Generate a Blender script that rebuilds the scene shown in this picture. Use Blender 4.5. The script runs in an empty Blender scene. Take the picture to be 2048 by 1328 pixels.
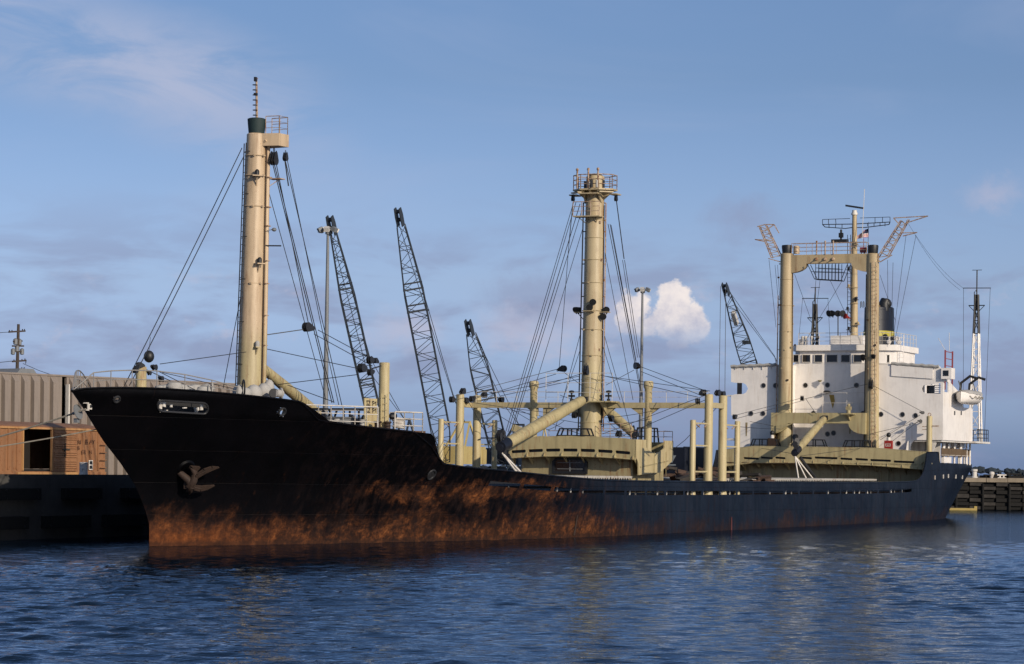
import bpy, bmesh, math, random
import numpy as np
from mathutils import Vector, Matrix
from mathutils.geometry import tessellate_polygon
R = math.radians
rnd = random.Random(7)
scene = bpy.context.scene
COL = scene.collection

# ---------------------------------------------------------------- camera
F_PX, EYE, ROLL, HOR = 5500.0, 4.0, 0.0119, 271.7     # focal length in photo pixels, eye height, roll, horizon offset
cam_d = bpy.data.cameras.new('camera')
cam = bpy.data.objects.new('camera', cam_d); COL.objects.link(cam)
cam.location = (0, 0, EYE)
cam.rotation_euler = (R(90), -ROLL, 0)
cam_d.sensor_width = 36.0
cam_d.lens = 36.0 * F_PX / 2048.0
cam_d.shift_y = HOR / 2048.0
cam_d.shift_x = ROLL * HOR / 2048.0
cam_d.clip_start = 1.0
cam_d.clip_end = 60000.0
scene.camera = cam

# ---------------------------------------------------------------- light
SUN_AZ = 61.0      # degrees from the ship's heading round to its port side
SUN_EL = 21.0
TH, X0, D0 = 0.40298, -17.381, 132.6
SA, CA = math.sin(TH), math.cos(TH)
_a = R(SUN_AZ)
sx = math.sin(_a) * CA + math.cos(_a) * -SA
sy = math.sin(_a) * -SA + math.cos(_a) * -CA
sun_dir = Vector((sx * math.cos(R(SUN_EL)), sy * math.cos(R(SUN_EL)), math.sin(R(SUN_EL))))
sun_d = bpy.data.lights.new('sun', 'SUN'); sun = bpy.data.objects.new('sun', sun_d); COL.objects.link(sun)
sun_d.energy = 3.9; sun_d.angle = R(0.5); sun_d.color = (1.0, 0.86, 0.68)
sun.rotation_euler = sun_dir.to_track_quat('Z', 'Y').to_euler()
sun.location = (60, -60, 80)

world = bpy.data.worlds.new('World'); scene.world = world; world.use_nodes = True
scene.view_settings.view_transform = 'Standard'
scene.view_settings.look = 'None'
scene.view_settings.exposure = 0.0
scene.view_settings.gamma = 1.0
scene.view_settings.use_curve_mapping = False
scene.cycles.max_bounces = 4
scene.cycles.diffuse_bounces = 2
scene.cycles.glossy_bounces = 3
scene.cycles.use_denoising = True

# ---------------------------------------------------------------- node helper
class NT:
    def __init__(s, tree):
        s.t = tree; s.nodes = tree.nodes; s.links = tree.links
    def node(s, typ, ins=None, **kw):
        n = s.nodes.new(typ)
        for k, v in kw.items(): setattr(n, k, v)
        for k, v in (ins or {}).items():
            s.put(n.inputs[k], v)
        return n
    def put(s, sock, v):
        if hasattr(v, 'is_output') or isinstance(v, bpy.types.NodeSocket): s.links.new(v, sock)
        else: sock.default_value = v
    def m(s, op, a, b=None, c=None, clamp=False):
        n = s.nodes.new('ShaderNodeMath'); n.operation = op; n.use_clamp = clamp
        for i, v in enumerate((a, b, c)):
            if v is not None: s.put(n.inputs[i], v)
        return n.outputs[0]
    def noise(s, vec, scale, detail=4, rough=0.55, dist=0.0, out=0):
        n = s.node('ShaderNodeTexNoise', {'Scale': scale, 'Detail': detail, 'Roughness': rough, 'Distortion': dist})
        s.put(n.inputs['Vector'], vec); return n.outputs[out]
    def smooth(s, v, a, b, lo=0.0, hi=1.0):
        n = s.node('ShaderNodeMapRange', interpolation_type='SMOOTHSTEP')
        s.put(n.inputs['Value'], v)
        for k, q in (('From Min', a), ('From Max', b), ('To Min', lo), ('To Max', hi)): s.put(n.inputs[k], q)
        return n.outputs[0]
    def mix(s, fac, a, b, blend='MIX'):
        n = s.nodes.new('ShaderNodeMix'); n.data_type = 'RGBA'; n.blend_type = blend
        s.put(n.inputs[0], fac)
        for sock, v in ((n.inputs[6], a), (n.inputs[7], b)):
            if isinstance(v, tuple) and len(v) == 3: v = (*v, 1.0)
            s.put(sock, v)
        return n.outputs[2]
    def xyz(s, vec):
        n = s.nodes.new('ShaderNodeSeparateXYZ'); s.put(n.inputs[0], vec); return n.outputs
    def comb(s, x, y, z):
        n = s.nodes.new('ShaderNodeCombineXYZ')
        for i, v in enumerate((x, y, z)): s.put(n.inputs[i], v)
        return n.outputs[0]
    def ramp(s, fac, stops, interp='LINEAR'):
        n = s.nodes.new('ShaderNodeValToRGB'); n.color_ramp.interpolation = interp
        e = n.color_ramp.elements
        while len(e) < len(stops): e.new(0.5)
        for el, (pos, c) in zip(e, stops):
            el.position = pos
            el.color = (c, c, c, 1) if not isinstance(c, tuple) else (*c, 1)
        s.put(n.inputs[0], fac); return n.outputs[0]
    def bump(s, height, strength=0.3, dist=0.05, normal=None):
        n = s.node('ShaderNodeBump', {'Strength': strength, 'Distance': dist})
        s.put(n.inputs['Height'], height)
        if normal is not None: s.put(n.inputs['Normal'], normal)
        return n.outputs[0]

# ---------------------------------------------------------------- sky
def build_sky():
    w = NT(world.node_tree)
    for n in list(w.nodes): w.nodes.remove(n)
    sky = w.node('ShaderNodeTexSky', sky_type='NISHITA')
    sky.sun_disc = False
    sky.sun_elevation = R(SUN_EL)
    sky.sun_rotation = math.atan2(sun_dir.x, sun_dir.y)
    sky.altitude = 0.0; sky.air_density = 1.0; sky.dust_density = 1.0; sky.ozone_density = 1.0
    tc = w.node('ShaderNodeTexCoord').outputs['Generated']
    X, Y, Z = w.xyz(tc)
    az = w.m('MULTIPLY', w.m('ARCTAN2', X, Y), 57.2958)        # degrees east of the view axis
    el = w.m('MULTIPLY', w.m('ARCSINE', Z), 57.2958)
    # white balance of the film: cooler towards the horizon haze
    tint = w.ramp(w.m('DIVIDE', w.m('ABSOLUTE', el), 90.0, clamp=True), [(0.0, (0.26, 0.39, 0.93)), (0.011, (0.28, 0.395, 0.88)), (0.042, (0.325, 0.38, 0.64)), (0.06, (0.315, 0.365, 0.575)), (0.09, (0.266, 0.316, 0.465)), (0.22, (0.31, 0.37, 0.47)), (1.0, (0.45, 0.475, 0.5))])
    base = w.mix(1.0, w.mix(1.0, sky.outputs[0], tint, 'MULTIPLY'), (2.0, 2.0, 2.0), 'MULTIPLY')
    # thin high cloud in long soft streaks
    v1 = w.comb(w.m('MULTIPLY', az, 0.055), w.m('MULTIPLY', el, 0.22), w.m('MULTIPLY', az, 0.02))
    c1 = w.noise(v1, 1.6, 5, 0.55, 0.6)
    cir = w.smooth(c1, 0.46, 0.80)
    band = w.m('SUBTRACT', el, w.m('ADD', 8.15, w.m('MULTIPLY', w.m('ADD', az, 8.0), -0.30)))
    near = w.m('MULTIPLY', w.smooth(w.m('ABSOLUTE', band), 1.9, 0.1), w.smooth(az, -2.6, -6.4))
    wisp = w.m('MULTIPLY', near, w.smooth(w.noise(v1, 4.2, 6, 0.62, 0.8), 0.30, 0.66))
    cir = w.m('ADD', w.m('MULTIPLY', cir, 0.30), w.m('MULTIPLY', wisp, 0.85), clamp=True)
    base = w.mix(cir, base, CIRRUS)
    # low bank of lavender haze cloud
    v2 = w.comb(w.m('MULTIPLY', az, 0.16), w.m('MULTIPLY', el, 0.55), 3.7)
    c2 = w.noise(v2, 2.0, 5, 0.55, 0.3)
    bank = w.m('MULTIPLY', w.smooth(c2, 0.42, 0.66), w.smooth(el, 6.2, 3.4))
    base = w.mix(w.m('MULTIPLY', bank, 0.70), base, BANK)
    # small sunlit puffs in the bank
    v3 = w.comb(w.m('MULTIPLY', az, 0.5), w.m('MULTIPLY', el, 0.8), 11.3)
    c3 = w.noise(v3, 1.7, 5, 0.6, 0.2)
    puff = w.m('MULTIPLY', w.smooth(c3, 0.57, 0.74), w.m('MULTIPLY', w.smooth(el, 4.4, 3.4), w.smooth(el, 1.2, 2.4)))
    base = w.mix(w.m('MULTIPLY', puff, 0.45), base, PUFF)
    # the cumulus tower
    nz = w.node('ShaderNodeTexNoise', {'Scale': 2.1, 'Detail': 7, 'Roughness': 0.62}); nz.noise_dimensions = '3D'
    w.put(nz.inputs['Vector'], w.comb(az, el, 1.3))
    NX, NY, _ = w.xyz(nz.outputs['Color'])
    wa = w.m('ADD', az, w.m('MULTIPLY', w.m('SUBTRACT', NX, 0.5), 0.95))
    we = w.m('ADD', el, w.m('MULTIPLY', w.m('SUBTRACT', NY, 0.5), 0.95))
    def blobs(items, soft, kx):
        d_ = None
        for (px, py, r) in items:
            ca = (px - 1024) / F_PX * 57.3; ce = (664 + HOR + ROLL * (px - 1024) - py) / F_PX * 57.3
            dx = w.m('MULTIPLY', w.m('SUBTRACT', wa, ca), kx); dy = w.m('SUBTRACT', we, ce)
            q = w.m('SUBTRACT', w.m('SQRT', w.m('ADD', w.m('MULTIPLY', dx, dx), w.m('MULTIPLY', dy, dy))), r / F_PX * 57.3)
            d_ = q if d_ is None else w.m('SMOOTH_MIN', d_, q, 0.2)
        return w.smooth(d_, soft, -soft)
    base = w.mix(w.m('MULTIPLY', blobs(SOFT, 0.32, 0.6), 0.50), base, BANK2)
    base = w.mix(w.m('MULTIPLY', blobs(GLOW, 0.34, 0.55), 0.55), base, PUFF)
    d = None
    for (px, py, r) in CUMULUS:
        ca = (px - 1024) / F_PX * 57.3; ce = (664 + HOR + ROLL * (px - 1024) - py) / F_PX * 57.3
        dx = w.m('SUBTRACT', wa, ca); dy = w.m('SUBTRACT', we, ce)
        q = w.m('SUBTRACT', w.m('SQRT', w.m('ADD', w.m('MULTIPLY', dx, dx), w.m('MULTIPLY', dy, dy))), r / F_PX * 57.3)
        d = q if d is None else w.m('SMOOTH_MIN', d, q, 0.12)
    cm = w.smooth(d, 0.07, -0.10)
    cm = w.m('MULTIPLY', cm, w.smooth(el, 2.35, 3.25, 0.05, 0.95))
    sh = w.noise(w.comb(az, el, 5.0), 2.4, 6, 0.6)
    lit = w.smooth(w.m('ADD', w.m('MULTIPLY', w.m('SUBTRACT', sh, 0.5), 2.2), w.m('MULTIPLY', w.m('SUBTRACT', el, 3.1), 0.55)), -0.9, 0.7)
    base = w.mix(cm, base, w.mix(lit, CUM_LOW, CUM_HI))
    bg = w.node('ShaderNodeBackground', {'Strength': SKY_STRENGTH}); w.put(bg.inputs['Color'], base)
    out = w.node('ShaderNodeOutputWorld'); w.links.new(bg.outputs[0], out.inputs[0])
SKY_STRENGTH = 0.10
_k = 1.0 / SKY_STRENGTH
def _c(r, g, b): return (r * _k, g * _k, b * _k)
SKY_LOW = _c(0.30, 0.40, 0.60)
CIRRUS = _c(0.42, 0.48, 0.66)
BANK = _c(0.26, 0.30, 0.46)
PUFF = _c(0.52, 0.50, 0.62)
BANK2 = _c(0.27, 0.30, 0.45)
CUM_LOW = _c(0.44, 0.45, 0.58)
CUM_HI = _c(0.93, 0.84, 0.80)
CUMULUS = [(1270, 612, 24), (1258, 640, 22), (1292, 655, 24), (1348, 600, 32), (1340, 634, 40), (1378, 640, 34), (1396, 664, 26), (1240, 628, 14), (1365, 680, 20)]
SOFT = [(1050, 595, 42), (1115, 595, 44), (1480, 440, 34)]
GLOW = [(810, 662, 32), (1030, 656, 34), (1085, 672, 30), (1160, 640, 30), (1225, 625, 26), (1975, 398, 18)]
build_sky()

# ---------------------------------------------------------------- survey of the photograph: pixels to metres on known planes
def ray(px, py):
    u, v = px - 1024, py - 664
    return ((u + ROLL * v) / F_PX, 1.0, (HOR - (v - ROLL * u)) / F_PX)
def to_ship(X, Y):
    dx, dy = X - X0, Y - D0
    return dx * SA + dy * CA, dx * CA - dy * SA
def to_world(s, p): return X0 + s * SA + p * CA, D0 + s * CA - p * SA
def at_p(px, py, p=0.0):            # fore-and-aft plane p metres to port of the centreline -> s, z
    rx, _, rz = ray(px, py)
    D = (p + X0 * CA - D0 * SA) / (rx * CA - SA)
    return to_ship(D * rx, D)[0], EYE + D * rz
def at_s(px, py, s):                # athwartships plane s metres aft of the stem -> p, z
    rx, _, rz = ray(px, py)
    D = (s + X0 * SA + D0 * CA) / (rx * SA + CA)
    return to_ship(D * rx, D)[1], EYE + D * rz
def proj(s, p, z):
    X, D = to_world(s, p); U = F_PX * X / D; V = HOR - F_PX * (z - EYE) / D
    return 1024 + U - ROLL * V, 664 + V + ROLL * U
def ppm(s, p=0.0): return F_PX / to_world(s, p)[1]
def S(s, p, z): return Vector((s, -p, z))
def P(px, py, p=0.0):
    s, z = at_p(px, py, p); return S(s, p, z)
def T(px, py, s):
    p, z = at_s(px, py, s); return S(s, p, z)
def W(px, py, D):                   # world point at a given distance
    rx, _, rz = ray(px, py); return Vector((D * rx, D, EYE + D * rz))
SHIP_M = Matrix.Translation((X0, D0, 0)) @ Matrix.Rotation(math.pi / 2 - TH, 4, 'Z')

# ---------------------------------------------------------------- mesh helper
def lerp(a, b, t): return a + (b - a) * t
def interp(tab, x):
    if x <= tab[0][0]: return tab[0][1]
    for (x0, y0), (x1, y1) in zip(tab, tab[1:]):
        if x <= x1: return y0 + (y1 - y0) * (x - x0) / (x1 - x0)
    return tab[-1][1]
class MB:
    def __init__(s): s.v = []; s.f = []
    def add(s, vs, fs):
        o = len(s.v); s.v += [tuple(v) for v in vs]; s.f += [tuple(i + o for i in f) for f in fs]; return s
    def box(s, c, size, rot=None):
        c = Vector(c); hx, hy, hz = (q / 2 for q in size); vs = []
        for dx in (-hx, hx):
            for dy in (-hy, hy):
                for dz in (-hz, hz):
                    q = Vector((dx, dy, dz))
                    if rot is not None: q = rot @ q
                    vs.append(c + q)
        return s.add(vs, [(0, 1, 3, 2), (4, 6, 7, 5), (0, 4, 5, 1), (2, 3, 7, 6), (0, 2, 6, 4), (1, 5, 7, 3)])
    def sbox(s, s0, s1, p0, p1, z0, z1):      # box in ship axes
        return s.box(S((s0 + s1) / 2, (p0 + p1) / 2, (z0 + z1) / 2), (abs(s1 - s0), abs(p1 - p0), abs(z1 - z0)))
    def bar(s, a, b, w, h=None):               # square bar between two points
        a, b = Vector(a), Vector(b); d = b - a
        if d.length < 1e-6: return s
        rot = d.to_track_quat('Z', 'X').to_matrix()
        return s.box((a + b) / 2, (w, h or w, d.length), rot)
    def cyl(s, a, b, r0, r1=None, n=10, cap=True):
        return s.path([a, b], [r0, r0 if r1 is None else r1], n, cap)
    def path(s, pts, rad, n=6, cap=True):      # tube through points
        pts = [Vector(q) for q in pts]
        if not isinstance(rad, (list, tuple)): rad = [rad] * len(pts)
        rings = []; ref = None
        for i, q in enumerate(pts):
            t = (pts[min(i + 1, len(pts) - 1)] - pts[max(i - 1, 0)])
            t = t.normalized() if t.length > 1e-9 else Vector((0, 0, 1))
            if ref is None: ref = Vector((1, 0, 0)) if abs(t.x) < 0.8 else Vector((0, 1, 0))
            x = (ref - t * ref.dot(t)).normalized(); ref = x; y = t.cross(x)
            rings.append([q + (x * math.cos(2 * math.pi * k / n) + y * math.sin(2 * math.pi * k / n)) * rad[i] for k in range(n)])
        vs = [v for r_ in rings for v in r_]; fs = []
        for i in range(len(rings) - 1):
            for k in range(n):
                fs.append((i * n + k, i * n + (k + 1) % n, (i + 1) * n + (k + 1) % n, (i + 1) * n + k))
        if cap: fs.append(tuple(range(n - 1, -1, -1))); fs.append(tuple((len(rings) - 1) * n + k for k in range(n)))
        return s.add(vs, fs)
    def ring(s, c, nrm, r, rr, n=16, m=6):     # torus
        nrm = Vector(nrm).normalized(); q = nrm.to_track_quat('Z', 'X').to_matrix(); vs = []; fs = []
        for i in range(n):
            a = 2 * math.pi * i / n
            for j in range(m):
                b = 2 * math.pi * j / m
                vs.append(Vector(c) + q @ Vector(((r + rr * math.cos(b)) * math.cos(a), (r + rr * math.cos(b)) * math.sin(a), rr * math.sin(b))))
        for i in range(n):
            for j in range(m):
                fs.append((i * m + j, ((i + 1) % n) * m + j, ((i + 1) % n) * m + (j + 1) % m, i * m + (j + 1) % m))
        return s.add(vs, fs)
    def lathe(s, base, axis, prof, n=16):      # prof: (radius, height along axis)
        axis = Vector(axis).normalized()
        return s.path([Vector(base) + axis * h for r_, h in prof], [max(r_, 1e-4) for r_, h in prof], n)
    def prism(s, outer, fn, d0, d1, holes=()):  # outline in 2D, fn(a, b, d) -> 3D
        loops = [list(outer)] + [list(h) for h in holes]
        flat = [q for l in loops for q in l]; N = len(flat)
        tris = tessellate_polygon([[Vector((a, b, 0)) for a, b in l] for l in loops])
        vs = [fn(a, b, d0) for a, b in flat] + [fn(a, b, d1) for a, b in flat]
        fs = [tuple(t) for t in tris] + [tuple(i + N for i in reversed(t)) for t in tris]
        o = 0
        for l in loops:
            n = len(l)
            for i in range(n): j = (i + 1) % n; fs.append((o + i, o + j, N + o + j, N + o + i))
            o += n
        return s.add(vs, fs)
    def prism_s(s, poly, s0, s1, holes=()): return s.prism(poly, lambda a, b, d: S(d, a, b), s0, s1, holes)   # (p, z) outline
    def prism_p(s, poly, p0, p1, holes=()): return s.prism(poly, lambda a, b, d: S(a, d, b), p0, p1, holes)   # (s, z) outline
    def prism_z(s, poly, z0, z1, holes=()): return s.prism(poly, lambda a, b, d: S(a, b, d), z0, z1, holes)   # (s, p) outline
    def ball(s, c, r, n=12, sc=(1, 1, 1)):
        vs = []; fs = []; m = n // 2
        for i in range(m + 1):
            t = math.pi * i / m
            for k in range(n):
                a = 2 * math.pi * k / n
                vs.append(Vector(c) + Vector((r * sc[0] * math.sin(t) * math.cos(a), r * sc[1] * math.sin(t) * math.sin(a), r * sc[2] * math.cos(t))))
        for i in range(m):
            for k in range(n): fs.append((i * n + k, (i + 1) * n + k, (i + 1) * n + (k + 1) % n, i * n + (k + 1) % n))
        return s.add(vs, fs)
    def mesh(s, name, mat, origin=(0, 0, 0), smooth=True):
        me = bpy.data.meshes.new(name); o = Vector(origin)
        me.from_pydata([tuple(Vector(v) - o) for v in s.v], [], s.f); me.validate()
        bm = bmesh.new(); bm.from_mesh(me); bmesh.ops.recalc_face_normals(bm, faces=bm.faces); bm.to_mesh(me); bm.free()
        if smooth:
            me.polygons.foreach_set('use_smooth', [True] * len(me.polygons)); me.set_sharp_from_angle(angle=R(38))
        me.materials.append(mat); return me
    def build(s, name, mat, parent=None, origin=(0, 0, 0), smooth=True):
        ob = bpy.data.objects.new(name, s.mesh(name, mat, origin, smooth)); COL.objects.link(ob)
        ob.location = origin
        if parent is not None: ob.parent = parent
        return ob
def tag(o, label=None, cat=None, group=None, kind=None):
    if label: o['label'] = label
    if cat: o['category'] = cat
    if group: o['group'] = group
    if kind: o['kind'] = kind
    return o
def empty(name, loc, rz=0.0):
    o = bpy.data.objects.new(name, None); COL.objects.link(o); o.location = loc; o.rotation_euler.z = rz; o.empty_display_size = 0.5
    return o
def on_ship(o):                                 # a top-level thing modelled in ship axes
    o.matrix_world = SHIP_M @ Matrix.Translation(o.location); return o
def share(src, parent, mat4=None):
    c = src.copy(); COL.objects.link(c); c.parent = parent
    if mat4 is not None: c.matrix_local = mat4
    return c
# ---------------------------------------------------------------- materials
def new_mat(name):
    m = bpy.data.materials.new(name); m.use_nodes = True; t = NT(m.node_tree)
    for n in list(t.nodes): t.nodes.remove(n)
    b = t.node('ShaderNodeBsdfPrincipled'); o = t.node('ShaderNodeOutputMaterial'); t.links.new(b.outputs[0], o.inputs[0])
    return m, t, b
def obj_vec(t): return t.node('ShaderNodeTexCoord').outputs['Object']
def plain(name, col, rough=0.6, metal=0.0, var=0.25, scale=1.5):
    m, t, b = new_mat(name); v = obj_vec(t)
    n = t.noise(v, scale, 5, 0.6)
    c = t.mix(t.m('MULTIPLY', t.smooth(n, 0.35, 0.75), var), (*col, 1), tuple(q * 0.45 for q in col))
    t.put(b.inputs['Base Color'], c); b.inputs['Roughness'].default_value = rough; b.inputs['Metallic'].default_value = metal
    return m
def ship_paint(name, col, col2=None, rust=0.3, rough=0.55, zsplit=None, stain=(0.20, 0.085, 0.03), streak=1.0, spot=0.66):
    """weathered ship paint: mottling, vertical run-down rust streaks and rust freckles"""
    m, t, b = new_mat(name); v = obj_vec(t); X, Y, Z = t.xyz(v)
    base = (*col, 1)
    if zsplit:
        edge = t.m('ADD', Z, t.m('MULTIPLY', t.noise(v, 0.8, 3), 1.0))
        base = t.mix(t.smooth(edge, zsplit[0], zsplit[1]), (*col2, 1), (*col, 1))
    mott = t.noise(v, 0.7, 6, 0.62)
    base = t.mix(t.m('MULTIPLY', t.smooth(mott, 0.38, 0.72), 0.32), base, tuple(q * 0.62 for q in col))
    sv = t.comb(t.m('MULTIPLY', X, 3.2), t.m('MULTIPLY', Y, 3.2), t.m('MULTIPLY', Z, 0.28))
    st = t.smooth(t.noise(sv, 1.3, 5, 0.6), 0.50, 0.70)
    patch = t.smooth(t.noise(v, 0.45, 3), 0.38, 0.60)
    fr = t.smooth(t.noise(v, 4.5, 5, 0.7), spot, spot + 0.05)
    k = t.m('MULTIPLY', t.m('ADD', t.m('MULTIPLY', t.m('MULTIPLY', st, patch), streak), t.m('MULTIPLY', fr, 0.8), clamp=True), rust)
    gv = t.comb(t.m('MULTIPLY', X, 1.4), t.m('MULTIPLY', Y, 1.4), t.m('MULTIPLY', Z, 0.12))
    grime = t.smooth(t.noise(gv, 1.6, 4, 0.6), 0.46, 0.74, 0.0, min(0.55, rust * 0.75))
    base = t.mix(grime, base, tuple(q * 0.42 for q in col))
    chip = t.smooth(t.noise(v, 11.0, 3, 0.6), 0.67, 0.70, 0.0, min(1.0, rust))
    c = t.mix(t.m('MAXIMUM', k, t.m('MULTIPLY', chip, 0.7)), base, (*stain, 1))
    t.put(b.inputs['Base Color'], c)
    t.put(b.inputs['Roughness'], t.m('ADD', rough, t.m('MULTIPLY', k, 0.3), clamp=True))
    t.put(b.inputs['Normal'], t.bump(t.noise(v, 2.2, 4), 0.22, 0.05))
    return m
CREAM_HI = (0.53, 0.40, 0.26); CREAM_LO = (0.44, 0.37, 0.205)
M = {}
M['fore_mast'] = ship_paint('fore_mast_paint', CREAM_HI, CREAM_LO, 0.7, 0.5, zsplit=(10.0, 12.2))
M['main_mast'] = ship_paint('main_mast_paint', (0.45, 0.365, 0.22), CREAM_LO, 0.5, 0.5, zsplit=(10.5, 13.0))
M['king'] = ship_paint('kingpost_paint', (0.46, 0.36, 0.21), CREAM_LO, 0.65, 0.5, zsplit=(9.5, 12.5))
M['cream'] = ship_paint('cream_paint', (0.42, 0.355, 0.19), None, 0.75, 0.5)
M['cream_worn'] = ship_paint('cream_paint_worn', (0.34, 0.29, 0.16), None, 0.8, 0.6, spot=0.6)
M['post'] = ship_paint('post_paint', (0.49, 0.41, 0.225), None, 0.65, 0.5)
M['white'] = ship_paint('white_paint', (0.82, 0.78, 0.735), None, 0.22, 0.45, stain=(0.36, 0.24, 0.12), spot=0.70)
M['white_worn'] = ship_paint('white_paint_worn', (0.66, 0.63, 0.58), None, 0.6, 0.55, stain=(0.30, 0.16, 0.08))
M['rail'] = ship_paint('rail_paint', (0.62, 0.58, 0.52), None, 0.5, 0.5)
M['rail_rust'] = ship_paint('rusty_rail_paint', (0.45, 0.34, 0.25), None, 0.9, 0.7, spot=0.5)
M['rail_grey'] = plain('grey_rail_paint', (0.22, 0.21, 0.20), 0.6)
M['black'] = plain('black_iron', (0.012, 0.013, 0.015), 0.5)
M['dark'] = plain('dark_grease', (0.02, 0.02, 0.022), 0.45)
M['wire'] = plain('wire_rope', (0.020, 0.021, 0.024), 0.6)
M['grey'] = plain('grey_paint', (0.16, 0.17, 0.18), 0.5)
M['canvas'] = plain('canvas_cover', (0.38, 0.37, 0.35), 0.85, 0, 0.35, 3)
M['canvas_green'] = plain('green_canvas', (0.012, 0.03, 0.032), 0.7, 0, 0.4, 3)
M['rope'] = plain('mooring_rope', (0.26, 0.235, 0.19), 0.9, 0, 0.5, 6)
M['deck'] = plain('deck_paint', (0.10, 0.055, 0.035), 0.8, 0, 0.5, 0.6)
M['hatch'] = ship_paint('hatch_cover_paint', (0.42, 0.40, 0.36), None, 0.7, 0.7)
M['glass'] = plain('dark_glass', (0.010, 0.012, 0.016), 0.08, 0, 0.0)
M['red'] = plain('red_paint', (0.30, 0.02, 0.012), 0.5, 0, 0.3)
M['red_rail'] = plain('faded_red_paint', (0.26, 0.05, 0.055), 0.55)
M['faded_mark'] = plain('faded_red_mark', (0.10, 0.026, 0.024), 0.7)
M['navy'] = plain('navy_paint', (0.006, 0.008, 0.016), 0.45)
M['brown'] = plain('brown_canvas', (0.12, 0.08, 0.045), 0.85, 0, 0.5, 2)
M['scrap'] = plain('rusty_scrap', (0.07, 0.04, 0.028), 0.85, 0, 0.8, 3)
M['anchor'] = plain('anchor_iron', (0.034, 0.018, 0.011), 0.75, 0, 0.6, 4)
M['yellow_band'] = plain('yellow_band_paint', (0.42, 0.36, 0.05), 0.5)

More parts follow.
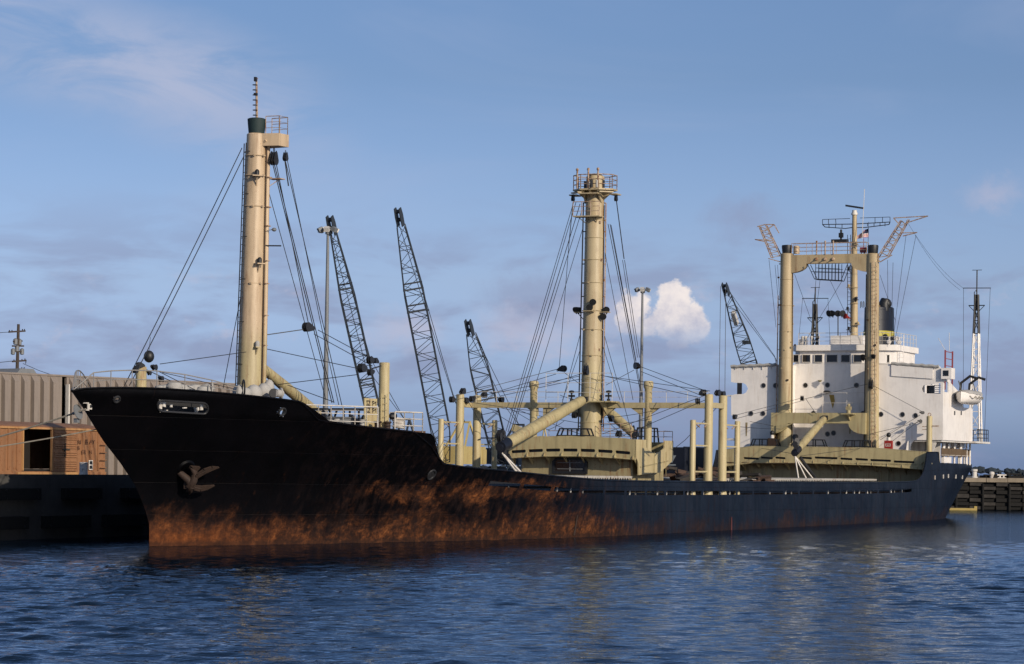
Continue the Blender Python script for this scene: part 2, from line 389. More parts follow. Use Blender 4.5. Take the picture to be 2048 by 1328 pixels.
def hull_mat():
    m, t, b = new_mat('hull_paint'); v = obj_vec(t); X, Y, Z = t.xyz(v)
    # paint: coal black forward, faded navy from amidships aft
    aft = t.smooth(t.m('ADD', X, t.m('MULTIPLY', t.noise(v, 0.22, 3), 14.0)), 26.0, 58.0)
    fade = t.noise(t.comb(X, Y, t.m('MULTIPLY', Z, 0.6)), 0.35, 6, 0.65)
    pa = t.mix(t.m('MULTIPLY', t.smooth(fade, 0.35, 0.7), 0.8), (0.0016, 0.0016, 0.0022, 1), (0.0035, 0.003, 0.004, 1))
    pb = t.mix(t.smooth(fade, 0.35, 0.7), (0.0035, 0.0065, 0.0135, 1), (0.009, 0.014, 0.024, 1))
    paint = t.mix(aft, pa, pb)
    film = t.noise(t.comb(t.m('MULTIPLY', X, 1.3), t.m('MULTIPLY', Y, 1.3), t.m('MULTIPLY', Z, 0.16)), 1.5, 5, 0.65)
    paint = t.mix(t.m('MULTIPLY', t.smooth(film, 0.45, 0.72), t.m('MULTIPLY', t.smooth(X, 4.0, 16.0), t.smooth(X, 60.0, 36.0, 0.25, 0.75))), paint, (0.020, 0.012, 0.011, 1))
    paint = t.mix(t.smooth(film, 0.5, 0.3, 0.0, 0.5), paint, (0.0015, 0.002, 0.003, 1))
    # rust creeping up from the water and a second scabbed belt above it, both broken up by noise
    fx = t.m('DIVIDE', t.m('ADD', X, 8.0), 160.0, clamp=True)
    hz = t.ramp(fx, [(0.0, 0.36), (0.055, 0.33), (0.08, 0.22), (0.12, 0.20), (0.15, 0.26), (0.19, 0.34), (0.25, 0.36), (0.285, 0.27), (0.32, 0.14), (0.40, 0.07), (0.60, 0.05), (0.80, 0.09), (0.88, 0.15), (0.91, 0.05)])
    edge = t.m('MULTIPLY', hz, 5.0)
    wv = t.node('ShaderNodeTexNoise', {'Scale': 0.5, 'Detail': 4.0}); t.put(wv.inputs['Vector'], v)
    wx, wy, wz = t.xyz(wv.outputs['Color'])
    dv = t.comb(t.m('ADD', t.m('ADD', t.m('MULTIPLY', X, 0.66), t.m('MULTIPLY', Z, -0.25)), t.m('MULTIPLY', wx, 1.3)), t.m('MULTIPLY', Y, 0.8), t.m('ADD', t.m('MULTIPLY', Z, 0.88), t.m('MULTIPLY', wy, 1.0)))
    n1 = t.noise(dv, 0.55, 5, 0.62); n2 = t.noise(dv, 2.6, 6, 0.76)
    drip = t.noise(t.comb(t.m('ADD', t.m('MULTIPLY', X, 1.9), t.m('MULTIPLY', Z, -0.25)), t.m('MULTIPLY', Y, 1.9), t.m('MULTIPLY', Z, 0.20)), 1.0, 5, 0.66)
    grit = t.noise(v, 9.0, 4, 0.7)
    rough_ = t.m('ADD', t.m('ADD', t.m('MULTIPLY', t.m('SUBTRACT', n1, 0.5), 3.4), t.m('MULTIPLY', t.m('SUBTRACT', n2, 0.5), 2.2)), t.m('MULTIPLY', t.m('SUBTRACT', drip, 0.5), 2.0))
    mask = t.smooth(t.m('ADD', t.m('MULTIPLY', t.m('SUBTRACT', edge, Z), 0.85), rough_), -0.75, 1.55)
    belt = t.m('SUBTRACT', 0.62, t.m('ABSOLUTE', t.m('SUBTRACT', Z, t.m('ADD', 2.25, t.m('MULTIPLY', wx, 0.7)))))
    belt = t.m('MULTIPLY', t.smooth(t.m('ADD', belt, t.m('MULTIPLY', rough_, 0.75)), -0.05, 0.65), t.m('MULTIPLY', t.smooth(X, 9.0, 17.0), t.smooth(X, 36.0, 28.0)))
    mask = t.m('MAXIMUM', mask, belt)
    low = t.m('MULTIPLY', t.smooth(t.m('ADD', Z, t.m('MULTIPLY', n2, 0.9)), 1.35, 0.35), t.smooth(X, 48.0, 34.0))
    mask = t.m('MAXIMUM', mask, t.m('MULTIPLY', low, t.smooth(n1, 0.28, 0.46)))
    # thin rust runs below fittings higher up
    sv = t.comb(t.m('ADD', t.m('MULTIPLY', X, 1.6), t.m('MULTIPLY', Z, -0.35)), t.m('MULTIPLY', Y, 1.6), t.m('MULTIPLY', Z, 0.20))
    run = t.m('MULTIPLY', t.smooth(t.noise(sv, 1.3, 6, 0.65), 0.60, 0.76), t.smooth(t.noise(v, 0.16, 3), 0.46, 0.62))
    run = t.m('MULTIPLY', run, t.smooth(Z, 6.4, 3.0, 0.0, 0.42))
    bare = t.noise(t.comb(t.m('MULTIPLY', X, 0.5), t.m('MULTIPLY', Y, 0.5), t.m('MULTIPLY', Z, 0.9)), 0.55, 5, 0.7)
    mask = t.m('MULTIPLY', mask, t.smooth(t.m('ADD', bare, t.smooth(Z, 1.2, 0.1, 0.0, 0.22)), 0.36, 0.56))
    mask = t.m('MULTIPLY', t.m('MAXIMUM', mask, run), 0.96)
    rc = t.ramp(t.m('ADD', t.m('MULTIPLY', t.noise(dv, 3.0, 6, 0.80), 0.62), t.m('ADD', t.m('MULTIPLY', drip, 0.20), t.m('MULTIPLY', grit, 0.18))), [(0.37, (0.010, 0.005, 0.004)), (0.46, (0.036, 0.014, 0.007)), (0.525, (0.105, 0.036, 0.013)), (0.595, (0.21, 0.073, 0.023)), (0.68, (0.38, 0.16, 0.065))])
    rc = t.mix(t.m('MULTIPLY', t.smooth(X, 12.0, 2.0), t.smooth(Z, 2.2, 0.6, 0.0, 0.45)), rc, (0.17, 0.050, 0.014, 1))
    rc = t.mix(t.smooth(Z, 0.10, 0.32, 0.55, 0.0), rc, (0.02, 0.012, 0.010, 1))
    rc = t.mix(t.m('MULTIPLY', t.smooth(X, 35.0, 46.0), 0.78), rc, (0.026, 0.016, 0.015, 1))
    rc = t.mix(t.smooth(t.noise(t.comb(X, Y, t.m('MULTIPLY', Z, 1.2)), 0.8, 5, 0.72), 0.62, 0.36, 0.0, 0.80), rc, (0.022, 0.010, 0.007, 1))
    # plate seams
    br = t.node('ShaderNodeTexBrick', {'Scale': 1.0, 'Mortar Size': 0.018, 'Mortar Smooth': 0.6, 'Brick Width': 6.4, 'Row Height': 1.55, 'Color1': (1, 1, 1, 1), 'Color2': (0.72, 0.72, 0.72, 1), 'Mortar': (0, 0, 0, 1)})
    t.put(br.inputs['Vector'], t.comb(X, t.m('ADD', Z, t.m('MULTIPLY', X, 0.004)), 0.0))
    paint = t.mix(0.45, paint, br.outputs['Color'], 'MULTIPLY')
    paint = t.mix(t.m('MULTIPLY', br.outputs['Fac'], t.smooth(t.noise(v, 0.5, 4), 0.45, 0.75, 0.0, 0.22)), paint, (0.04, 0.02, 0.014, 1))
    t.put(b.inputs['Base Color'], t.mix(mask, paint, rc))
    t.put(b.inputs['Roughness'], t.m('ADD', 0.42, t.m('MULTIPLY', mask, 0.45)))
    b.inputs['Specular IOR Level'].default_value = 0.12
    plate = t.noise(t.comb(t.m('MULTIPLY', X, 0.8), t.m('MULTIPLY', Y, 0.8), t.m('MULTIPLY', Z, 0.7)), 0.55, 3, 0.5)
    frames = t.m('MULTIPLY', t.m('SINE', t.m('MULTIPLY', X, 7.4)), t.smooth(t.noise(v, 0.2, 3), 0.45, 0.75, 0.0, 0.06))
    nb = t.bump(t.m('ADD', plate, t.m('ADD', frames, t.m('MULTIPLY', br.outputs['Fac'], -0.12))), 0.6, 0.20)
    t.put(b.inputs['Normal'], t.bump(t.m('MULTIPLY', n2, t.m('ADD', 0.25, mask)), 0.5, 0.06, nb))
    return m
M['hull'] = hull_mat()

def concrete_mat(name, col, dark=0.5):
    m, t, b = new_mat(name); v = obj_vec(t); X, Y, Z = t.xyz(v)
    n = t.noise(v, 0.5, 7, 0.65); st = t.noise(t.comb(t.m('MULTIPLY', X, 1.4), t.m('MULTIPLY', Y, 1.4), t.m('MULTIPLY', Z, 0.2)), 1.2, 5, 0.6)
    c = t.mix(t.m('MULTIPLY', t.smooth(n, 0.35, 0.7), dark), (*col, 1), tuple(q * 0.3 for q in col))
    c = t.mix(t.m('MULTIPLY', t.smooth(st, 0.5, 0.75), 0.5), c, tuple(q * 0.35 for q in col))
    t.put(b.inputs['Base Color'], c); b.inputs['Roughness'].default_value = 0.9
    t.put(b.inputs['Normal'], t.bump(t.noise(v, 3.0, 6, 0.7), 0.5, 0.05)); return m
M['quay'] = concrete_mat('quay_concrete', (0.065, 0.063, 0.061), 0.6)
M['yard'] = concrete_mat('yard_surface', (0.10, 0.095, 0.085), 0.5)
M['pier_cap'] = concrete_mat('pier_cap_concrete', (0.25, 0.205, 0.15), 0.4)
M['timber'] = plain('black_timber', (0.003, 0.0026, 0.0023), 0.9, 0, 0.5, 2)
M['timber_pale'] = plain('weathered_timber', (0.040, 0.035, 0.031), 0.9, 0, 0.85, 1.3)
M['timber_mid'] = plain('wet_timber', (0.0055, 0.0046, 0.004), 0.9, 0, 0.7, 1.5)
M['float'] = plain('yellow_float', (0.36, 0.26, 0.07), 0.6)
M['crane'] = plain('crane_steel', (0.026, 0.033, 0.043), 0.55)
M['crane_cab'] = ship_paint('crane_cab_paint', (0.45, 0.36, 0.15), None, 0.6, 0.6)
M['galv'] = plain('galvanised_steel', (0.17, 0.18, 0.19), 0.5, 0.0, 0.3)
M['lamp_white'] = plain('lamp_housing', (0.55, 0.53, 0.50), 0.5)
M['pole_wood'] = plain('creosoted_pole', (0.055, 0.042, 0.035), 0.9)
M['siding'] = ship_paint('warehouse_siding', (0.235, 0.195, 0.165), None, 0.35, 0.6, stain=(0.12, 0.10, 0.085), spot=0.72)
M['boxcar'] = ship_paint('boxcar_paint', (0.29, 0.14, 0.064), None, 0.75, 0.75, stain=(0.20, 0.070, 0.025), spot=0.56)
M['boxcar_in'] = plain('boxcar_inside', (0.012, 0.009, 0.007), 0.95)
M['boxcar_light'] = ship_paint('boxcar_frame_paint', (0.46, 0.25, 0.10), None, 0.6, 0.75, stain=(0.22, 0.08, 0.03))
M['letter'] = plain('faded_lettering', (0.085, 0.036, 0.018), 0.85)
M['letter_dark'] = plain('dark_lettering', (0.05, 0.04, 0.03), 0.8)
M['letter_pale'] = plain('pale_lettering', (0.22, 0.25, 0.27), 0.7)
M['white_label'] = plain('white_label', (0.7, 0.66, 0.6), 0.7)
M['woods'] = plain('far_foliage', (0.020, 0.032, 0.045), 0.95, 0, 0.6, 0.05)
def flag_mat():
    m, t, b = new_mat('flag_cloth'); v = t.node('ShaderNodeUVMap').outputs[0]
    X, Y, _ = t.xyz(v)
    st = t.m('GREATER_THAN', t.m('FRACT', t.m('MULTIPLY', t.m('ADD', Y, 0.0), 6.5)), 0.5)
    c = t.mix(st, (0.36, 0.02, 0.03, 1), (0.72, 0.68, 0.66, 1))
    can = t.m('MULTIPLY', t.m('LESS_THAN', X, 0.42), t.m('GREATER_THAN', Y, 0.46))
    c = t.mix(can, c, (0.012, 0.016, 0.05, 1))
    t.put(b.inputs['Base Color'], c); b.inputs['Roughness'].default_value = 0.9; return m
M['flag'] = flag_mat()

def water_mat():
    m, t, b = new_mat('harbour_water'); v = t.node('ShaderNodeTexCoord').outputs['Object']
    X, Y, _ = t.xyz(v)
    n1 = t.noise(t.comb(t.m('MULTIPLY', X, 0.62), Y, 0.0), 3.2, 3, 0.62)
    n2 = t.noise(t.comb(t.m('MULTIPLY', X, 0.55), Y, 5.0), 0.9, 3, 0.6)
    h = t.m('ADD', t.m('MULTIPLY', n1, 0.06), t.m('MULTIPLY', n2, 0.09))
    nrm = t.bump(h, 0.6, 1.0)
    t.nodes.remove(b)
    fr = t.node('ShaderNodeFresnel', {'IOR': 1.333}); t.put(fr.inputs['Normal'], nrm)
    gl = t.node('ShaderNodeBsdfGlossy', {'Color': (0.60, 0.68, 0.79, 1), 'Roughness': 0.04}); t.put(gl.inputs['Normal'], nrm)
    df = t.node('ShaderNodeBsdfDiffuse', {'Color': (0.004, 0.011, 0.022, 1)})
    mx = t.node('ShaderNodeMixShader'); t.put(mx.inputs[0], fr.outputs[0]); t.links.new(df.outputs[0], mx.inputs[1]); t.links.new(gl.outputs[0], mx.inputs[2])
    out = [n for n in t.nodes if n.type == 'OUTPUT_MATERIAL'][0]; t.links.new(mx.outputs[0], out.inputs[0])
    return m
M['water'] = water_mat()
# ---------------------------------------------------------------- water
def build_water():
    ys = [38.0]
    while ys[-1] < 95: ys.append(ys[-1] + 0.15)
    d = 0.15
    while ys[-1] < 340: d *= 1.012; ys.append(ys[-1] + d)
    while ys[-1] < 30000: d *= 1.25; ys.append(ys[-1] + d)
    ys = [-400.0, -60.0, 0.0, 25.0] + ys
    xs = list(np.arange(-30, 30, 0.16)); d = 0.16; hi = [xs[-1]]
    while hi[-1] < 110: d *= 1.02; hi.append(hi[-1] + d)
    while hi[-1] < 30000: d *= 1.5; hi.append(hi[-1] + d)
    hi = hi[1:]; xs = [-q for q in reversed(hi)] + xs + hi
    xs = np.array(xs); ys = np.array(ys)
    dxs = np.gradient(xs); dys = np.gradient(ys)
    X, Y = np.meshgrid(xs, ys); Zz = np.zeros_like(X)
    DX, DY = np.meshgrid(np.abs(dxs), np.abs(dys))
    g = np.random.RandomState(3)
    PX = np.zeros_like(X); PY = np.zeros_like(X)
    for i in range(72):
        lam = 0.46 * (2.6 / 0.46) ** (i / 71.0)
        k = 2 * math.pi / lam
        a = g.normal(0.12, 0.5)
        kx, ky = k * math.sin(a), k * math.cos(a)
        slope = 0.0225 * (1.0 if lam < 1.2 else (1.2 / lam) ** 0.8)
        w = np.clip((math.pi - np.abs(kx) * DX) / 1.2, 0, 1) * np.clip((math.pi - np.abs(ky) * DY) / 1.2, 0, 1)
        ph = kx * X + ky * Y + g.uniform(0, 6.283) + 0.7 * np.sin(0.13 * X + 0.09 * Y + i)
        amp = w * (slope / k)
        Zz += amp * np.sin(ph)
        PX += 1.0 * amp * math.sin(a) * np.cos(ph); PY += 1.0 * amp * math.cos(a) * np.cos(ph)
    gust = 0.55 + 0.75 * (0.5 + 0.5 * np.sin(0.09 * X + 0.05 * Y + 1.2 * np.sin(0.04 * Y - 0.06 * X)))
    Zz *= gust; X = X + PX * gust; Y = Y + PY * gust
    ny, nx = X.shape
    co = np.stack([X, Y, Zz], -1).reshape(-1, 3).astype(np.float32)
    idx = np.arange(ny * nx).reshape(ny, nx)
    q = np.stack([idx[:-1, :-1], idx[:-1, 1:], idx[1:, 1:], idx[1:, :-1]], -1).reshape(-1, 4).astype(np.int32)
    me = bpy.data.meshes.new('water')
    me.vertices.add(len(co)); me.vertices.foreach_set('co', co.ravel())
    me.loops.add(q.size); me.loops.foreach_set('vertex_index', q.ravel())
    me.polygons.add(len(q)); me.polygons.foreach_set('loop_start', np.arange(0, q.size, 4, dtype=np.int32))
    me.polygons.foreach_set('loop_total', np.full(len(q), 4, np.int32)); me.polygons.foreach_set('use_smooth', np.ones(len(q), bool))
    me.update(); me.materials.append(M['water'])
    o = bpy.data.objects.new('water', me); COL.objects.link(o); tag(o, kind='structure')
build_water()

# ---------------------------------------------------------------- quay behind the ship
QZ, QP = 3.15, -10.7
def build_quay():
    m = MB()
    m.prism_p([(-150, -3), (205, -3), (205, QZ), (-150, QZ)], QP, QP - 9.0)
    q = m.build('quay', M['quay'], None, S(0, QP, 0)); on_ship(q); tag(q, kind='structure')
    y = MB(); y.prism_p([(-150, QZ - 2.5), (700, QZ - 2.5), (700, QZ - 0.004), (-150, QZ - 0.004)], QP - 9.01, QP - 900)
    yo = y.build('port_yard', M['yard'], None, S(0, QP - 9, 0)); on_ship(yo); tag(yo, kind='structure')
    # heavy timber fenders hung on the face, a kerb along the edge
    k = MB(); k.prism_p([(-150, QZ), (205, QZ), (205, QZ + 0.22), (-150, QZ + 0.22)], QP - 0.02, QP - 0.35)
    ko = k.build('kerb', M['quay'], None, S(0, QP, QZ)); on_ship(ko); tag(ko, kind='structure')
    i = 0
    for s0 in np.arange(-14, 46, 6.0):
        for z0, z1, w in ((2.05, 2.65, 3.6), (0.55, 1.2, 4.4)):
            f = MB(); c = S(s0 + (0.8 if z0 > 1 else -0.7), QP + 0.17, (z0 + z1) / 2)
            f.box(c, (w, 0.34, z1 - z0)); fo = f.build('fender_timber', M['timber'], q)
            fo.location = fo.location - Vector(S(0, QP, 0))
            for dz in (-0.2, 0.2):
                b = MB(); b.cyl(c + Vector((w * 0.4, -0.17, dz)), c + Vector((w * 0.4, -0.22, dz)), 0.06, n=8)
                b.cyl(c + Vector((-w * 0.4, -0.17, dz)), c + Vector((-w * 0.4, -0.22, dz)), 0.06, n=8)
                bo = b.build('bolt', M['dark'], fo)
build_quay()

# ---------------------------------------------------------------- jetty at the end of the berth
def build_jetty():
    D = 300.0; z1 = 3.45
    xl = W(1886, 1000, D).x; xr = xl + 60
    j = empty('timber_jetty', (xl, D, 0))
    tag(j, 'black timber jetty with a pale concrete cap beyond the stern', 'jetty')
    c = MB(); c.box((30, 6, 1.2), (60, 11.0, 4.0)); c.build('core', M['timber'], j)
    n = int(60 / 1.45); rr = random.Random(4)
    mats = [M['timber'], M['timber_mid'], M['timber_pale'], M['timber_mid'], M['timber']]
    mesh_by = {}
    for q, mt in (('timber', M['timber']), ('timber_mid', M['timber_mid']), ('timber_pale', M['timber_pale'])):
        b = MB(); b.box((0, 0, 0), (1.36, 0.5, 0.42)); mesh_by[q] = b.mesh('timber_block', mt)
    for i in range(n):
        for k in range(7):
            z = 0.05 + 0.43 * k
            pale = (i + k) % 2 == 0
            u = rr.random()
            key = 'timber_pale' if (pale and u < 0.30) else ('timber_mid' if (pale or u < 0.25) else 'timber')
            o = bpy.data.objects.new('timber_block', mesh_by[key]); COL.objects.link(o); o.parent = j
            o.location = (0.7 + i * 1.45, 0.3 + (0.0 if pale else 0.26) + rr.uniform(-0.05, 0.05), z + 0.2)
            o.rotation_euler = (0, rr.uniform(-0.012, 0.012), rr.uniform(-0.02, 0.02)); o.scale = (1, 1, rr.uniform(0.8, 1.0))
        if i % 2 == 0:
            b = MB(); b.cyl((1.43 + i * 1.45, -0.05, -2), (1.43 + i * 1.45, -0.05 , 2.9), 0.14, 0.13, n=8)
            b.build('pile', M['timber'], j)
    for i in range(26):
        b = MB(); b.box((1.2 + i * 2.32, 5.2, 3.28 + rr.uniform(-0.03, 0.03)), (2.28, 10.6 + rr.uniform(-0.2, 0.2), 0.46))
        b.build('cap_block', M['pier_cap'], j)
    for px, h in ((1952, 0.95), ):
        x = W(px, 950, D).x
        b = MB(); b.lathe((x, D + 1.0, 3.49), (0, 0, 1), [(0.36, 0), (0.36, 0.12), (0.26, 0.18), (0.26, 0.7), (0.34, 0.76), (0.34, 0.95), (0.28, 0.98)], 14)
        tag(b.build('bollard', M['white_worn'], None, (x, D + 1, 3.49)), 'tall white bollard on the jetty nearest the stern', 'bollard', 'white fittings on the jetty')
    x = W(1990, 950, D).x
    b = MB(); b.lathe((x, D + 2.0, 3.49), (0, 0, 1), [(0.2, 0), (0.2, 0.3), (0.26, 0.38), (0.3, 0.5), (0.26, 0.68), (0.1, 0.74)], 14)
    tag(b.build('jetty_lamp', M['white_worn'], None, (x, D + 2, 3.49)), 'small round white dome on a short stem on the jetty', 'lamp', 'white fittings on the jetty')
    x = W(2008, 950, D).x
    b = MB(); b.box((x, D + 1.4, 3.54), (0.9, 0.4, 0.1)); b.cyl((x - 0.2, D + 1.4, 3.55), (x - 0.2, D + 1.4, 3.8), 0.1); b.cyl((x + 0.2, D + 1.4, 3.55), (x + 0.2, D + 1.4, 3.8), 0.1)
    b.cyl((x - 0.5, D + 1.4, 3.85), (x + 0.5, D + 1.4, 3.85), 0.09)
    tag(b.build('cleat', M['white_worn'], None, (x, D + 1.4, 3.49)), 'low white mooring cleat on the jetty cap', 'cleat', 'white fittings on the jetty')
    for k, (px, L, h) in enumerate(((1984, 1.5, 0.35), (2006, 2.4, 0.42), (2034, 2.6, 0.5))):
        x = W(px, 950, D).x
        b = MB()
        for q in range(3):
            b.box((x + rr.uniform(-0.1, 0.1), D + 3.2 + q * 0.28, 3.5 + 0.13 + 0.02 * q), (L, 0.26, 0.26))
        b.box((x + 0.2, D + 3.4, 3.5 + h - 0.05), (L * 0.7, 0.3, 0.2))
        tag(b.build('timber_stack', M['timber'], None, (x, D + 3.2, 3.5)), ('short black baulk stack behind the round white dome', 'black baulks of timber stacked behind the mooring cleat', 'long black timber stack at the right end of the jetty')[k], 'timber stack', 'timber on the jetty')
    a, b_ = W(1898, 1019, 296), W(1953, 1018, 296)
    b = MB(); b.box(((a.x + b_.x) / 2, 296, 0.13), (b_.x - a.x, 0.7, 0.24)); b.box((b_.x - 0.15, 296, 0.36), (0.3, 0.7, 0.22))
    tag(b.build('float_boom', M['float'], None, (a.x, 296, 0)), 'long yellow float lying on the water under the jetty', 'float')
build_jetty()

# ---------------------------------------------------------------- far shore
def build_far():
    m = MB(); m.box((0, 2600, 0.2), (9000, 900, 1.2))
    tag(m.build('far_shore', M['yard'], None, (0, 2600, 0)), kind='structure')
    g = random.Random(12); b = MB()
    for i in range(3600):
        x = g.uniform(-900, 1300); y = g.uniform(2160, 2300); top = 6.4 + 1.5 * math.sin(x * 0.02) + 0.9 * math.sin(x * 0.071) + 0.6 * math.sin(x * 0.19)
        r = g.uniform(0.8, 2.4); h = g.uniform(0.8, top) if g.random() < 0.55 else g.uniform(top - 1.6, top + 0.5)
        b.ball((x, y, h - r * 0.5), r, 6, (g.uniform(0.9, 2.2), 1.0, g.uniform(0.7, 1.2)))
    o = b.build('far_woods', M['woods'], None, (0, 2200, 0), smooth=False)
    tag(o, 'low dark line of woods on the far shore', 'woods', kind='stuff')
build_far()
# ================================================================ the ship
ship = empty('cargo_ship', (0, 0, 0)); ship.matrix_world = SHIP_M
tag(ship, 'rusty black-hulled cargo ship with cream masts and white bridge moored at the quay', 'ship')
BEAM = 9.36
STEM = [(-3, 0.7), (-1, 0.15), (0, 0.0), (1.04, 0.0), (1.76, -0.40), (2.97, -1.37), (4.03, -2.77), (5.07, -4.35), (6.55, -6.13), (7.26, -7.09), (8.0, -7.14)]
def stem_s(z): return interp(STEM, z)
def half(s, z):                                  # half breadth of the hull at station s, height z
    t = min(1, max(0, z / 6.4)) ** 1.15
    E = lerp(44, 26.5, t); n = lerp(1.9, 1.6, t)
    x = min(1, max(0, (s - stem_s(z)) / E)); pb = BEAM * (1 - (1 - x) ** n)
    t2 = min(1, max(0, z / 4.5)); s1 = lerp(106, 121, t2); a = lerp(31, 22, t2)
    y = (s - s1) / a
    ps = BEAM if y <= 0 else (BEAM * max(0, 1 - y ** 2.3) ** 0.5 if y < 1 else 0)
    return min(pb, ps)
def stern_s(z):
    t2 = min(1, max(0, z / 4.5)); return lerp(106, 121, t2) + lerp(31, 22, t2)
# sheer line: photo pixels of the port top edge, resolved on the hull
def edge_point(px, py):
    lo, hi, best = -7.3, 130.0, None
    for i in range(4000):                        # first s where the ray's athwart offset meets the hull
        s = lo + (hi - lo) * i / 4000
        p, z = at_s(px, py, s)
        if p - half(s, z) <= 0:
            best = (s, z); break
    return best
_tab = [(-7.09, 7.26)]
for c in [(165, 778), (200, 776.5), (240, 776), (280, 776.5), (330, 778), (400, 783), (480, 790), (563, 799), (602, 804)]:
    e = edge_point(*c)
    if e and e[0] > _tab[-1][0]: _tab.append(e)
STEP0 = _tab[-1][0]
_e = edge_point(634, 840); _tab.append((max(_e[0], STEP0 + 0.35), _e[1]))
STEP1 = _tab[-1][0]
for c in [(675, 847), (748, 856), (800, 861.5), (853, 867)]:
    e = edge_point(*c)
    if e and e[0] > _tab[-1][0]: _tab.append(e)
BREAK_S = _tab[-1][0]
for c in [(858, 874), (860.5, 886), (862, 898), (866, 911), (871, 919), (881, 927), (900, 931.5), (943, 936), (985, 940), (1025, 943.6)]:
    e = edge_point(*c)
    if e and e[0] > _tab[-1][0] + 0.02: _tab.append(e)
for c in [(1127, 954), (1210, 961), (1300, 963), (1440, 964), (1600, 965), (1741, 965.5), (1815, 964)]:
    e = at_p(*c, BEAM)
    if e[0] > _tab[-1][0] + 0.5: _tab.append(e)
_tab += [(108.4, 3.30), (109.6, 3.5), (110.5, 3.85), (111.1, 4.3), (111.6, 5.0), (111.9, 5.72), (115.9, 5.76), (116.05, 4.86), (143, 4.80)]
def ztop(s): return interp(_tab, s)
def hull_at(px, py):                             # point of the port hull seen at a photo pixel
    for i in range(6000):
        s = -7.4 + 140.0 * i / 6000
        p, z = at_s(px, py, s)
        if p <= half(s, z): return s, half(s, z), z
    return None
def hull_normal(s, z):
    e = 0.05
    a = S(s + e, half(s + e, z), z) - S(s - e, half(s - e, z), z)
    b = S(s, half(s, z + e), z + e) - S(s, half(s, z - e), z - e)
    n = a.cross(b).normalized()
    if n.dot(Vector((0, -1, 0))) < 0: n = -n
    return n
SLOTS = [(22.6 + 3.54 * k, 22.6 + 3.54 * k + 3.14) for k in range(24)]
DZ = [1.3, 1.2, 1.1, 1.0, 0.94, 0.84, 0.71, 0.59, 0.5, 0.4, 0.3, 0.15, 0.0]
OPEN_PX = [(314, 801.5, 415, 826.5, 11)]         # rounded mooring slot in the bow bulwark
HOLES_PX = [(563.5, 823.5, 8.0), (233, 798.5, 6.5)]
def in_open(px, py):
    for x0, y0, x1, y1, r in OPEN_PX:
        t = (px - x0) / (x1 - x0); yo = -3 + 6 * t
        cx = min(max(px, x0 + r), x1 - r); cy = min(max(py - yo, y0 + r), y1 - r)
        if (px - cx) ** 2 + (py - yo - cy) ** 2 <= r * r: return True
    for x, y, r in HOLES_PX:
        if (px - x) ** 2 + (py - y) ** 2 <= r * r: return True
    return False
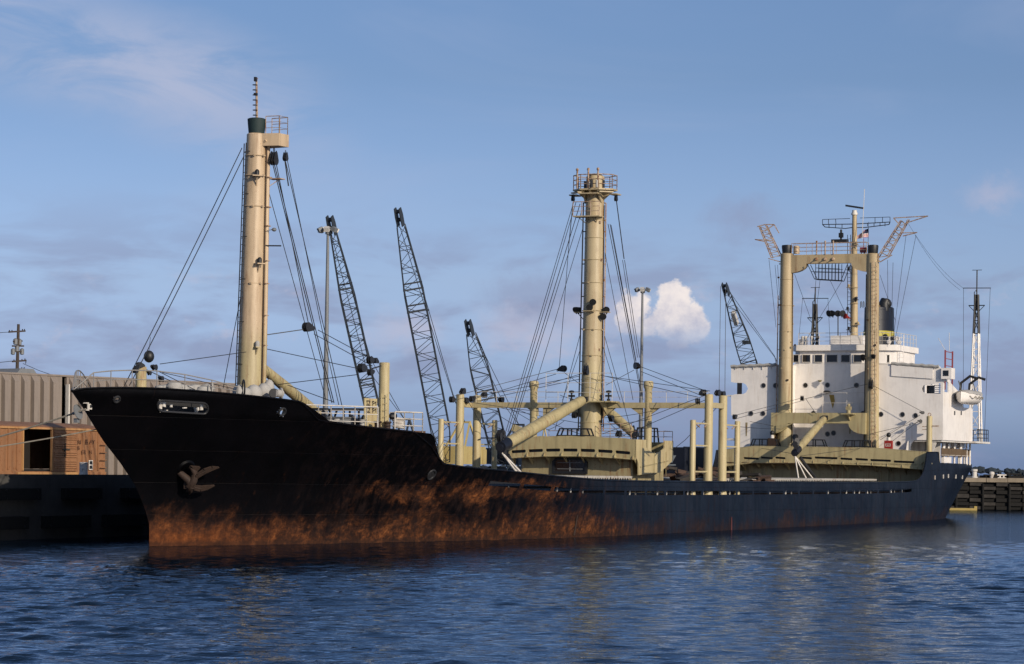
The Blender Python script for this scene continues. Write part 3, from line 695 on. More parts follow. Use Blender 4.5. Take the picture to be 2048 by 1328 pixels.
def build_hull():
    st = list(np.arange(-7.08, 12.0, 0.12)) + list(np.arange(12.0, 22.5, 0.4))
    for a, b in SLOTS: st += [a, (a + b) / 2, b]
    st += list(np.arange(108.0, 142.4, 0.5)) + [142.7, 142.85, 142.95, 143.0]
    st = sorted(set(round(float(q), 3) for q in st))
    low = 26
    def pt(s0, j, side):
        zt = ztop(s0); zb = -2.5
        z = lerp(zb, zt - DZ[0], (j / low)) if j < low else zt - DZ[j - low]
        if s0 < 20:
            a = stem_s(z); s = a + (s0 + 7.09) / 27.09 * (20 - a)
        elif s0 > 105:
            e = stern_s(z); s = 105 + (s0 - 105) / 38.0 * (e - 105)
        else: s = s0
        return S(s, side * half(s, z), z), z
    nl = low + len(DZ)
    mb = MB(); vs = []; fs = []
    for side in (1, -1):
        off = len(vs)
        for s0 in st:
            for j in range(nl): vs.append(pt(s0, j, side)[0])
        for i in range(len(st) - 1):
            sm = (st[i] + st[i + 1]) / 2
            for j in range(nl - 1):
                if j in (low + 5, low + 6) and any(a - 1e-3 < sm < b + 1e-3 for a, b in SLOTS): continue
                if sm < 6 and j > low - 4:
                    c = (pt(st[i], j, 1)[0] + pt(st[i + 1], j + 1, 1)[0]) / 2
                    if in_open(*proj(c.x, -c.y, c.z)): continue
                a = off + i * nl + j
                fs.append((a, a + nl, a + nl + 1, a + 1))
    mb.add(vs, fs)
    me = bpy.data.meshes.new('hull'); me.from_pydata([tuple(v) for v in mb.v], [], mb.f)
    bm = bmesh.new(); bm.from_mesh(me); bmesh.ops.remove_doubles(bm, verts=bm.verts, dist=0.004); bmesh.ops.recalc_face_normals(bm, faces=bm.faces); bm.to_mesh(me); bm.free()
    me.polygons.foreach_set('use_smooth', [True] * len(me.polygons)); me.set_sharp_from_angle(angle=R(50))
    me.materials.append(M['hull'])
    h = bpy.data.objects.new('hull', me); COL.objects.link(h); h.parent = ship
    # bulwark rail caps
    for side, nm in ((1, 'bulwark_rail'), (-1, 'bulwark_rail')):
        r = MB(); pts = []
        for s0 in np.concatenate([np.arange(-7.05, 13.5, 0.3), np.arange(13.5, 108, 2.0), np.arange(108, 116.2, 0.3)]):
            s0 = float(s0); z = ztop(s0); pts.append(S(s0, side * (half(s0, z) - 0.02), z + 0.01))
        r.path(pts, 0.06, 6); r.build(nm, M['hull'], h)
    # rims of the mooring openings
    x0, y0, x1, y1, rr = OPEN_PX[0]; ring = []
    for k in range(48):
        a = 2 * math.pi * k / 48; cx = x0 + rr if math.cos(a) < 0 else x1 - rr
        px = cx + rr * math.cos(a); py = (y0 + y1) / 2 + rr * math.sin(a) - 3 + 6 * (px - x0) / (x1 - x0)
        q = hull_at(px, py); n = hull_normal(q[0], q[2]); ring.append(S(*q) + n * 0.02)
    r = MB(); r.path(ring + [ring[0]], 0.055, 8, False); r.build('mooring_slot_rim', M['dark'], h)
    for x, y, rad in HOLES_PX + [(862, 949, 10.5)]:
        q = hull_at(x, y); n = hull_normal(q[0], q[2]); k = ppm(q[0], q[1])
        r = MB(); r.ring(S(*q) + n * 0.02, n, rad / k, 0.06, 18, 8); r.build('chock_rim', M['dark'], h)
    q = hull_at(862, 949); n = hull_normal(q[0], q[2]); r = MB(); r.cyl(S(*q) - n * 0.02, S(*q) + n * 0.03, 0.2, n=14); r.build('chock_plug', M['dark'], h)
    # bolster and pipe mouth for the anchor
    q = hull_at(371, 938); n = hull_normal(q[0], q[2])
    r = MB(); r.lathe(S(*q) - n * 0.3, n, [(0.55, 0.0), (0.52, 0.30), (0.42, 0.38), (0.32, 0.38), (0.30, 0.25)], 20); r.build('hawse_bolster', M['hull'], h)
    # draught strips and rust-bright plumb marks
    for px, y0, y1, mt in ((1167, 1031, 1071, M['anchor']), (1462, 1034, 1062, M['faded_mark'])):
        r = MB(); s, z0 = at_p(px, y1, BEAM); z1 = at_p(px, y0, BEAM)[1]
        r.prism([(s - 0.09, max(z0, 0)), (s + 0.09, max(z0, 0)), (s + 0.05, z1), (s - 0.05, z1)], lambda a, b, d: S(a, half(a, b) + d, b), 0.012, 0.05)
        r.build('draught_strip', mt, h)
    for px, py in ((1869, 955), (1886, 953), (1896, 952), (1911, 953), (1924, 954), (1935, 953)):
        q = hull_at(px, py)
        if q:
            n = hull_normal(q[0], q[2]); r = MB(); r.box(S(*q) + n * 0.03, (0.10, 0.08, 0.34)); r.build('draught_mark', M['white_worn'], h)
    # stem fairlead, open to the light
    q = at_p(163, 812)
    r = MB(); r.box(S(q[0] + 0.30, 0.25, q[1] - 0.02), (0.34, 0.05, 0.26)); r.box(S(q[0] + 0.12, 0.12, q[1] - 0.18), (0.24, 0.3, 0.05)); r.box(S(q[0] + 0.1, 0.12, q[1] + 0.14), (0.22, 0.3, 0.05))
    r.build('stem_fairlead', M['rail'], h)
    r = MB(); r.box(S(q[0] + 0.34, 0.29, q[1] + 0.0), (0.12, 0.06, 0.12)); r.build('fairlead_roller', M['dark'], h)
    return h
hull = build_hull()

def build_decks():
    def deck(name, s0, s1, z, mat, step=1.0, inset=0.05):
        m = MB(); ss = list(np.arange(s0, s1, step)) + [s1]; top = []
        for s in ss: top.append((s, max(half(s, z - 0.14) - inset, 0.02)))
        poly = [(s, p) for s, p in top] + [(s, -p) for s, p in reversed(top)]
        m.prism_z(poly, z - 0.12, z); return m.build(name, mat, ship)
    deck('forecastle_deck', -4.9, BREAK_S, 5.86, M['deck'])
    deck('main_deck', BREAK_S + 0.1, 112.4, 2.30, M['deck'], 2.0)
    deck('poop_deck', 112.5, 142.5, 4.74, M['deck'])
    zz = [2.3, 3.0, 3.7, 4.4, 5.1, 5.73]; sb = BREAK_S - 0.3
    m = MB(); m.prism_s([(half(sb, z) - 0.05, z) for z in zz] + [(-half(sb, z) + 0.05, z) for z in reversed(zz)], sb, sb + 0.1); m.build('forecastle_bulkhead', M['cream_worn'], ship)
build_decks()

# hatch coamings and folding covers on the main deck
def hatch(s0, s1, w, z1, n, names=True):
    c = MB(); c.sbox(s0, s1, -w, w, 2.3, z1 - 0.13); co = c.build('hatch_coaming', M['dark'], ship)
    L = (s1 - s0) / n
    for i in range(n):
        q = MB(); a, b = s0 + i * L + 0.04, s0 + (i + 1) * L - 0.04
        k = 10; prof = []
        for j in range(k + 1): prof.append((a + (b - a) * j / k, z1 + (0.05 if j % 2 else -0.02)))
        q.prism_p([(a, z1 - 0.12)] + prof + [(b, z1 - 0.12)], -w - 0.2, w + 0.2)
        hc = q.build('hatch_cover', M['hatch'], co, smooth=False)
        # pale notched skirt along the port edge, bent here and there
        q = MB(); m_ = 9; pts = [(a, z1 - 0.02)]
        for j in range(m_):
            x = a + (b - a) * j / m_; d = (b - a) / m_
            pts += [(x + d * 0.15, z1 - 0.07), (x + d * 0.5, z1 - 0.16 - 0.04 * rnd.random()), (x + d * 0.85, z1 - 0.07)]
        pts += [(b, z1 - 0.02), (b, z1 + 0.04), ((a + b) / 2, z1 + 0.05), (a, z1 + 0.04)]
        q.prism_p(pts, w + 0.22, w + 0.27); q.build('cover_skirt', M['hatch'], co, smooth=False)
hatch(21.5, 49.0, 6.2, 3.52, 7)
hatch(66.0, 106.0, 6.4, 3.40, 10)
# added dark tubes inside the bulwarks, so the freeing ports read as shaded
for sg in (-1, 1):
    m = MB(); ss = [float(q) for q in np.arange(20.0, 110.1, 3.0)]
    for z_ in (2.45, 2.72, 2.98): m.path([S(q, sg * (half(q, 2.4) - 0.75), z_) for q in ss], 0.15, 6)
    m.build('slot_shade_tubes', M['dark'], ship)
# bulwark stays and odds and ends seen through the freeing ports
for a, b in SLOTS:
    for k in range(2):
        if rnd.random() < 0.4: continue
        s = a + (b - a) * (0.3 + 0.45 * k) + rnd.uniform(-0.3, 0.3); h = half(s, 2.6)
        m = MB(); m.prism_p([(s - 0.04, 2.32), (s + 0.04, 2.32), (s + 0.2 * rnd.uniform(-1, 1), 3.0), (s + 0.2 * rnd.uniform(-1, 1) + 0.05, 3.0)], h - 0.30, h - 0.24); m.build('bulwark_stay', M['rail_grey'] if rnd.random() < 0.5 else M['white_worn'], ship)
# ---------------------------------------------------------------- rigging helpers
def cable(a, b, r=0.022, sag=0.0, parent=None, mat=None):
    a, b = Vector(a), Vector(b); m = MB()
    n = 8 if sag else 1
    m.path([a.lerp(b, i / n) - Vector((0, 0, sag * 4 * (i / n) * (1 - i / n))) for i in range(n + 1)], r, 5, False)
    return m.build('cable', mat or M['wire'], parent or ship)
def block(c, d, size=0.42, parent=None, nsheave=2):
    """cargo block: two cheek plates with a rounded crown, sheave between them, shackle"""
    c = Vector(c); d = Vector(d).normalized(); up = Vector((0, 0, 1)); side = d.cross(up)
    if side.length < 0.1: side = Vector((0, 1, 0))
    side.normalize(); w = d.cross(side).normalized()
    m = MB(); out = []
    for k in range(9):
        a = math.pi * k / 8 - math.pi / 2
        out.append((-0.25 - 0.55 * math.cos(a) * 0.9, 0.5 * math.sin(a)))
    out += [(0.55, 0.22), (0.75, 0.0), (0.55, -0.22)]
    for o in [(-0.22 + 0.44 * k / (nsheave)) for k in range(nsheave + 1)]:
        m.prism([(q[0] * size, q[1] * size) for q in out], lambda a, b, e: c + d * a + w * b + side * e, (o - 0.03) * size * 1.2, (o + 0.03) * size * 1.2)
    m.cyl(c - d * 0.25 * size - side * 0.26 * size, c - d * 0.25 * size + side * 0.26 * size, 0.34 * size, n=14)
    m.ring(c + d * 0.86 * size, side, 0.14 * size, 0.045 * size, 10, 5)
    return m.build('cargo_block', M['dark'], parent or ship)
def ladder(a, b, out, w=0.34, parent=None, mat=None, hoops=False, name='ladder', step=0.34):
    """vertical ladder from a to b, standing off along out"""
    a, b, out = Vector(a), Vector(b), Vector(out).normalized(); d = (b - a).normalized(); sd = d.cross(out).normalized() * (w / 2)
    m = MB(); L = (b - a).length
    for s_ in (-1, 1): m.cyl(a + sd * s_, b + sd * s_, 0.03, n=5)
    n = int(L / step)
    for i in range(n):
        q = a + d * (i + 0.5) * step; m.cyl(q - sd, q + sd, 0.016, n=4)
    for i in range(int(L / 2.2) + 1):
        q = a + d * min(L, 0.3 + i * 2.2)
        for s_ in (-1, 1): m.cyl(q + sd * s_, q + sd * s_ - out * 0.22, 0.02, n=4)
    if hoops:
        for i in range(int((L - 2.2) / 0.9)):
            q = a + d * (2.2 + i * 0.9); pts = []
            for k in range(9):
                t = math.pi * k / 8; pts.append(q + sd / (w / 2) * (0.34 * math.cos(t)) + out * (0.62 * math.sin(t)))
            m.path(pts, 0.014, 4, False)
        for k in (2, 4, 6):
            t = math.pi * k / 8; o = sd / (w / 2) * (0.34 * math.cos(t)) + out * (0.62 * math.sin(t))
            m.cyl(a + d * 2.2 + o, b + o, 0.012, n=4)
    return m.build(name, mat or M['rail_rust'], parent or ship)
def railing(pts, h=1.0, parent=None, mat=None, rows=3, post=1.5, r=0.022, name='railing'):
    m = MB(); pts = [Vector(q) for q in pts]; up = Vector((0, 0, 1))
    for k in range(rows):
        m.path([q + up * h * (k + 1) / rows for q in pts], r * (1.15 if k == rows - 1 else 0.8), 5, False)
    for a, b in zip(pts, pts[1:]):
        n = max(1, int(round((b - a).length / post)))
        for i in range(n + 1): q = a.lerp(b, i / n); m.cyl(q, q + up * h, r * 1.1, n=5)
    return m.build(name, mat or M['rail'], parent or ship)
def floodlight(c, d, parent, size=0.3):
    c, d = Vector(c), Vector(d).normalized(); m = MB()
    m.lathe(c - d * size * 0.5, d, [(size * 0.25, 0), (size * 0.42, size * 0.3), (size * 0.62, size * 0.8), (size * 0.66, size * 0.95), (size * 0.2, size * 0.97)], 12)
    m.cyl(c, c - Vector((0, 0, size * 0.9)), size * 0.1, n=6)
    return m.build('floodlight', M['black'], parent)
def winch(c, size, parent=None, ax=Vector((0, 1, 0)), mat=None):
    """deck winch: bedplate, drum with flanges, gear case, motor, warping head"""
    c = Vector(c); f = ax.cross(Vector((0, 0, 1))); q = size
    b = MB(); rot = Matrix((f, ax, Vector((0, 0, 1)))).transposed()
    b.box(c + Vector((0, 0, 0.1 * q)), (1.5 * q, 2.4 * q, 0.2 * q), rot)
    for s_ in (-0.7, 0.7): b.box(c + ax * s_ * q + Vector((0, 0, 0.5 * q)), (0.7 * q, 0.16 * q, 0.8 * q), rot)
    w = b.build('winch', mat or M['grey'], parent or ship)
    d = MB(); k = c + Vector((0, 0, 0.75 * q))
    d.lathe(k - ax * 0.62 * q, ax, [(0.6 * q, 0), (0.6 * q, 0.07 * q), (0.3 * q, 0.1 * q), (0.3 * q, 1.14 * q), (0.6 * q, 1.17 * q), (0.6 * q, 1.24 * q)], 18)
    d.build('drum', M['dark'], w)
    e = MB(); e.lathe(k + ax * 0.8 * q, ax, [(0.2 * q, 0), (0.3 * q, 0.05 * q), (0.18 * q, 0.25 * q), (0.28 * q, 0.5 * q), (0.1 * q, 0.52 * q)], 14)
    e.build('warping_head', mat or M['grey'], w)
    g = MB(); g.box(k - ax * 0.98 * q, (0.8 * q, 0.4 * q, 0.8 * q), rot); g.cyl(k - ax * 1.0 * q + f * 0.35 * q, k - ax * 1.0 * q + f * 1.0 * q, 0.26 * q, n=12)
    g.build('gear_case', mat or M['grey'], w)
    return w
def winch_guard(c, w, h, parent=None, ax=Vector((0, 1, 0))):
    """black trapezoid guard frame of flat bar over a winch position"""
    c = Vector(c); f = ax.cross(Vector((0, 0, 1))); m = MB(); U = Vector((0, 0, 1)); t = 0.085
    for o in (-0.35, 0.35):
        e = c + f * o
        m.bar(e - ax * w * 0.38 + U * h, e + ax * w * 0.38 + U * h, t)
        m.bar(e - ax * w * 0.5, e - ax * w * 0.38 + U * h, t); m.bar(e + ax * w * 0.5, e + ax * w * 0.38 + U * h, t)
        m.bar(e - ax * w * 0.45 + U * h * 0.4, e + ax * w * 0.45 + U * h * 0.4, t * 0.8)
        m.bar(e - ax * w * 0.1, e - ax * w * 0.1 + U * h, t); m.bar(e + ax * w * 0.16, e + ax * w * 0.16 + U * h, t)
    for k in (-0.38, 0.38): m.bar(c - f * 0.35 + ax * w * k + U * h, c + f * 0.35 + ax * w * k + U * h, t)
    return m.build('winch_guard', M['black'], parent or ship)
def boom(a, b, r, parent=None, head=True):
    """derrick boom, thickest amidships, with gooseneck heel and dark head fitting"""
    a, b = Vector(a), Vector(b); d = (b - a).normalized(); m = MB()
    L = (b - a).length
    m.path([a, a + d * 0.25, a + d * L * 0.35, a + d * L * 0.65, b], [r * 0.72, r * 0.86, r, r, r * 0.86], 16)
    o = m.build('derrick_boom', M['cream'], parent or ship)
    g = MB(); g.cyl(a - d * 0.35, a + d * 0.05, r * 0.5, n=10); g.box(a - d * 0.4, (0.3, 0.5, 0.35)); g.build('gooseneck', M['dark'], o)
    if head:
        h = MB(); h.cyl(b - d * 0.9, b + d * 0.15, r * 1.0, r * 0.9, n=14); h.cyl(b + d * 0.1, b + d * 0.35, r * 0.6, n=10)
        h.ring(b - d * 0.15 + Vector((0, 0, r * 1.1)), d.cross(Vector((0, 0, 1))), 0.16, 0.05); h.ring(b - d * 0.15 - Vector((0, 0, r * 1.1)), d.cross(Vector((0, 0, 1))), 0.16, 0.05)
        h.build('boom_head', M['navy'], o)
    return o

# ---------------------------------------------------------------- forecastle
FD = 5.86
def fore_mast():
    base, top = P(498, 792), P(513, 268)
    b0 = Vector((base.x, 0, FD)); ax = (top - b0).normalized(); L = (top - b0).length
    m = MB(); m.lathe(b0, ax, [(0.66, 0), (0.62, 1.0), (0.60, 4.0), (0.55, 9.0), (0.50, L - 0.05), (0.46, L)], 32)
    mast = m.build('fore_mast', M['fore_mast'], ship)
    def on(h): return b0 + ax * h
    def hz(py): return ((P(500, py).z - b0.z) / ax.z)
    # weld bands with lugs
    for py in (310, 350, 412, 567):
        r = MB(); h = hz(py); r.ring(on(h), ax, 0.55, 0.03, 28, 5)
        for a in (200, 250, 300, 340, 30): 
            d = Vector((math.cos(R(a)), math.sin(R(a)), 0)); r.box(on(h) + d * 0.62, (0.1, 0.1, 0.09))
        r.build('mast_band', M['fore_mast'], mast)
    # slender exhaust pipe up the port quarter
    o = S(0.32, 0.62, 0)
    p = MB(); p.path([on(0.4) + o * 1.05, on(6.0) + o, on(hz(275)) + o * 0.86], 0.125, 12); p.build('vent_pipe', M['fore_mast'], mast)
    p = MB(); o2 = S(0.05, 0.66, 0); p.path([on(0.4) + o2 * 1.05, on(hz(290)) + o2 * 0.88], 0.035, 6); p.build('conduit', M['anchor'], mast)
    # clamps
    for py in (320, 352, 412, 450, 520, 566, 630, 690):
        p = MB(); p.box(on(hz(py)) + o * 0.92, (0.34, 0.34, 0.05)); p.build('pipe_clamp', M['rail_rust'], mast)
    ladder(on(0.8) + S(-0.62, -0.45, 0), on(hz(285)) + S(-0.52, -0.36, 0), S(-0.6, -0.6, 0), 0.36, mast, M['dark'], False)
    # canvas hooded crow light and its rod
    c = MB(); c.lathe(on(L - 0.02), ax, [(0.40, 0), (0.42, 0.10), (0.47, 0.55), (0.49, 0.78), (0.40, 0.82), (0.2, 0.84)], 20); c.build('canvas_hood', M['canvas_green'], mast)
    t = P(513, 157); q = on(L + 0.7)
    r = MB(); r.path([q, t], [0.07, 0.055], 8); r.cyl(t, t + Vector((0, 0, 0.02)), 0.09, n=8); r.build('topmast_rod', M['rail_rust'], mast)
    r = MB()
    for i in range(7):
        e = q.lerp(t, 0.12 + 0.12 * i); r.ring(e + S(-0.14, -0.02, 0), (0, 0, 1), 0.12, 0.018, 10, 4)
    r.box(t - Vector((0.1, 0, 0.05)), (0.16, 0.12, 0.22)); r.box(q.lerp(t, 0.62) - Vector((0.1, 0, 0)), (0.16, 0.16, 0.12))
    r.build('foot_steps', M['dark'], mast)
    # crosstree box on the port quarter with its little rail
    cz = P(552, 290).z
    c = MB(); c.prism_z([(b0.x + 0.2, 0.2), (b0.x + 0.4, 1.35), (b0.x + 1.3, 1.45), (b0.x + 1.5, 0.2)], cz - 0.32, cz + 0.32); cr = c.build('crosstree', M['fore_mast'], mast)
    cx = [S(b0.x + 0.45, 0.55, cz + 0.32), S(b0.x + 0.5, 1.3, cz + 0.32), S(b0.x + 1.25, 1.4, cz + 0.32), S(b0.x + 1.4, 0.4, cz + 0.32)]
    railing(cx, 0.9, mast, M['rail_rust'], 3, 0.6, 0.02, 'crosstree_rail')
    # small bracket platforms with lights
    for py, a, w in ((352, 215, 0.5), (528, 235, 0.45), (695, 235, 0.3)):
        d = Vector((math.cos(R(a)), math.sin(R(a)), 0)); e = on(hz(py)) + d * 0.75
        p = MB(); p.box(e, (w, w, 0.05), Matrix.Rotation(R(a), 3, 'Z')); p.bar(e + d * 0.1, on(hz(py) - 0.5) + d * 0.5, 0.05); br = p.build('lamp_bracket', M['fore_mast'], mast)
        l = MB(); l.lathe(e + Vector((0, 0, 0.03)), (0, 0, 1), [(0.12, 0), (0.12, 0.22), (0.05, 0.3)], 10); l.build('lamp', M['black'] if py < 600 else M['canvas'], mast)
    e = on(hz(355)) + S(0.5, 1.0, 0); p = MB(); p.box(e, (0.5, 0.7, 0.05)); p.bar(e + S(0, 0.2, 0), on(hz(375)) + S(0.2, 0.5, 0), 0.04); p.build('step_plate', M['rail_rust'], mast)
    p = MB(); e = on(hz(490)) + S(0.2, 0.6, 0); p.cyl(e, e + S(0.3, 0.75, 0), 0.04, n=6); p.build('spreader_arm', M['dark'], mast)
    p = MB(); e = on(hz(460)) + S(0.1, 0.7, 0); p.cyl(e, e + S(0.1, 0.3, 0.06), 0.02, n=5); p.ball(e + S(0.12, 0.36, 0.05), 0.13, 10, (1, 1, 0.8)); p.build('lamp', M['grey'], mast)
    for py in (285, 291):
        p = MB(); e = on(hz(py)); d = Vector((math.cos(R(255 + (py - 285) * 7)), math.sin(R(255 + (py - 285) * 7)), 0)); p.prism_z([(0, 0), (0.01, 0), (0.01, 0.01)], 0, 0.01) if False else None
        p.bar(e + d * 0.45, e + d * 0.72 + Vector((0, 0, 0.14)), 0.12); p.build('lug', M['fore_mast'], mast)
    # derrick boom lowered aft
    boom(P(524, 735), P(648, 838), 0.30)
    # rigging
    ct = S(b0.x + 0.9, 1.2, cz - 0.35)
    t1, t2 = P(484, 296, -0.3), P(488, 312, 0.3)
    cable(t1, P(249, 771, -0.8), 0.024, 0.1); cable(t2, P(259, 771, 0.8), 0.024, 0.1)
    block(P(272, 738, 0.6), P(484, 300) - P(272, 738), 0.3)
    k1, k2 = P(548, 316, 0.9), P(571, 313, 1.4)
    block(k1, S(0, 0, 1), 0.5); block(k2, S(0, 0, 1), 0.32)
    cable(P(546, 330, 0.9), P(664, 806, 2.5), 0.026); cable(P(549, 330, 0.9), P(668, 806, 2.6), 0.026); cable(P(553, 330, 1.0), P(617, 648, 2.0), 0.024)
    cable(P(571, 322, 1.4), P(684, 812, 2.7), 0.022); cable(P(575, 322, 1.4), P(640, 640, 2.2), 0.02); cable(P(640, 640, 2.2), P(678, 812, 2.7), 0.02)
    cable(P(570, 322, 1.4), P(577, 372, 1.5), 0.035)
    cable(P(537, 382, 0.5), P(652, 800, 2.4), 0.02)
    cable(P(482, 590, -0.6), P(446, 778, -2.0), 0.02)
    bl = P(617, 655, 2.0); block(bl, P(640, 662, 2.2) - bl, 0.5, None, 3)
    cable(P(530, 670, 0.5), P(606, 659, 1.9), 0.026); cable(P(636, 660, 2.1), P(742, 717, 6.0), 0.02); cable(P(628, 668, 2.1), P(745, 732, 6.0), 0.02)
    cable(P(529, 697, 0.5), P(716, 737, 6.0), 0.02); cable(P(556, 769, 1.0), P(716, 749, 6.0), 0.02); cable(P(575, 770, 1.0), P(668, 804, 4.0), 0.02)
    cable(P(320, 728, 0.3), P(492, 704, 0.3), 0.02)
    return mast
fore_mast()

def forecastle_fit():
    # bow rail
    for side in (1, -1):
        pts = []
        for s0 in (-6.0, -5.2, -4.2, -3.0, -1.6, -0.2, 1.2):
            z = ztop(s0); pts.append(S(s0, side * max(half(s0, z) - 0.12, 0.05), z - 0.02))
        m = MB(); up = Vector((0, 0, 1)); hts = [0.75, 0.82, 0.86, 0.86, 0.78, 0.62, 0.40]
        m.path([S(-7.0, 0.0, 7.3)] + [q + up * h for q, h in zip(pts, hts)], 0.03, 6)
        m.path([pts[0] + up * 0.35] + [q + up * h * 0.5 for q, h in zip(pts[1:], hts[1:])], 0.02, 5)
        for q, h in zip(pts, hts): m.cyl(q, q + up * h, 0.025, n=5)
        m.build('bow_rail', M['rail_grey'], ship)
    # bow post with blocks, signal ball
    b = P(282, 776); t = P(283, 733); m = MB(); m.lathe(S(b.x, 0, FD), (0, 0, 1), [(0.27, 0), (0.26, t.z - FD - 0.03), (0.22, t.z - FD)], 18); m.build('bow_post', M['post'], ship)
    block(P(281, 730, 0.15), S(1, 0.4, -0.1), 0.28, None, 1); block(P(308, 734, 0.3), S(-1, 0, 0.2), 0.3, None, 1); block(P(298, 745, 0.3), S(-1, 0, 0.6), 0.22, None, 1); block(P(322, 757, 0.5), S(-1, 0.2, 0.4), 0.3, None, 1)
    cable(P(290, 738, 0.2), P(370, 775, 0.8), 0.022); cable(P(312, 740, 0.3), P(395, 782, 1.0), 0.02); cable(P(325, 745, 0.3), P(470, 778, 1.0), 0.018)
    # covered windlass, drums and brake wheels
    for px, py, w, h in ((333, 776, 0.55, 0.38), (352, 775, 0.4, 0.42), (395, 779, 0.5, 0.42), (378, 780, 0.5, 0.35)):
        c = P(px, py, 0.5); m = MB()
        for k in range(5):
            m.ball(Vector((c.x, c.y, c.z)) + Vector((rnd.uniform(-w, w) * 0.5, rnd.uniform(-0.5, 0.5), rnd.uniform(-0.1, 0.05))), h * rnd.uniform(0.7, 1.0), 9, (1.3, 1.2, 0.8))
        m.box((c.x, c.y, (c.z + FD) / 2 - 0.1), (w * 1.2, 0.7, max(c.z - FD - 0.1, 0.1))); m.build('windlass_cover', M['canvas'], ship)
    for px, py, r in ((425, 782, 0.42), (418, 786, 0.38)):
        c = P(px, py, 1.2); m = MB(); n = Vector((0.45, -0.9, 0.0)); m.ring(c, n, r, 0.045, 24, 6)
        for k in range(3):
            a = math.pi * k / 3; u = Vector((n.y, -n.x, 0)).normalized() * math.cos(a) + Vector((0, 0, 1)) * math.sin(a); m.cyl(c - u * r, c + u * r, 0.025, n=5)
        m.cyl(Vector((c.x, c.y, FD)), c, 0.06, n=8); m.build('brake_wheel', M['canvas'], ship)
    # dark windlass amidships, added so the bow slot reads black inside
    m = MB(); m.sbox(-3.4, 2.6, -0.55, 0.55, FD, 6.75)
    for k in range(4): m.cyl(S(-2.6 + 1.4 * k, -1.1, 6.55), S(-2.6 + 1.4 * k, 1.1, 6.55), 0.34, n=14)
    m.build('windlass', M['dark'], ship)
    # canvas draped winches round the mast foot
    for px, py, r, sc in ((478, 785, 0.34, (1, 1, 1.2)), (492, 787, 0.3, (1.2, 1, 1.0)), (508, 787, 0.42, (1.1, 1, 1.1)), (528, 785, 0.38, (1.2, 1, 1.3)), (538, 776, 0.28, (1.1, 1, 1.6))):
        c = P(px, py, 1.5); m = MB(); m.ball(c, r, 14, sc); m.ball(c + Vector((0.3, 0.1, -0.3)), r * 0.9, 12, sc); m.cyl(Vector((c.x, c.y, FD)), c, r * 1.0, r * 0.5, n=12)
        m.build('canvas_drape', M['canvas'], ship)
    c = P(487, 777, 2.0); m = MB(); m.ring(c, Vector((0.6, -0.8, 0)), 0.42, 0.045, 20, 6); m.build('brake_wheel', M['black'], ship)
    c = P(562, 787, 2.6); m = MB(); m.ring(c, Vector((0.7, -0.7, 0)), 0.26, 0.05, 18, 6); m.cyl(c, c + Vector((-0.7, 0, 0)), 0.2, n=12); m.build('warping_drum', M['canvas'], ship)
    c = P(548, 786, 2.6); m = MB(); m.cyl(c, c + Vector((0.5, 0.3, 0)), 0.24, n=12); m.build('warping_drum', M['dark'], ship)
    # added dark sheets inboard of the bow bulwark, standing in for shade
    for sg in (1, -1):
        ss = [float(q) for q in np.arange(-3.6, 2.41, 0.5)]; m = MB(); vs = []; fs = []
        for q in ss:
            for z_ in (FD, FD + 0.5, 7.0):
                for o_ in (1.15, 1.19): vs.append(S(q, sg * (half(q, FD) - o_), z_))
        for i in range(len(ss) - 1):
            for j in range(2):
                for o_ in (0, 1): c0 = i * 6 + j * 2 + o_; fs.append((c0, c0 + 6, c0 + 8, c0 + 2))
        m.add(vs, fs); m.build('slot_shade_sheet', M['dark'], ship)
    # bitts seen through the bow slot
    for px, dz, r in ((322, -0.2, 0.10), (331, -0.5, 0.13), (409, -0.3, 0.10), (346, -0.55, 0.07)):
        q = hull_at(px, 814); c = S(q[0] + 0.45, half(q[0] + 0.45, FD - 0.1) - r - 0.12, 0)
        m = MB(); zt = q[2] + 0.10 + dz * 0.4; m.lathe((c.x, c.y, FD), (0, 0, 1), [(r, 0), (r, zt - FD - 0.1), (r * 1.25, zt - FD - 0.06), (r * 1.25, zt - FD)], 12); m.build('mooring_bitt', M['white_worn'], ship)
    for px, py, w_, h_ in ((324, 815, 0.16, 0.30), (331, 812, 0.2, 0.24), (345, 815, 0.1, 0.14), (372, 819, 0.3, 0.05), (406, 818, 0.16, 0.26), (399, 821, 0.1, 0.14)):
        q = hull_at(px, py); n = hull_normal(q[0], q[2]); m = MB(); m.box(S(*q) - n * 0.16, (w_, 0.08, h_), Matrix.Rotation(0.25 * rnd.uniform(-1, 1), 3, 'Y')); m.build('fairlead_roller', M['white_worn'], ship)
    for px, py in ((563, 823), (233, 798)):
        q = hull_at(px, py); m = MB(); m.box(S(q[0] + 0.12, q[1] - 0.3, q[2] - 0.02), (0.16, 0.1, 0.16), Matrix.Rotation(0.6, 3, 'Y')); m.build('roller', M['white_worn'], ship)
    # winch guards, winches
    winch_guard(S(at_p(607, 815, 2.6)[0], 2.6, FD), 3.4, 1.05)
    winch_guard(S(at_p(712, 835, 3.4)[0], 3.4, FD), 3.4, 1.15)
    winch(S(at_p(716, 838, 4.2)[0], 4.2, FD), 0.62); winch(S(at_p(610, 825, 3.0)[0], 3.0, FD), 0.5)
    c = S(at_p(668, 838, 4.0)[0], 4.0, FD + 0.3); m = MB(); m.box(c, (1.1, 1.6, 0.6)); m.box(c + Vector((0, 0, 0.33)), (1.2, 1.7, 0.06)); m.build('deck_locker', M['grey'], ship)
    # samson post with ladder, board and bollard
    s_, z = at_p(767, 852, 6.0); t = P(769, 725, 6.0); m = MB(); b0 = S(s_, 6.0, FD)
    m.lathe(b0, t - b0, [(0.30, 0), (0.285, 0.5), (0.275, (t - b0).length - 0.03), (0.24, (t - b0).length)], 20); sp = m.build('samson_post', M['post'], ship)
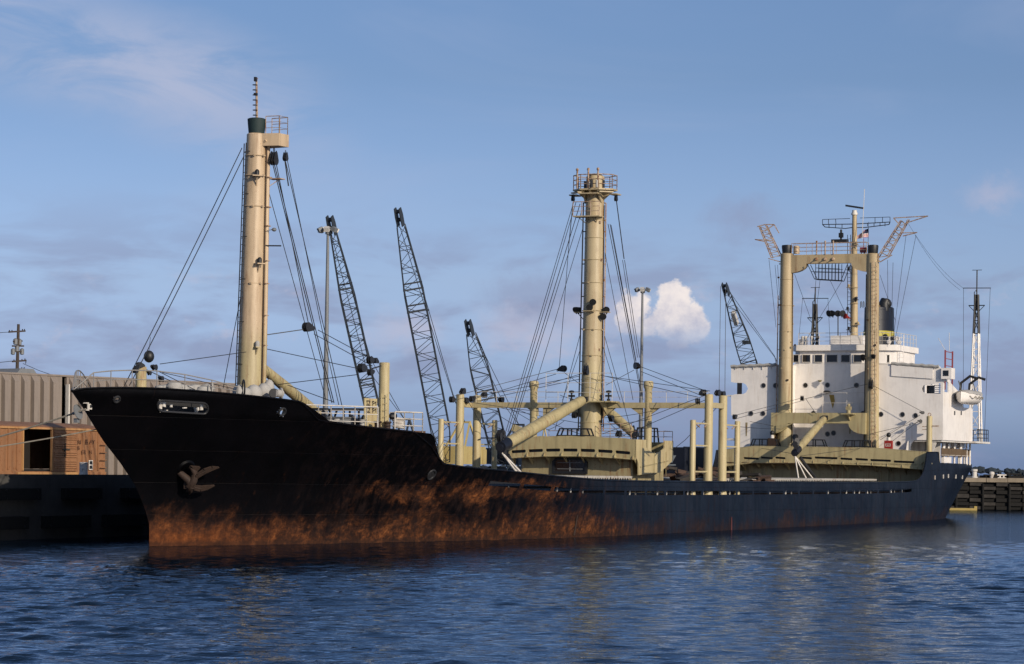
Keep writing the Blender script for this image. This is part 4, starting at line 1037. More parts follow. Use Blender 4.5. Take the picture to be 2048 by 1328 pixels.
    ladder(b0 + S(-0.35, 0.2, 0.2), b0 + S(-0.35, 0.2, 1.9), S(-1, 0.3, 0), 0.3, sp, M['post'])
    block(P(741, 720, 6.1), t - P(741, 720, 6.1), 0.4, sp); block(P(752, 722, 6.1), S(1, 0, -0.3), 0.3, sp)
    block(P(725, 736, 6.1), S(1, 0, 0), 0.46, sp, 3); block(P(742, 744, 6.1), S(1, 0, 0.2), 0.36, sp)
    cable(P(745, 737, 6.0), P(762, 732, 6.0), 0.04, 0, sp)
    # lettered board beside the post (two rows of strokes)
    x0, zt = at_p(729, 796, 5.85); x1, zb = at_p(753, 852, 5.85); th = 0.05
    m = MB(); m.sbox(x0, x1, 5.82, 5.87, FD, zt); bd = m.build('notice_board', M['post'], ship)
    g = MB(); w = x1 - x0
    def stroke(a, b, c_, d, t=0.05):
        A = S(x0 + w * a, 5.88, zt - (zt - zb) * b); B = S(x0 + w * c_, 5.88, zt - (zt - zb) * d); g.bar(A, B, t, 0.012)
    for oy in (0.10, 0.36):
        h = 0.15
        for a, b, c_, d in ((0.12, 0, 0.42, 0), (0.15, 0, 0.2, 1), (0.42, 0, 0.28, 1), (0.12, 1, 0.42, 1), (0.58, 0.1, 0.75, 0), (0.58, 0.1, 0.66, 0.6), (0.66, 0.6, 0.6, 1), (0.88, 0, 0.88, 1), (0.70, 0.55, 0.88, 0.2)):
            stroke(a, oy + b * h, c_, oy + d * h, 0.06)
    g.build('lettering', M['letter_dark'], bd)
    m = MB(); m.sbox(x0 + 0.02, x1 - 0.02, 5.875, 5.90, zt - (zt - zb) * 0.335, zt - (zt - zb) * 0.31); m.build('batten', M['anchor'], bd)
    for px in (755, 775):
        q = at_p(px, 852, 6.4); m = MB(); m.lathe(S(q[0], 6.4, FD), (0, 0, 1), [(0.2, 0), (0.16, 0.06), (0.16, 0.35), (0.22, 0.4), (0.2, 0.46)], 12); m.build('bollard_post', M['anchor'], ship)
    for px, py in ((655, 846), (742, 850), (690, 848)):
        q = hull_at(px, py + 5); m = MB(); m.lathe(S(q[0], q[1] - 0.5, FD), (0, 0, 1), [(0.15, 0), (0.13, 0.4), (0.17, 0.44), (0.17, 0.5)], 10); m.build('bollard_post', M['canvas'], ship)
    # side rails
    def along(px0, px1, h, rows, mat, n=9):
        e0, e1 = edge_point(px0, 0) if False else None, None
    pts = []
    for s0 in np.linspace(STEP0 + 0.6, BREAK_S - 3.6, 8): z = ztop(float(s0)) if s0 > STEP1 else FD + 0.2; pts.append(S(float(s0), half(float(s0), FD) - 0.15, FD))
    railing(pts, 1.15, ship, M['rail'], 3, 1.1, 0.028)
    pts = []
    for s0 in np.linspace(BREAK_S - 2.4, BREAK_S - 0.3, 4): pts.append(S(float(s0), half(float(s0), FD) - 0.12, FD - 0.1))
    pts.append(S(BREAK_S - 0.3, 6.0, FD - 0.1))
    railing(pts, 1.05, ship, M['rail'], 3, 1.3, 0.028)
    railing([S(BREAK_S - 0.4, 4.8, FD), S(BREAK_S - 0.4, -7.0, FD)], 1.05, ship, M['rail'], 3, 1.4, 0.025)
    pts = [S(float(s0), -(half(float(s0), FD) - 0.15), FD) for s0 in np.linspace(1, BREAK_S - 0.5, 8)]
    railing(pts, 1.1, ship, M['rail'], 3, 1.3, 0.025)
    # canvas bags hung by the aft rail
    c = P(786, 832, 6.2); m = MB(); m.ball(c, 0.28, 10, (1, 0.8, 0.7)); m.cyl(c, c + Vector((0.25, 0, 0.2)), 0.05, n=6); m.build('rope_bag', M['black'], ship)
    m = MB(); q = P(797, 835, 5.8)
    for k in range(6): m.ring(Vector((q.x, q.y, FD + 0.2)) + Vector((rnd.uniform(-0.05, 0.05), rnd.uniform(-0.05, 0.05), k * 0.09)), (rnd.uniform(-.15, .15), rnd.uniform(-.15, .15), 1), 0.3, 0.05, 16, 5)
    m.build('rope_coil', M['rail'], ship)
forecastle_fit()
# black anchor ball hoisted under the forestay
c = P(298, 713, 0.4); m = MB(); m.ball(c, 0.265, 16, (0.97, 0.97, 1.12))
o = m.build('signal_ball', M['black'], None, c); on_ship(o); tag(o, 'round black signal ball hanging above the bow post', 'signal ball')
m = MB(); m.cyl(c + Vector((0, 0, 0.28)), P(301, 674, 0.5), 0.012, n=4); q = m.build('hoist_line', M['wire'], o); q.location = -Vector(c)
# stockless anchor housed in the port hawse pipe
def anchor():
    q = hull_at(371, 940); n = hull_normal(q[0], q[2]); c = S(*q) + n * 0.42
    up = Vector((0, 0, 1)); up = (up - n * up.dot(n)).normalized(); rt = up.cross(n).normalized()
    if rt.x < 0: rt = -rt
    a = empty('anchor', c); on_ship(a); tag(a, 'brown stockless anchor drawn up into the port bow', 'anchor')
    k = 0.025
    def L2(x, y, d=0.0): return rt * (x - 385) * k * 1.12 + up * (940 - y) * k + n * d
    sh = MB(); sh.path([L2(374, 946, -0.5), L2(385, 952, 0.05), L2(390, 958, 0.12)], [0.16, 0.2, 0.2], 10); sh.box(L2(389, 962, 0.1), (0.3, 0.45, 0.35)); sh.build('shank', M['anchor'], a)
    cr = MB(); cr.path([L2(380, 922, 0.0), L2(391, 934, 0.12), L2(391, 948, 0.2), L2(389, 962, 0.16), L2(396, 975, 0.1), L2(398, 983, 0.05)], [0.1, 0.16, 0.2, 0.22, 0.12, 0.03], 10)
    cr.prism([(378, 919), (397, 920), (393, 932)], lambda x, y, d: L2(x, y, d), 0.02, 0.16); cr.build('crown', M['anchor'], a)
    for pts in ([(391, 946), (393, 935), (402, 924), (414, 916), (427, 912)], [(391, 956), (396, 962), (408, 963), (420, 959), (432, 953)]):
        f = MB(); P3 = [L2(x, y, 0.22 + 0.05 * i) for i, (x, y) in enumerate(pts)]
        f.path(P3, [0.07, 0.085, 0.08, 0.065, 0.015], 8)
        side = [L2(x, y, 0.2 + 0.05 * i) for i, (x, y) in enumerate(pts)]
        for i in range(4):
            w0, w1 = (0.08, 0.13, 0.15, 0.12, 0.015)[i], (0.08, 0.13, 0.15, 0.12, 0.015)[i + 1]
            d = (side[i + 1] - side[i]).normalized(); nn = d.cross(n).normalized()
            if nn.dot(up) < 0: nn = -nn
            A = [side[i] - nn * w0, side[i] + nn * w0, side[i + 1] + nn * w1, side[i + 1] - nn * w1]
            f.add(A + [v + n * 0.09 for v in A], [(0, 1, 2, 3), (7, 6, 5, 4), (0, 4, 5, 1), (1, 5, 6, 2), (2, 6, 7, 3), (3, 7, 4, 0)])
        f.build('fluke', M['anchor'], a)
anchor()
# ---------------------------------------------------------------- main mast amidships
MD = 2.30
def main_mast():
    base, top = P(1181, 900), P(1190, 400)
    ax = (top - base).normalized(); b0 = base - ax * ((base.z - 4.9) / ax.z); L = (P(1190, 352) - b0).length
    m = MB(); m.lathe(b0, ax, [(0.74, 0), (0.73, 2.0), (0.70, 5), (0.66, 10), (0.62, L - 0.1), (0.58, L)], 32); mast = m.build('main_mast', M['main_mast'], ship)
    def on(py): return b0 + ax * ((P(1186, py).z - b0.z) / ax.z)
    for py in (440, 476, 520, 566, 660, 712, 760, 846):
        m = MB(); m.ring(on(py), ax, interp([(440, 0.645), (846, 0.735)], py), 0.022, 28, 5)
        for k in range(3): d = Vector((math.cos(R(205 + 60 * k + py)), math.sin(R(205 + 60 * k + py)), 0)); m.box(on(py) + d * interp([(440, 0.68), (846, 0.77)], py), (0.1, 0.1, 0.1))
        m.build('mast_band', M['main_mast'], mast)
    # masthead crosstree: six sided box with brackets, rails, canvas hood
    cz = on(386).z; c0 = on(386)
    def ctp(ds, dp): return (c0.x + ds, dp)
    m = MB(); m.prism_z([ctp(-1.1, -0.7), ctp(-1.1, 0.7), ctp(-0.45, 1.45), ctp(0.45, 1.45), ctp(1.1, 0.7), ctp(1.1, -0.7), ctp(0.45, -1.45), ctp(-0.45, -1.45)], cz + 0.16, cz + 0.26)
    for a, b in (((-1.1, -0.7), (-1.1, 0.7)), ((-0.45, 1.45), (0.45, 1.45)), ((0.45, -1.45), (-0.45, -1.45)), ((-1.1, 0.7), (-0.45, 1.45)), ((-1.1, -0.7), (-0.45, -1.45))):
        A, B = S(c0.x + a[0], a[1], cz - 0.1), S(c0.x + b[0], b[1], cz - 0.1); m.bar(A, B, 0.08, 0.55) if abs(a[0] - b[0]) < 0.01 or abs(a[1] - b[1]) < 0.01 else m.bar(A + Vector((0, 0, 0.12)), B + Vector((0, 0, 0.12)), 0.08, 0.3)
    for dp in (-1.0, 0, 1.0): m.prism_p([(c0.x - 1.05, cz + 0.15), (c0.x - 0.2, cz + 0.15), (c0.x - 0.3, cz - 0.7)], dp * 0.55 - 0.05, dp * 0.55 + 0.05)
    for sg in (-1, 1): m.prism_s([(sg * 1.35, cz + 0.15), (sg * 0.3, cz + 0.15), (sg * 0.4, cz - 0.65)], c0.x - 0.05, c0.x + 0.05)
    m.build('crosstree', M['main_mast'], mast)
    cor = [(-1.05, -0.65), (-1.05, 0.65), (-0.45, 1.4), (0.45, 1.4), (1.05, 0.65), (1.05, -0.65), (0.45, -1.4), (-0.45, -1.4), (-1.05, -0.65)]
    railing([S(c0.x + a, b, cz + 0.26) for a, b in cor], 0.95, mast, M['rail_rust'], 3, 0.9, 0.03, 'crosstree_rail')
    m = MB()
    for a, b in ((-1.05, -0.9), (-1.05, -0.1), (-1.05, 0.6)): 
        q = S(c0.x + a, b, cz + 0.26); m.cyl(q, q + Vector((0, 0, 1.2)), 0.06, n=6); m.ball(q + Vector((0, 0, 1.28)), 0.11, 8)
    m.build('lamp_stanchion', M['rail_rust'], mast)
    m = MB(); m.lathe(on(372), ax, [(0.4, 0), (0.45, 0.3), (0.48, 0.78), (0.3, 0.86)], 16); m.build('canvas_hood', M['black'], mast)
    for k in range(5):
        m = MB(); a = k * 1.3; q = c0 + S(-0.9 + 0.3 * math.cos(a), -0.5 + 0.35 * k, 0.3); m.cyl(q, q + Vector((0, 0, 0.5)), 0.09, n=8); m.build('masthead_fitting', M['canvas'] if k % 2 else M['dark'], mast)
    # second little platform
    q = on(434); m = MB(); m.box(q + S(-0.7, -0.2, 0), (0.9, 1.9, 0.07)); m.bar(q + S(-0.9, -0.9, 0), q + S(-0.4, -0.3, -0.55), 0.05); m.bar(q + S(-0.9, 0.6, 0), q + S(-0.4, 0.2, -0.55), 0.05); m.build('lookout_platform', M['main_mast'], mast)
    railing([q + S(-1.1, -1.15, 0.03), q + S(-1.1, 0.75, 0.03)], 0.95, mast, M['rail_rust'], 3, 0.65, 0.025, 'platform_rail')
    ladder(on(862) + S(-0.35, -0.78, 0), on(405) + S(-0.3, -0.72, 0), S(-0.3, -1, 0), 0.36, mast, M['dark']); ladder(on(862) + S(0.2, 0.82, 0), on(405) + S(0.2, 0.72, 0), S(0.3, 1, 0), 0.36, mast, M['rail_rust'])
    m = MB(); m.path([on(850) + S(0.0, 0.78, 0), on(410) + S(0, 0.67, 0)], 0.04, 6); m.build('conduit', M['anchor'], mast)
    # lamp ring half way
    q = on(622); m = MB()
    for dp in (-1, 1): m.box(q + S(-0.1, dp * 0.95, -0.1), (0.6, 0.5, 0.05)); m.bar(q + S(-0.1, dp * 1.1, -0.1), q + S(0, dp * 0.66, -0.6), 0.05)
    m.box(q + S(-0.9, 0.1, -0.05), (0.4, 0.8, 0.05)); m.ring(q, ax, 0.72, 0.03, 24, 5); m.build('lamp_bracket', M['main_mast'], mast)
    for ds, dp, dz in ((-0.1, -1.15, 0.12), (-0.2, -0.95, 0.1), (-0.9, 0.1, 0.25), (-0.95, 0.35, 0.6), (-0.1, 1.0, 0.12), (-0.3, 0.85, -0.35)):
        floodlight(q + S(ds, dp, dz), S(-1, 0.4 * (1 if dp > 0 else -1), -0.5), mast, 0.36)
    for py, a in ((445, 235), (520, 250), (700, 245), (560, 300), (780, 250)):
        m = MB(); d = Vector((math.cos(R(a)), math.sin(R(a)), 0)); m.box(on(py) + d * 0.68, (0.12, 0.12, 0.16)); m.build('lug', M['rail_rust'], mast)
    block(P(1172, 740, 0.75), S(0, 0, 1), 0.48, mast)
    # cross beam, tables and gusseted vent posts
    sB = 58.3; zb0, zb1 = P(1184, 816).z, P(1184, 805).z
    m = MB(); m.sbox(sB - 0.22, sB + 0.22, -8.9, 8.9, zb0, zb1)
    for p in (-3.75, 3.85):
        for sg in (-1, 1): m.prism_s([(p + sg * 0.2, zb0 + 0.002), (p + sg * 1.0, zb0 + 0.002), (p + sg * 0.2, zb0 - 0.55)], sB - 0.1, sB + 0.1)
    for sg in (-1, 1): m.prism_s([(sg * 0.6, zb0 + 0.002), (sg * 1.7, zb0 + 0.002), (sg * 0.6, zb0 - 0.8)], sB - 0.12, sB + 0.12)
    cb = m.build('cross_beam', M['main_mast'], ship)
    m = MB(); m.box(S(sB - 0.8, 1.15, zb1 + 0.03), (1.6, 1.7, 0.09)); m.prism_p([(sB - 1.5, zb1), (sB - 0.3, zb1), (sB - 0.3, zb1 - 0.8)], 1.1, 1.2); m.build('mast_table', M['cream'], cb)
    railing([S(sB - 0.2, -8.5, zb1), S(sB - 0.2, -0.9, zb1)], 0.72, cb, M['rail'], 2, 1.5, 0.016); railing([S(sB - 0.2, 0.9, zb1), S(sB - 0.2, 8.4, zb1)], 0.72, cb, M['rail'], 2, 1.5, 0.016)
    railing([S(sB - 1.2, -2.9, zb1), S(sB - 1.2, 1.9, zb1)], 1.95, cb, M['rail'], 3, 1.6, 0.018)
    for px in (1143, 1217):
        m = MB(); q = T(px, 805, sB - 0.6); m.cyl(q, q + Vector((0, 0, 0.25)), 0.12, n=8); m.cyl(q + Vector((0, 0, 0.2)), q + Vector((0, 0, 0.7)), 0.06, n=8); m.box(q + Vector((0, 0, 0.45)), (0.2, 0.42, 0.12)); m.ball(q + Vector((0, 0, 0.72)), 0.16, 8, (1, 1.4, 0.7)); m.build('swivel_fitting', M['black'], cb)
    for px, py1 in ((1068, 868), (1297, 905)):
        t = T(px, 762, sB); p = -t.y
        m = MB(); m.lathe(S(sB, p, 4.2), (0, 0, 1), [(0.28, 0), (0.26, 1.0), (0.255, t.z - 4.2 - 0.55), (0.33, t.z - 4.2 - 0.42), (0.34, t.z - 4.2 - 0.1), (0.27, t.z - 4.2)], 18); m.build('vent_post', M['main_mast'], ship)
    # derrick booms: one lowered forward, one aft
    bo = boom(P(1164, 801), P(1003, 893), 0.40)
    boom(P(1212, 818), P(1268, 868), 0.34)
    # tangle of gear at the forward boom head
    h = P(1003, 893)
    for k in range(4): block(h + S(-0.1 + 0.3 * k, rnd.uniform(-0.4, 0.4), 0.55 + 0.22 * (k % 2)), S(rnd.uniform(-1, 1), rnd.uniform(-1, 1), -1), 0.42, bo)
    block(h + S(0.3, 0, -0.35), S(0, 0, 1), 0.5, bo)
    for dx, dp in ((-0.2, 0.3), (0.3, 0.5), (0.7, 0.2), (1.2, -0.2)):
        m = MB(); m.cyl(h + S(0.1, 0, -0.4), S(h.x + dx, dp + 1.2, MD + 1.0), 0.06, n=6); m.build('rope_fall', M['rail'], bo)
    m = MB(); m.cyl(h + S(0.6, 0.2, -0.5), S(h.x + 1.6, 0.6, 3.3), 0.12, n=8); m.build('cargo_runner', M['black'], bo)
    # rigging from the masthead
    for a, b, pa, pb, r in (((1148, 402), (1012, 862), -1.4, -2.5, .022), ((1152, 404), (1016, 864), -1.3, -2.0, .022), ((1160, 408), (1020, 868), -1.1, -1.5, .026), ((1164, 420), (1024, 866), -0.9, -1.0, .022), ((1146, 404), (1138, 486), -1.4, -1.2, .03), ((1138, 486), (1118, 740), -1.2, -3.5, .02),
                            ((1166, 455), (1068, 780), -0.8, -3.6, .02), ((1160, 670), (1110, 860), -0.8, -5.5, .02),
                            ((1232, 396), (1248, 518), 1.4, 1.6, .035), ((1249, 520), (1279, 715), 1.6, 2.5, .022), ((1245, 520), (1275, 715), 1.6, 2.5, .02), ((1222, 450), (1272, 722), 1.0, 2.4, .026), ((1216, 448), (1280, 780), 1.0, 2.6, .026), ((1220, 448), (1286, 800), 1.0, 2.6, .022), ((1210, 505), (1266, 800), 0.8, 3.2, .02), ((1208, 668), (1262, 860), 0.8, 3.5, .02)):
        cable(P(*a, pa), P(*b, pb), r)
    block(P(1146, 396, -1.4), S(0, 0, 1), 0.3); block(P(1232, 396, 1.4), S(0, 0, 1), 0.3)
    b1 = P(1124, 738, -3.0); block(b1, P(1100, 745, -4) - b1, 0.46, None, 3); b2 = P(1274, 732, 2.5); block(b2, P(1300, 742, 4) - b2, 0.46, None, 3)
    for a, b, pa, pb in (((1116, 738), (905, 793), -3.2, -8.8), ((1112, 748), (950, 797), -3.2, -8.8), ((1128, 745), (1165, 772), -2.8, -0.8), ((1280, 733), (1415, 783), 2.6, 8.8), ((1282, 743), (1400, 790), 2.6, 8.8), ((1268, 740), (1212, 770), 2.4, 0.8),
                         ((1160, 752), (945, 795), -0.7, -8.8), ((1160, 758), (1000, 792), -0.7, -8), ((1208, 752), (1420, 782), 0.7, 8.8), ((1200, 750), (1395, 794), 0.7, 8.6),
                         ((1420, 787), (1205, 868), 8.8, 2.0), ((1410, 800), (1230, 878), 8.6, 2.0), ((1448, 800), (1370, 880), 8.8, 6.0), ((1370, 880), (1345, 900), 6.0, 4.6), ((935, 800), (985, 890), -8.8, -5.0), ((1090, 770), (1180, 742), -3.5, -0.5)):
        cable(P(*a, pa), P(*b, pb), 0.02)
    for a, b, pa, pb in (((925, 802), (1160, 832), -8.8, -0.8), ((960, 806), (1158, 846), -8.8, -0.8), ((1000, 804), (1100, 862), -8.4, -3.0), ((1020, 812), (1165, 870), -6.0, -1.0), ((985, 822), (1062, 868), -8.8, -3.5), ((1205, 836), (1305, 822), 1.0, 5.0), ((1206, 850), (1300, 838), 1.0, 4.5), ((1215, 842), (1250, 872), 1.2, 3.0), ((1120, 790), (1160, 800), -2.5, -0.8), ((1160, 700), (1125, 800), -0.7, -3.0), ((1205, 690), (1240, 800), 0.7, 3.0), ((1450, 850), (1560, 858), 8.8, 8.0), ((1095, 860), (1128, 842), -2.6, -1.4)):
        cable(P(*a, pa), P(*b, pb), 0.018, 0.06)
    for a, pa, d in (((1405, 786), 8.8, (1, 1, -.2)), ((1435, 786), 8.9, (-1, 0, -.1)), ((1395, 802), 8.7, (1, 0.5, .3)), ((1445, 788), 8.9, (-1, 0, .1)), ((905, 799), -9, (1, 0, 0)), ((925, 783), -8.9, (-1, 0, -.3)), ((945, 797), -8.9, (1, 0, .3)), ((968, 790), -8.9, (-1, 0, -.1)), ((1002, 799), -8.5, (-1, 0, .05)), ((931, 800), -8.8, (-1, 0, .4)), ((1150, 830), -1.0, (1, 0, .1)), ((1222, 836), 1.6, (-1, 0, .5)), ((1237, 868), 2.5, (-1, 0, -.3))):
        block(P(*a, pa), Vector(d), 0.44)
    m = MB(); m.path([P(962, 876, -8.5), P(975, 876, -8.5), P(990, 876, -8.5)], 0.05, 6); m.build('boom_crutch_bar', M['black'], ship)
    return mast
main_mast()

# ---------------------------------------------------------------- mast house
def mast_house():
    s0, s1 = 54.4, 61.7; pL, pR = -4.45, 4.65
    zt = at_s(1140, 872, s0)[1]; zs1 = at_s(1140, 897, s0)[1]; zs0 = at_s(1140, 903, s0)[1]; zb = at_s(1140, 912, s0)[1]
    cam_ = lambda p: -0.018 * p * p * 0.5
    w = MB(); w.sbox(s0 + 0.9, s1 - 0.4, pL + 0.6, pR - 0.55, MD, zb + 0.05); h = w.build('mast_house', M['cream_worn'], ship)
    # front bulwark with freeing slots
    n = 7; holes = []; 
    for i in range(n):
        a = pL + 0.25 + i * (pR - pL - 0.4) / n; b = a + (pR - pL - 0.4) / n - 0.28
        holes.append([(a, zs0 + cam_(a)), (b, zs0 + cam_(b)), (b + 0.05, (zs0 + zs1) / 2 + cam_(b)), (b, zs1 + cam_(b)), (a, zs1 + cam_(a)), (a - 0.05, (zs0 + zs1) / 2 + cam_(a))])
    ps = np.linspace(pL, pR, 13)
    outer = [(float(p), zb + cam_(p)) for p in ps] + [(float(p), zt + cam_(p) + (0.03 * math.sin(p * 5))) for p in reversed(ps)]
    m = MB(); m.prism_s(outer, s0, s0 + 0.07, holes); m.build('front_bulwark', M['cream'], h)
    m = MB(); m.sbox(s0 + 0.1, s1 - 0.05, pL + 0.05, pR - 0.05, zs0 - 0.25, zs0 - 0.17); m.build('house_deck', M['deck'], h)
    m = MB(); m.sbox(s0 + 0.25, s0 + 0.35, pL + 0.1, pR - 0.1, zs0 - 0.16, zs1 + 0.12); m.build('slot_shade_bar', M['dark'], h)  # added dark strip behind the slots in place of interior shade
    for i in range(n + 1):
        p = pL + 0.12 + i * (pR - pL - 0.3) / n; z = zb + cam_(p)
        m = MB(); m.prism_p([(s0 - 0.02, z + 0.02), (s0 - 0.02, zs0 + cam_(p) - 0.04), (s0 - 0.22, z + 0.03)], p - 0.03, p + 0.03); m.prism_p([(s0 + 0.1, z), (s0 + 0.9, z), (s0 + 0.9, z - 0.5)], p - 0.03, p + 0.03); m.build('bracket', M['cream'], h)
    m = MB(); m.path([S(s0 - 0.05, float(p), zb + cam_(p)) for p in ps], 0.05, 6); m.build('edge_moulding', M['cream'], h)
    # port side screen with its deep notch
    sn, sw = at_p(1292, 905, pR)[0], at_p(1329, 890, pR)[0]
    zt2 = zt + cam_(pR); zn = at_p(1305, 906, pR)[1]
    def notch(a, b):
        c = (a + b) / 2; r = (b - a) / 2; return [(c + r * math.cos(t), zn + 0.35 - 0.5 * math.sin(t)) for t in np.linspace(math.pi, 0, 9) for _ in (0,)]
    poly = [(s0, zb - 0.05), (s0, zt2)] + [(sn, zt2)] + [(sn + (sw - sn) * k / 8, zn + 0.36 - 0.36 * math.sin(math.pi * k / 8)) for k in range(9)] + [(sw, zt2), (s1, zt2), (s1, at_p(1343, 920, pR)[1]), (s1 - 1.4, at_p(1320, 934, pR)[1]), (s1 - 2.6, at_p(1300, 945, pR)[1]), (s0 + 0.6, at_p(1278, 950, pR)[1]), (s0 + 0.55, zb - 0.5), (s0 + 0.3, zb - 0.2)]
    m = MB(); m.prism_p(poly, pR - 0.08, pR); m.build('side_screen', M['post'], h)
    m = MB(); m.prism_p([(s0, zb), (s0, zt2), (s1, zt2), (s1, zb)], pL, pL + 0.07); m.build('side_screen', M['post'], h)
    m = MB(); m.sbox(s1 - 0.05, s1, pL, pR, zb, zt2 - 0.1); m.build('aft_bulwark', M['cream'], h)
    for k, s in enumerate((57.9, 60.2)): m = MB(); m.prism_p([(s, zn + 0.1), (s + 0.06, zn + 0.1), (s + 0.06, zb - 1.3), (s, zb - 0.9)], pR + 0.004, pR + 0.03); m.build('seam_strap', M['cream_worn'], h)
    m = MB(); m.prism_p([(s0 + 0.8, zb - 0.72), (s1 - 1.0, zb - 0.28), (s1 - 1.0, zb - 0.2), (s0 + 0.8, zb - 0.64)], pR + 0.004, pR + 0.03); m.build('seam_strap', M['cream_worn'], h)
    # big framed opening in the house front
    a, zo = at_s(1106, 947, s0 + 0.9); b, zp = at_s(1176, 916, s0 + 0.9); c = 0.25
    fr = [(a, zo), (b, zo), (b, zp - c), (b - c, zp), (a + c, zp), (a, zp - c)]; q = 0.16
    inn = [(a + q, zo + q), (b - q, zo + q), (b - q, zp - c), (b - c, zp - q), (a + c, zp - q), (a + q, zp - c)]
    m = MB(); m.prism_s(fr, s0 + 0.72, s0 + 0.92, [inn]); f = m.build('winch_window_frame', M['black'], h)
    m = MB(); m.prism_s(inn, s0 + 0.84, s0 + 0.895); m.build('pane', M['glass'], h)
    m = MB(); m.sbox(s0 + 0.78, s0 + 0.83, (a + b) / 2 - 0.04, (a + b) / 2 + 0.04, zo + q, zp - q); m.sbox(s0 + 0.78, s0 + 0.83, a + 0.35, b - 0.35, zo + 0.3, zo + 0.34); m.sbox(s0 + 0.78, s0 + 0.83, a + 0.35, b - 0.35, zp - 0.34, zp - 0.3); m.build('window_bar', M['grey'], h)
    # gear on the house top
    zd = zs0 - 0.17
    winch(S(s0 + 1.6, -3.0, zd), 0.75, h.parent); winch(S(s0 + 1.8, 2.6, zd), 0.7, h.parent); winch(S(s1 - 1.5, 2.4, zd), 0.75, h.parent); winch(S(s1 - 1.6, -2.6, zd), 0.75)
    winch_guard(S(s0 + 1.4, -0.2, zt - 0.25), 2.6, 0.75); winch_guard(S(s1 - 1.2, 3.2, zt - 0.3), 2.6, 0.95, None, Vector((1, 0, 0)))
    m = MB(); c0 = T(1035, 858, s0 + 1.2); m.box(c0, (0.5, 0.7, 0.4), Matrix.Rotation(0.3, 3, 'X')); m.cyl(c0 + S(0, -.2, -.2), S(c0.x, -c0.y - .3, zd), 0.06); m.cyl(c0 + S(0, .2, -.2), S(c0.x, -c0.y + .3, zd), 0.06); m.build('fairlead_frame', M['post'], h.parent)
    m = MB(); q = T(1089, 862, s0 + 0.6)
    for sg in (-1, 1): m.cyl(q + S(0, 0, 0.3), S(q.x + 0.1, -q.y + sg * 0.35, zd), 0.05, n=6)
    m.build('boom_crutch', M['post'], ship)
    railing([S(s1 - 0.2, pL, zt - 0.3), S(s1 - 0.2, pR, zt - 0.3), S(s0 + 5.5, pR - 0.05, zt - 0.3)], 0.75, ship, M['rail_rust'], 2, 1.6, 0.02)
    railing([S(s0 + 3.0, 0.9, zt - 0.1), S(s0 + 3.0, 3.2, zt - 0.1)], 1.0, ship, M['rail_rust'], 3, 0.8, 0.02)
mast_house()

# ---------------------------------------------------------------- derrick posts along the sides
def side_posts(p):
    zt = {0: 7.25, 1: 9.0, 2: 9.0, 3: 7.35}
    big = []; ss = (53.4, 56.5, 59.4, 62.5)
    g = []
    for k, s in enumerate(ss):
        r = (0.2, 0.29, 0.29, 0.2)[k]; h = zt[k] - MD
        m = MB(); m.lathe(S(s, p, MD), (0.006, 0, 1), [(r * 1.25, 0), (r * 1.05, 0.3), (r, 1.0), (r * 0.97, h - 0.05), (r * 0.8, h)], 18); o = m.build('derrick_post', M['post'], ship); g.append(o)
    for a, b in ((0, 1), (3, 2)):
        for z in (3.9, 5.6, 7.05):
            m = MB(); m.bar(S(ss[a], p, z), S(ss[b], p, z), 0.10, 0.12); m.build('ladder_rung', M['post'], g[a])
        m = MB(); m.bar(S(ss[a], p, 7.15), S(lerp(ss[a], ss[b], 0.4), p + 0.04, 6.8), 0.06); m.bar(S(ss[b], p, 7.15), S(lerp(ss[a], ss[b], 0.7), p + 0.04, 6.8), 0.06); m.build('knee', M['rail_rust'], g[a])
        m = MB()
        for i in range(14):
            z = 2.9 + i * 0.3; m.cyl(S(ss[a] + (0.2 if b > a else -0.2), p, z), S(ss[a] + (0.42 if b > a else -0.42), p, z), 0.016, n=4)
        m.build('foot_steps', M['rail_rust'], g[a])
    m = MB(); m.sbox(ss[1], ss[2], p - 0.16, p + 0.16, 8.12, 8.46); m.build('post_link', M['main_mast'], g[1])
    m = MB(); m.cyl(S(ss[1] + 0.35, p, 3.4), S(ss[1] + 0.35, p, 6.2), 0.025, n=5); m.build('conduit', M['anchor'], g[1])
side_posts(-9.0); side_posts(8.95)

# rusty scrap and dunnage heaped on deck just aft of the mast house
g = random.Random(5)
pile = empty('scrap_heap', S(66, 4.5, 3.4)); on_ship(pile); tag(pile, 'heap of rusty scrap and dunnage on deck between mast house and derrick posts', 'scrap heap')
for i in range(44):
    t = g.random(); ds = g.uniform(-3.5, 6.5); dp = g.uniform(-3.5, 3.5); top = max(0.1, 0.85 - 0.10 * abs(ds))
    m = MB(); rot = Matrix.Rotation(g.uniform(-0.35, 0.35), 3, 'Y') @ Matrix.Rotation(g.uniform(0, 3.14), 3, 'Z')
    m.box((ds, dp, g.uniform(-0.2, top)), (g.uniform(0.8, 2.6), g.uniform(0.12, 0.5), g.uniform(0.06, 0.3)), rot)
    m.build('plank' if t < 0.6 else 'scrap_plate', M['scrap'] if t < 0.75 else M['timber_pale'], pile)
for i in range(6):
    m = MB(); c = Vector((g.uniform(-3, 5), g.uniform(-2, 3), 0.3)); m.cyl(c, c + Vector((g.uniform(-1.4, 1.4), g.uniform(-1, 1), g.uniform(0.1, 0.6))), 0.12, n=8); m.build('pipe', M['scrap'], pile)
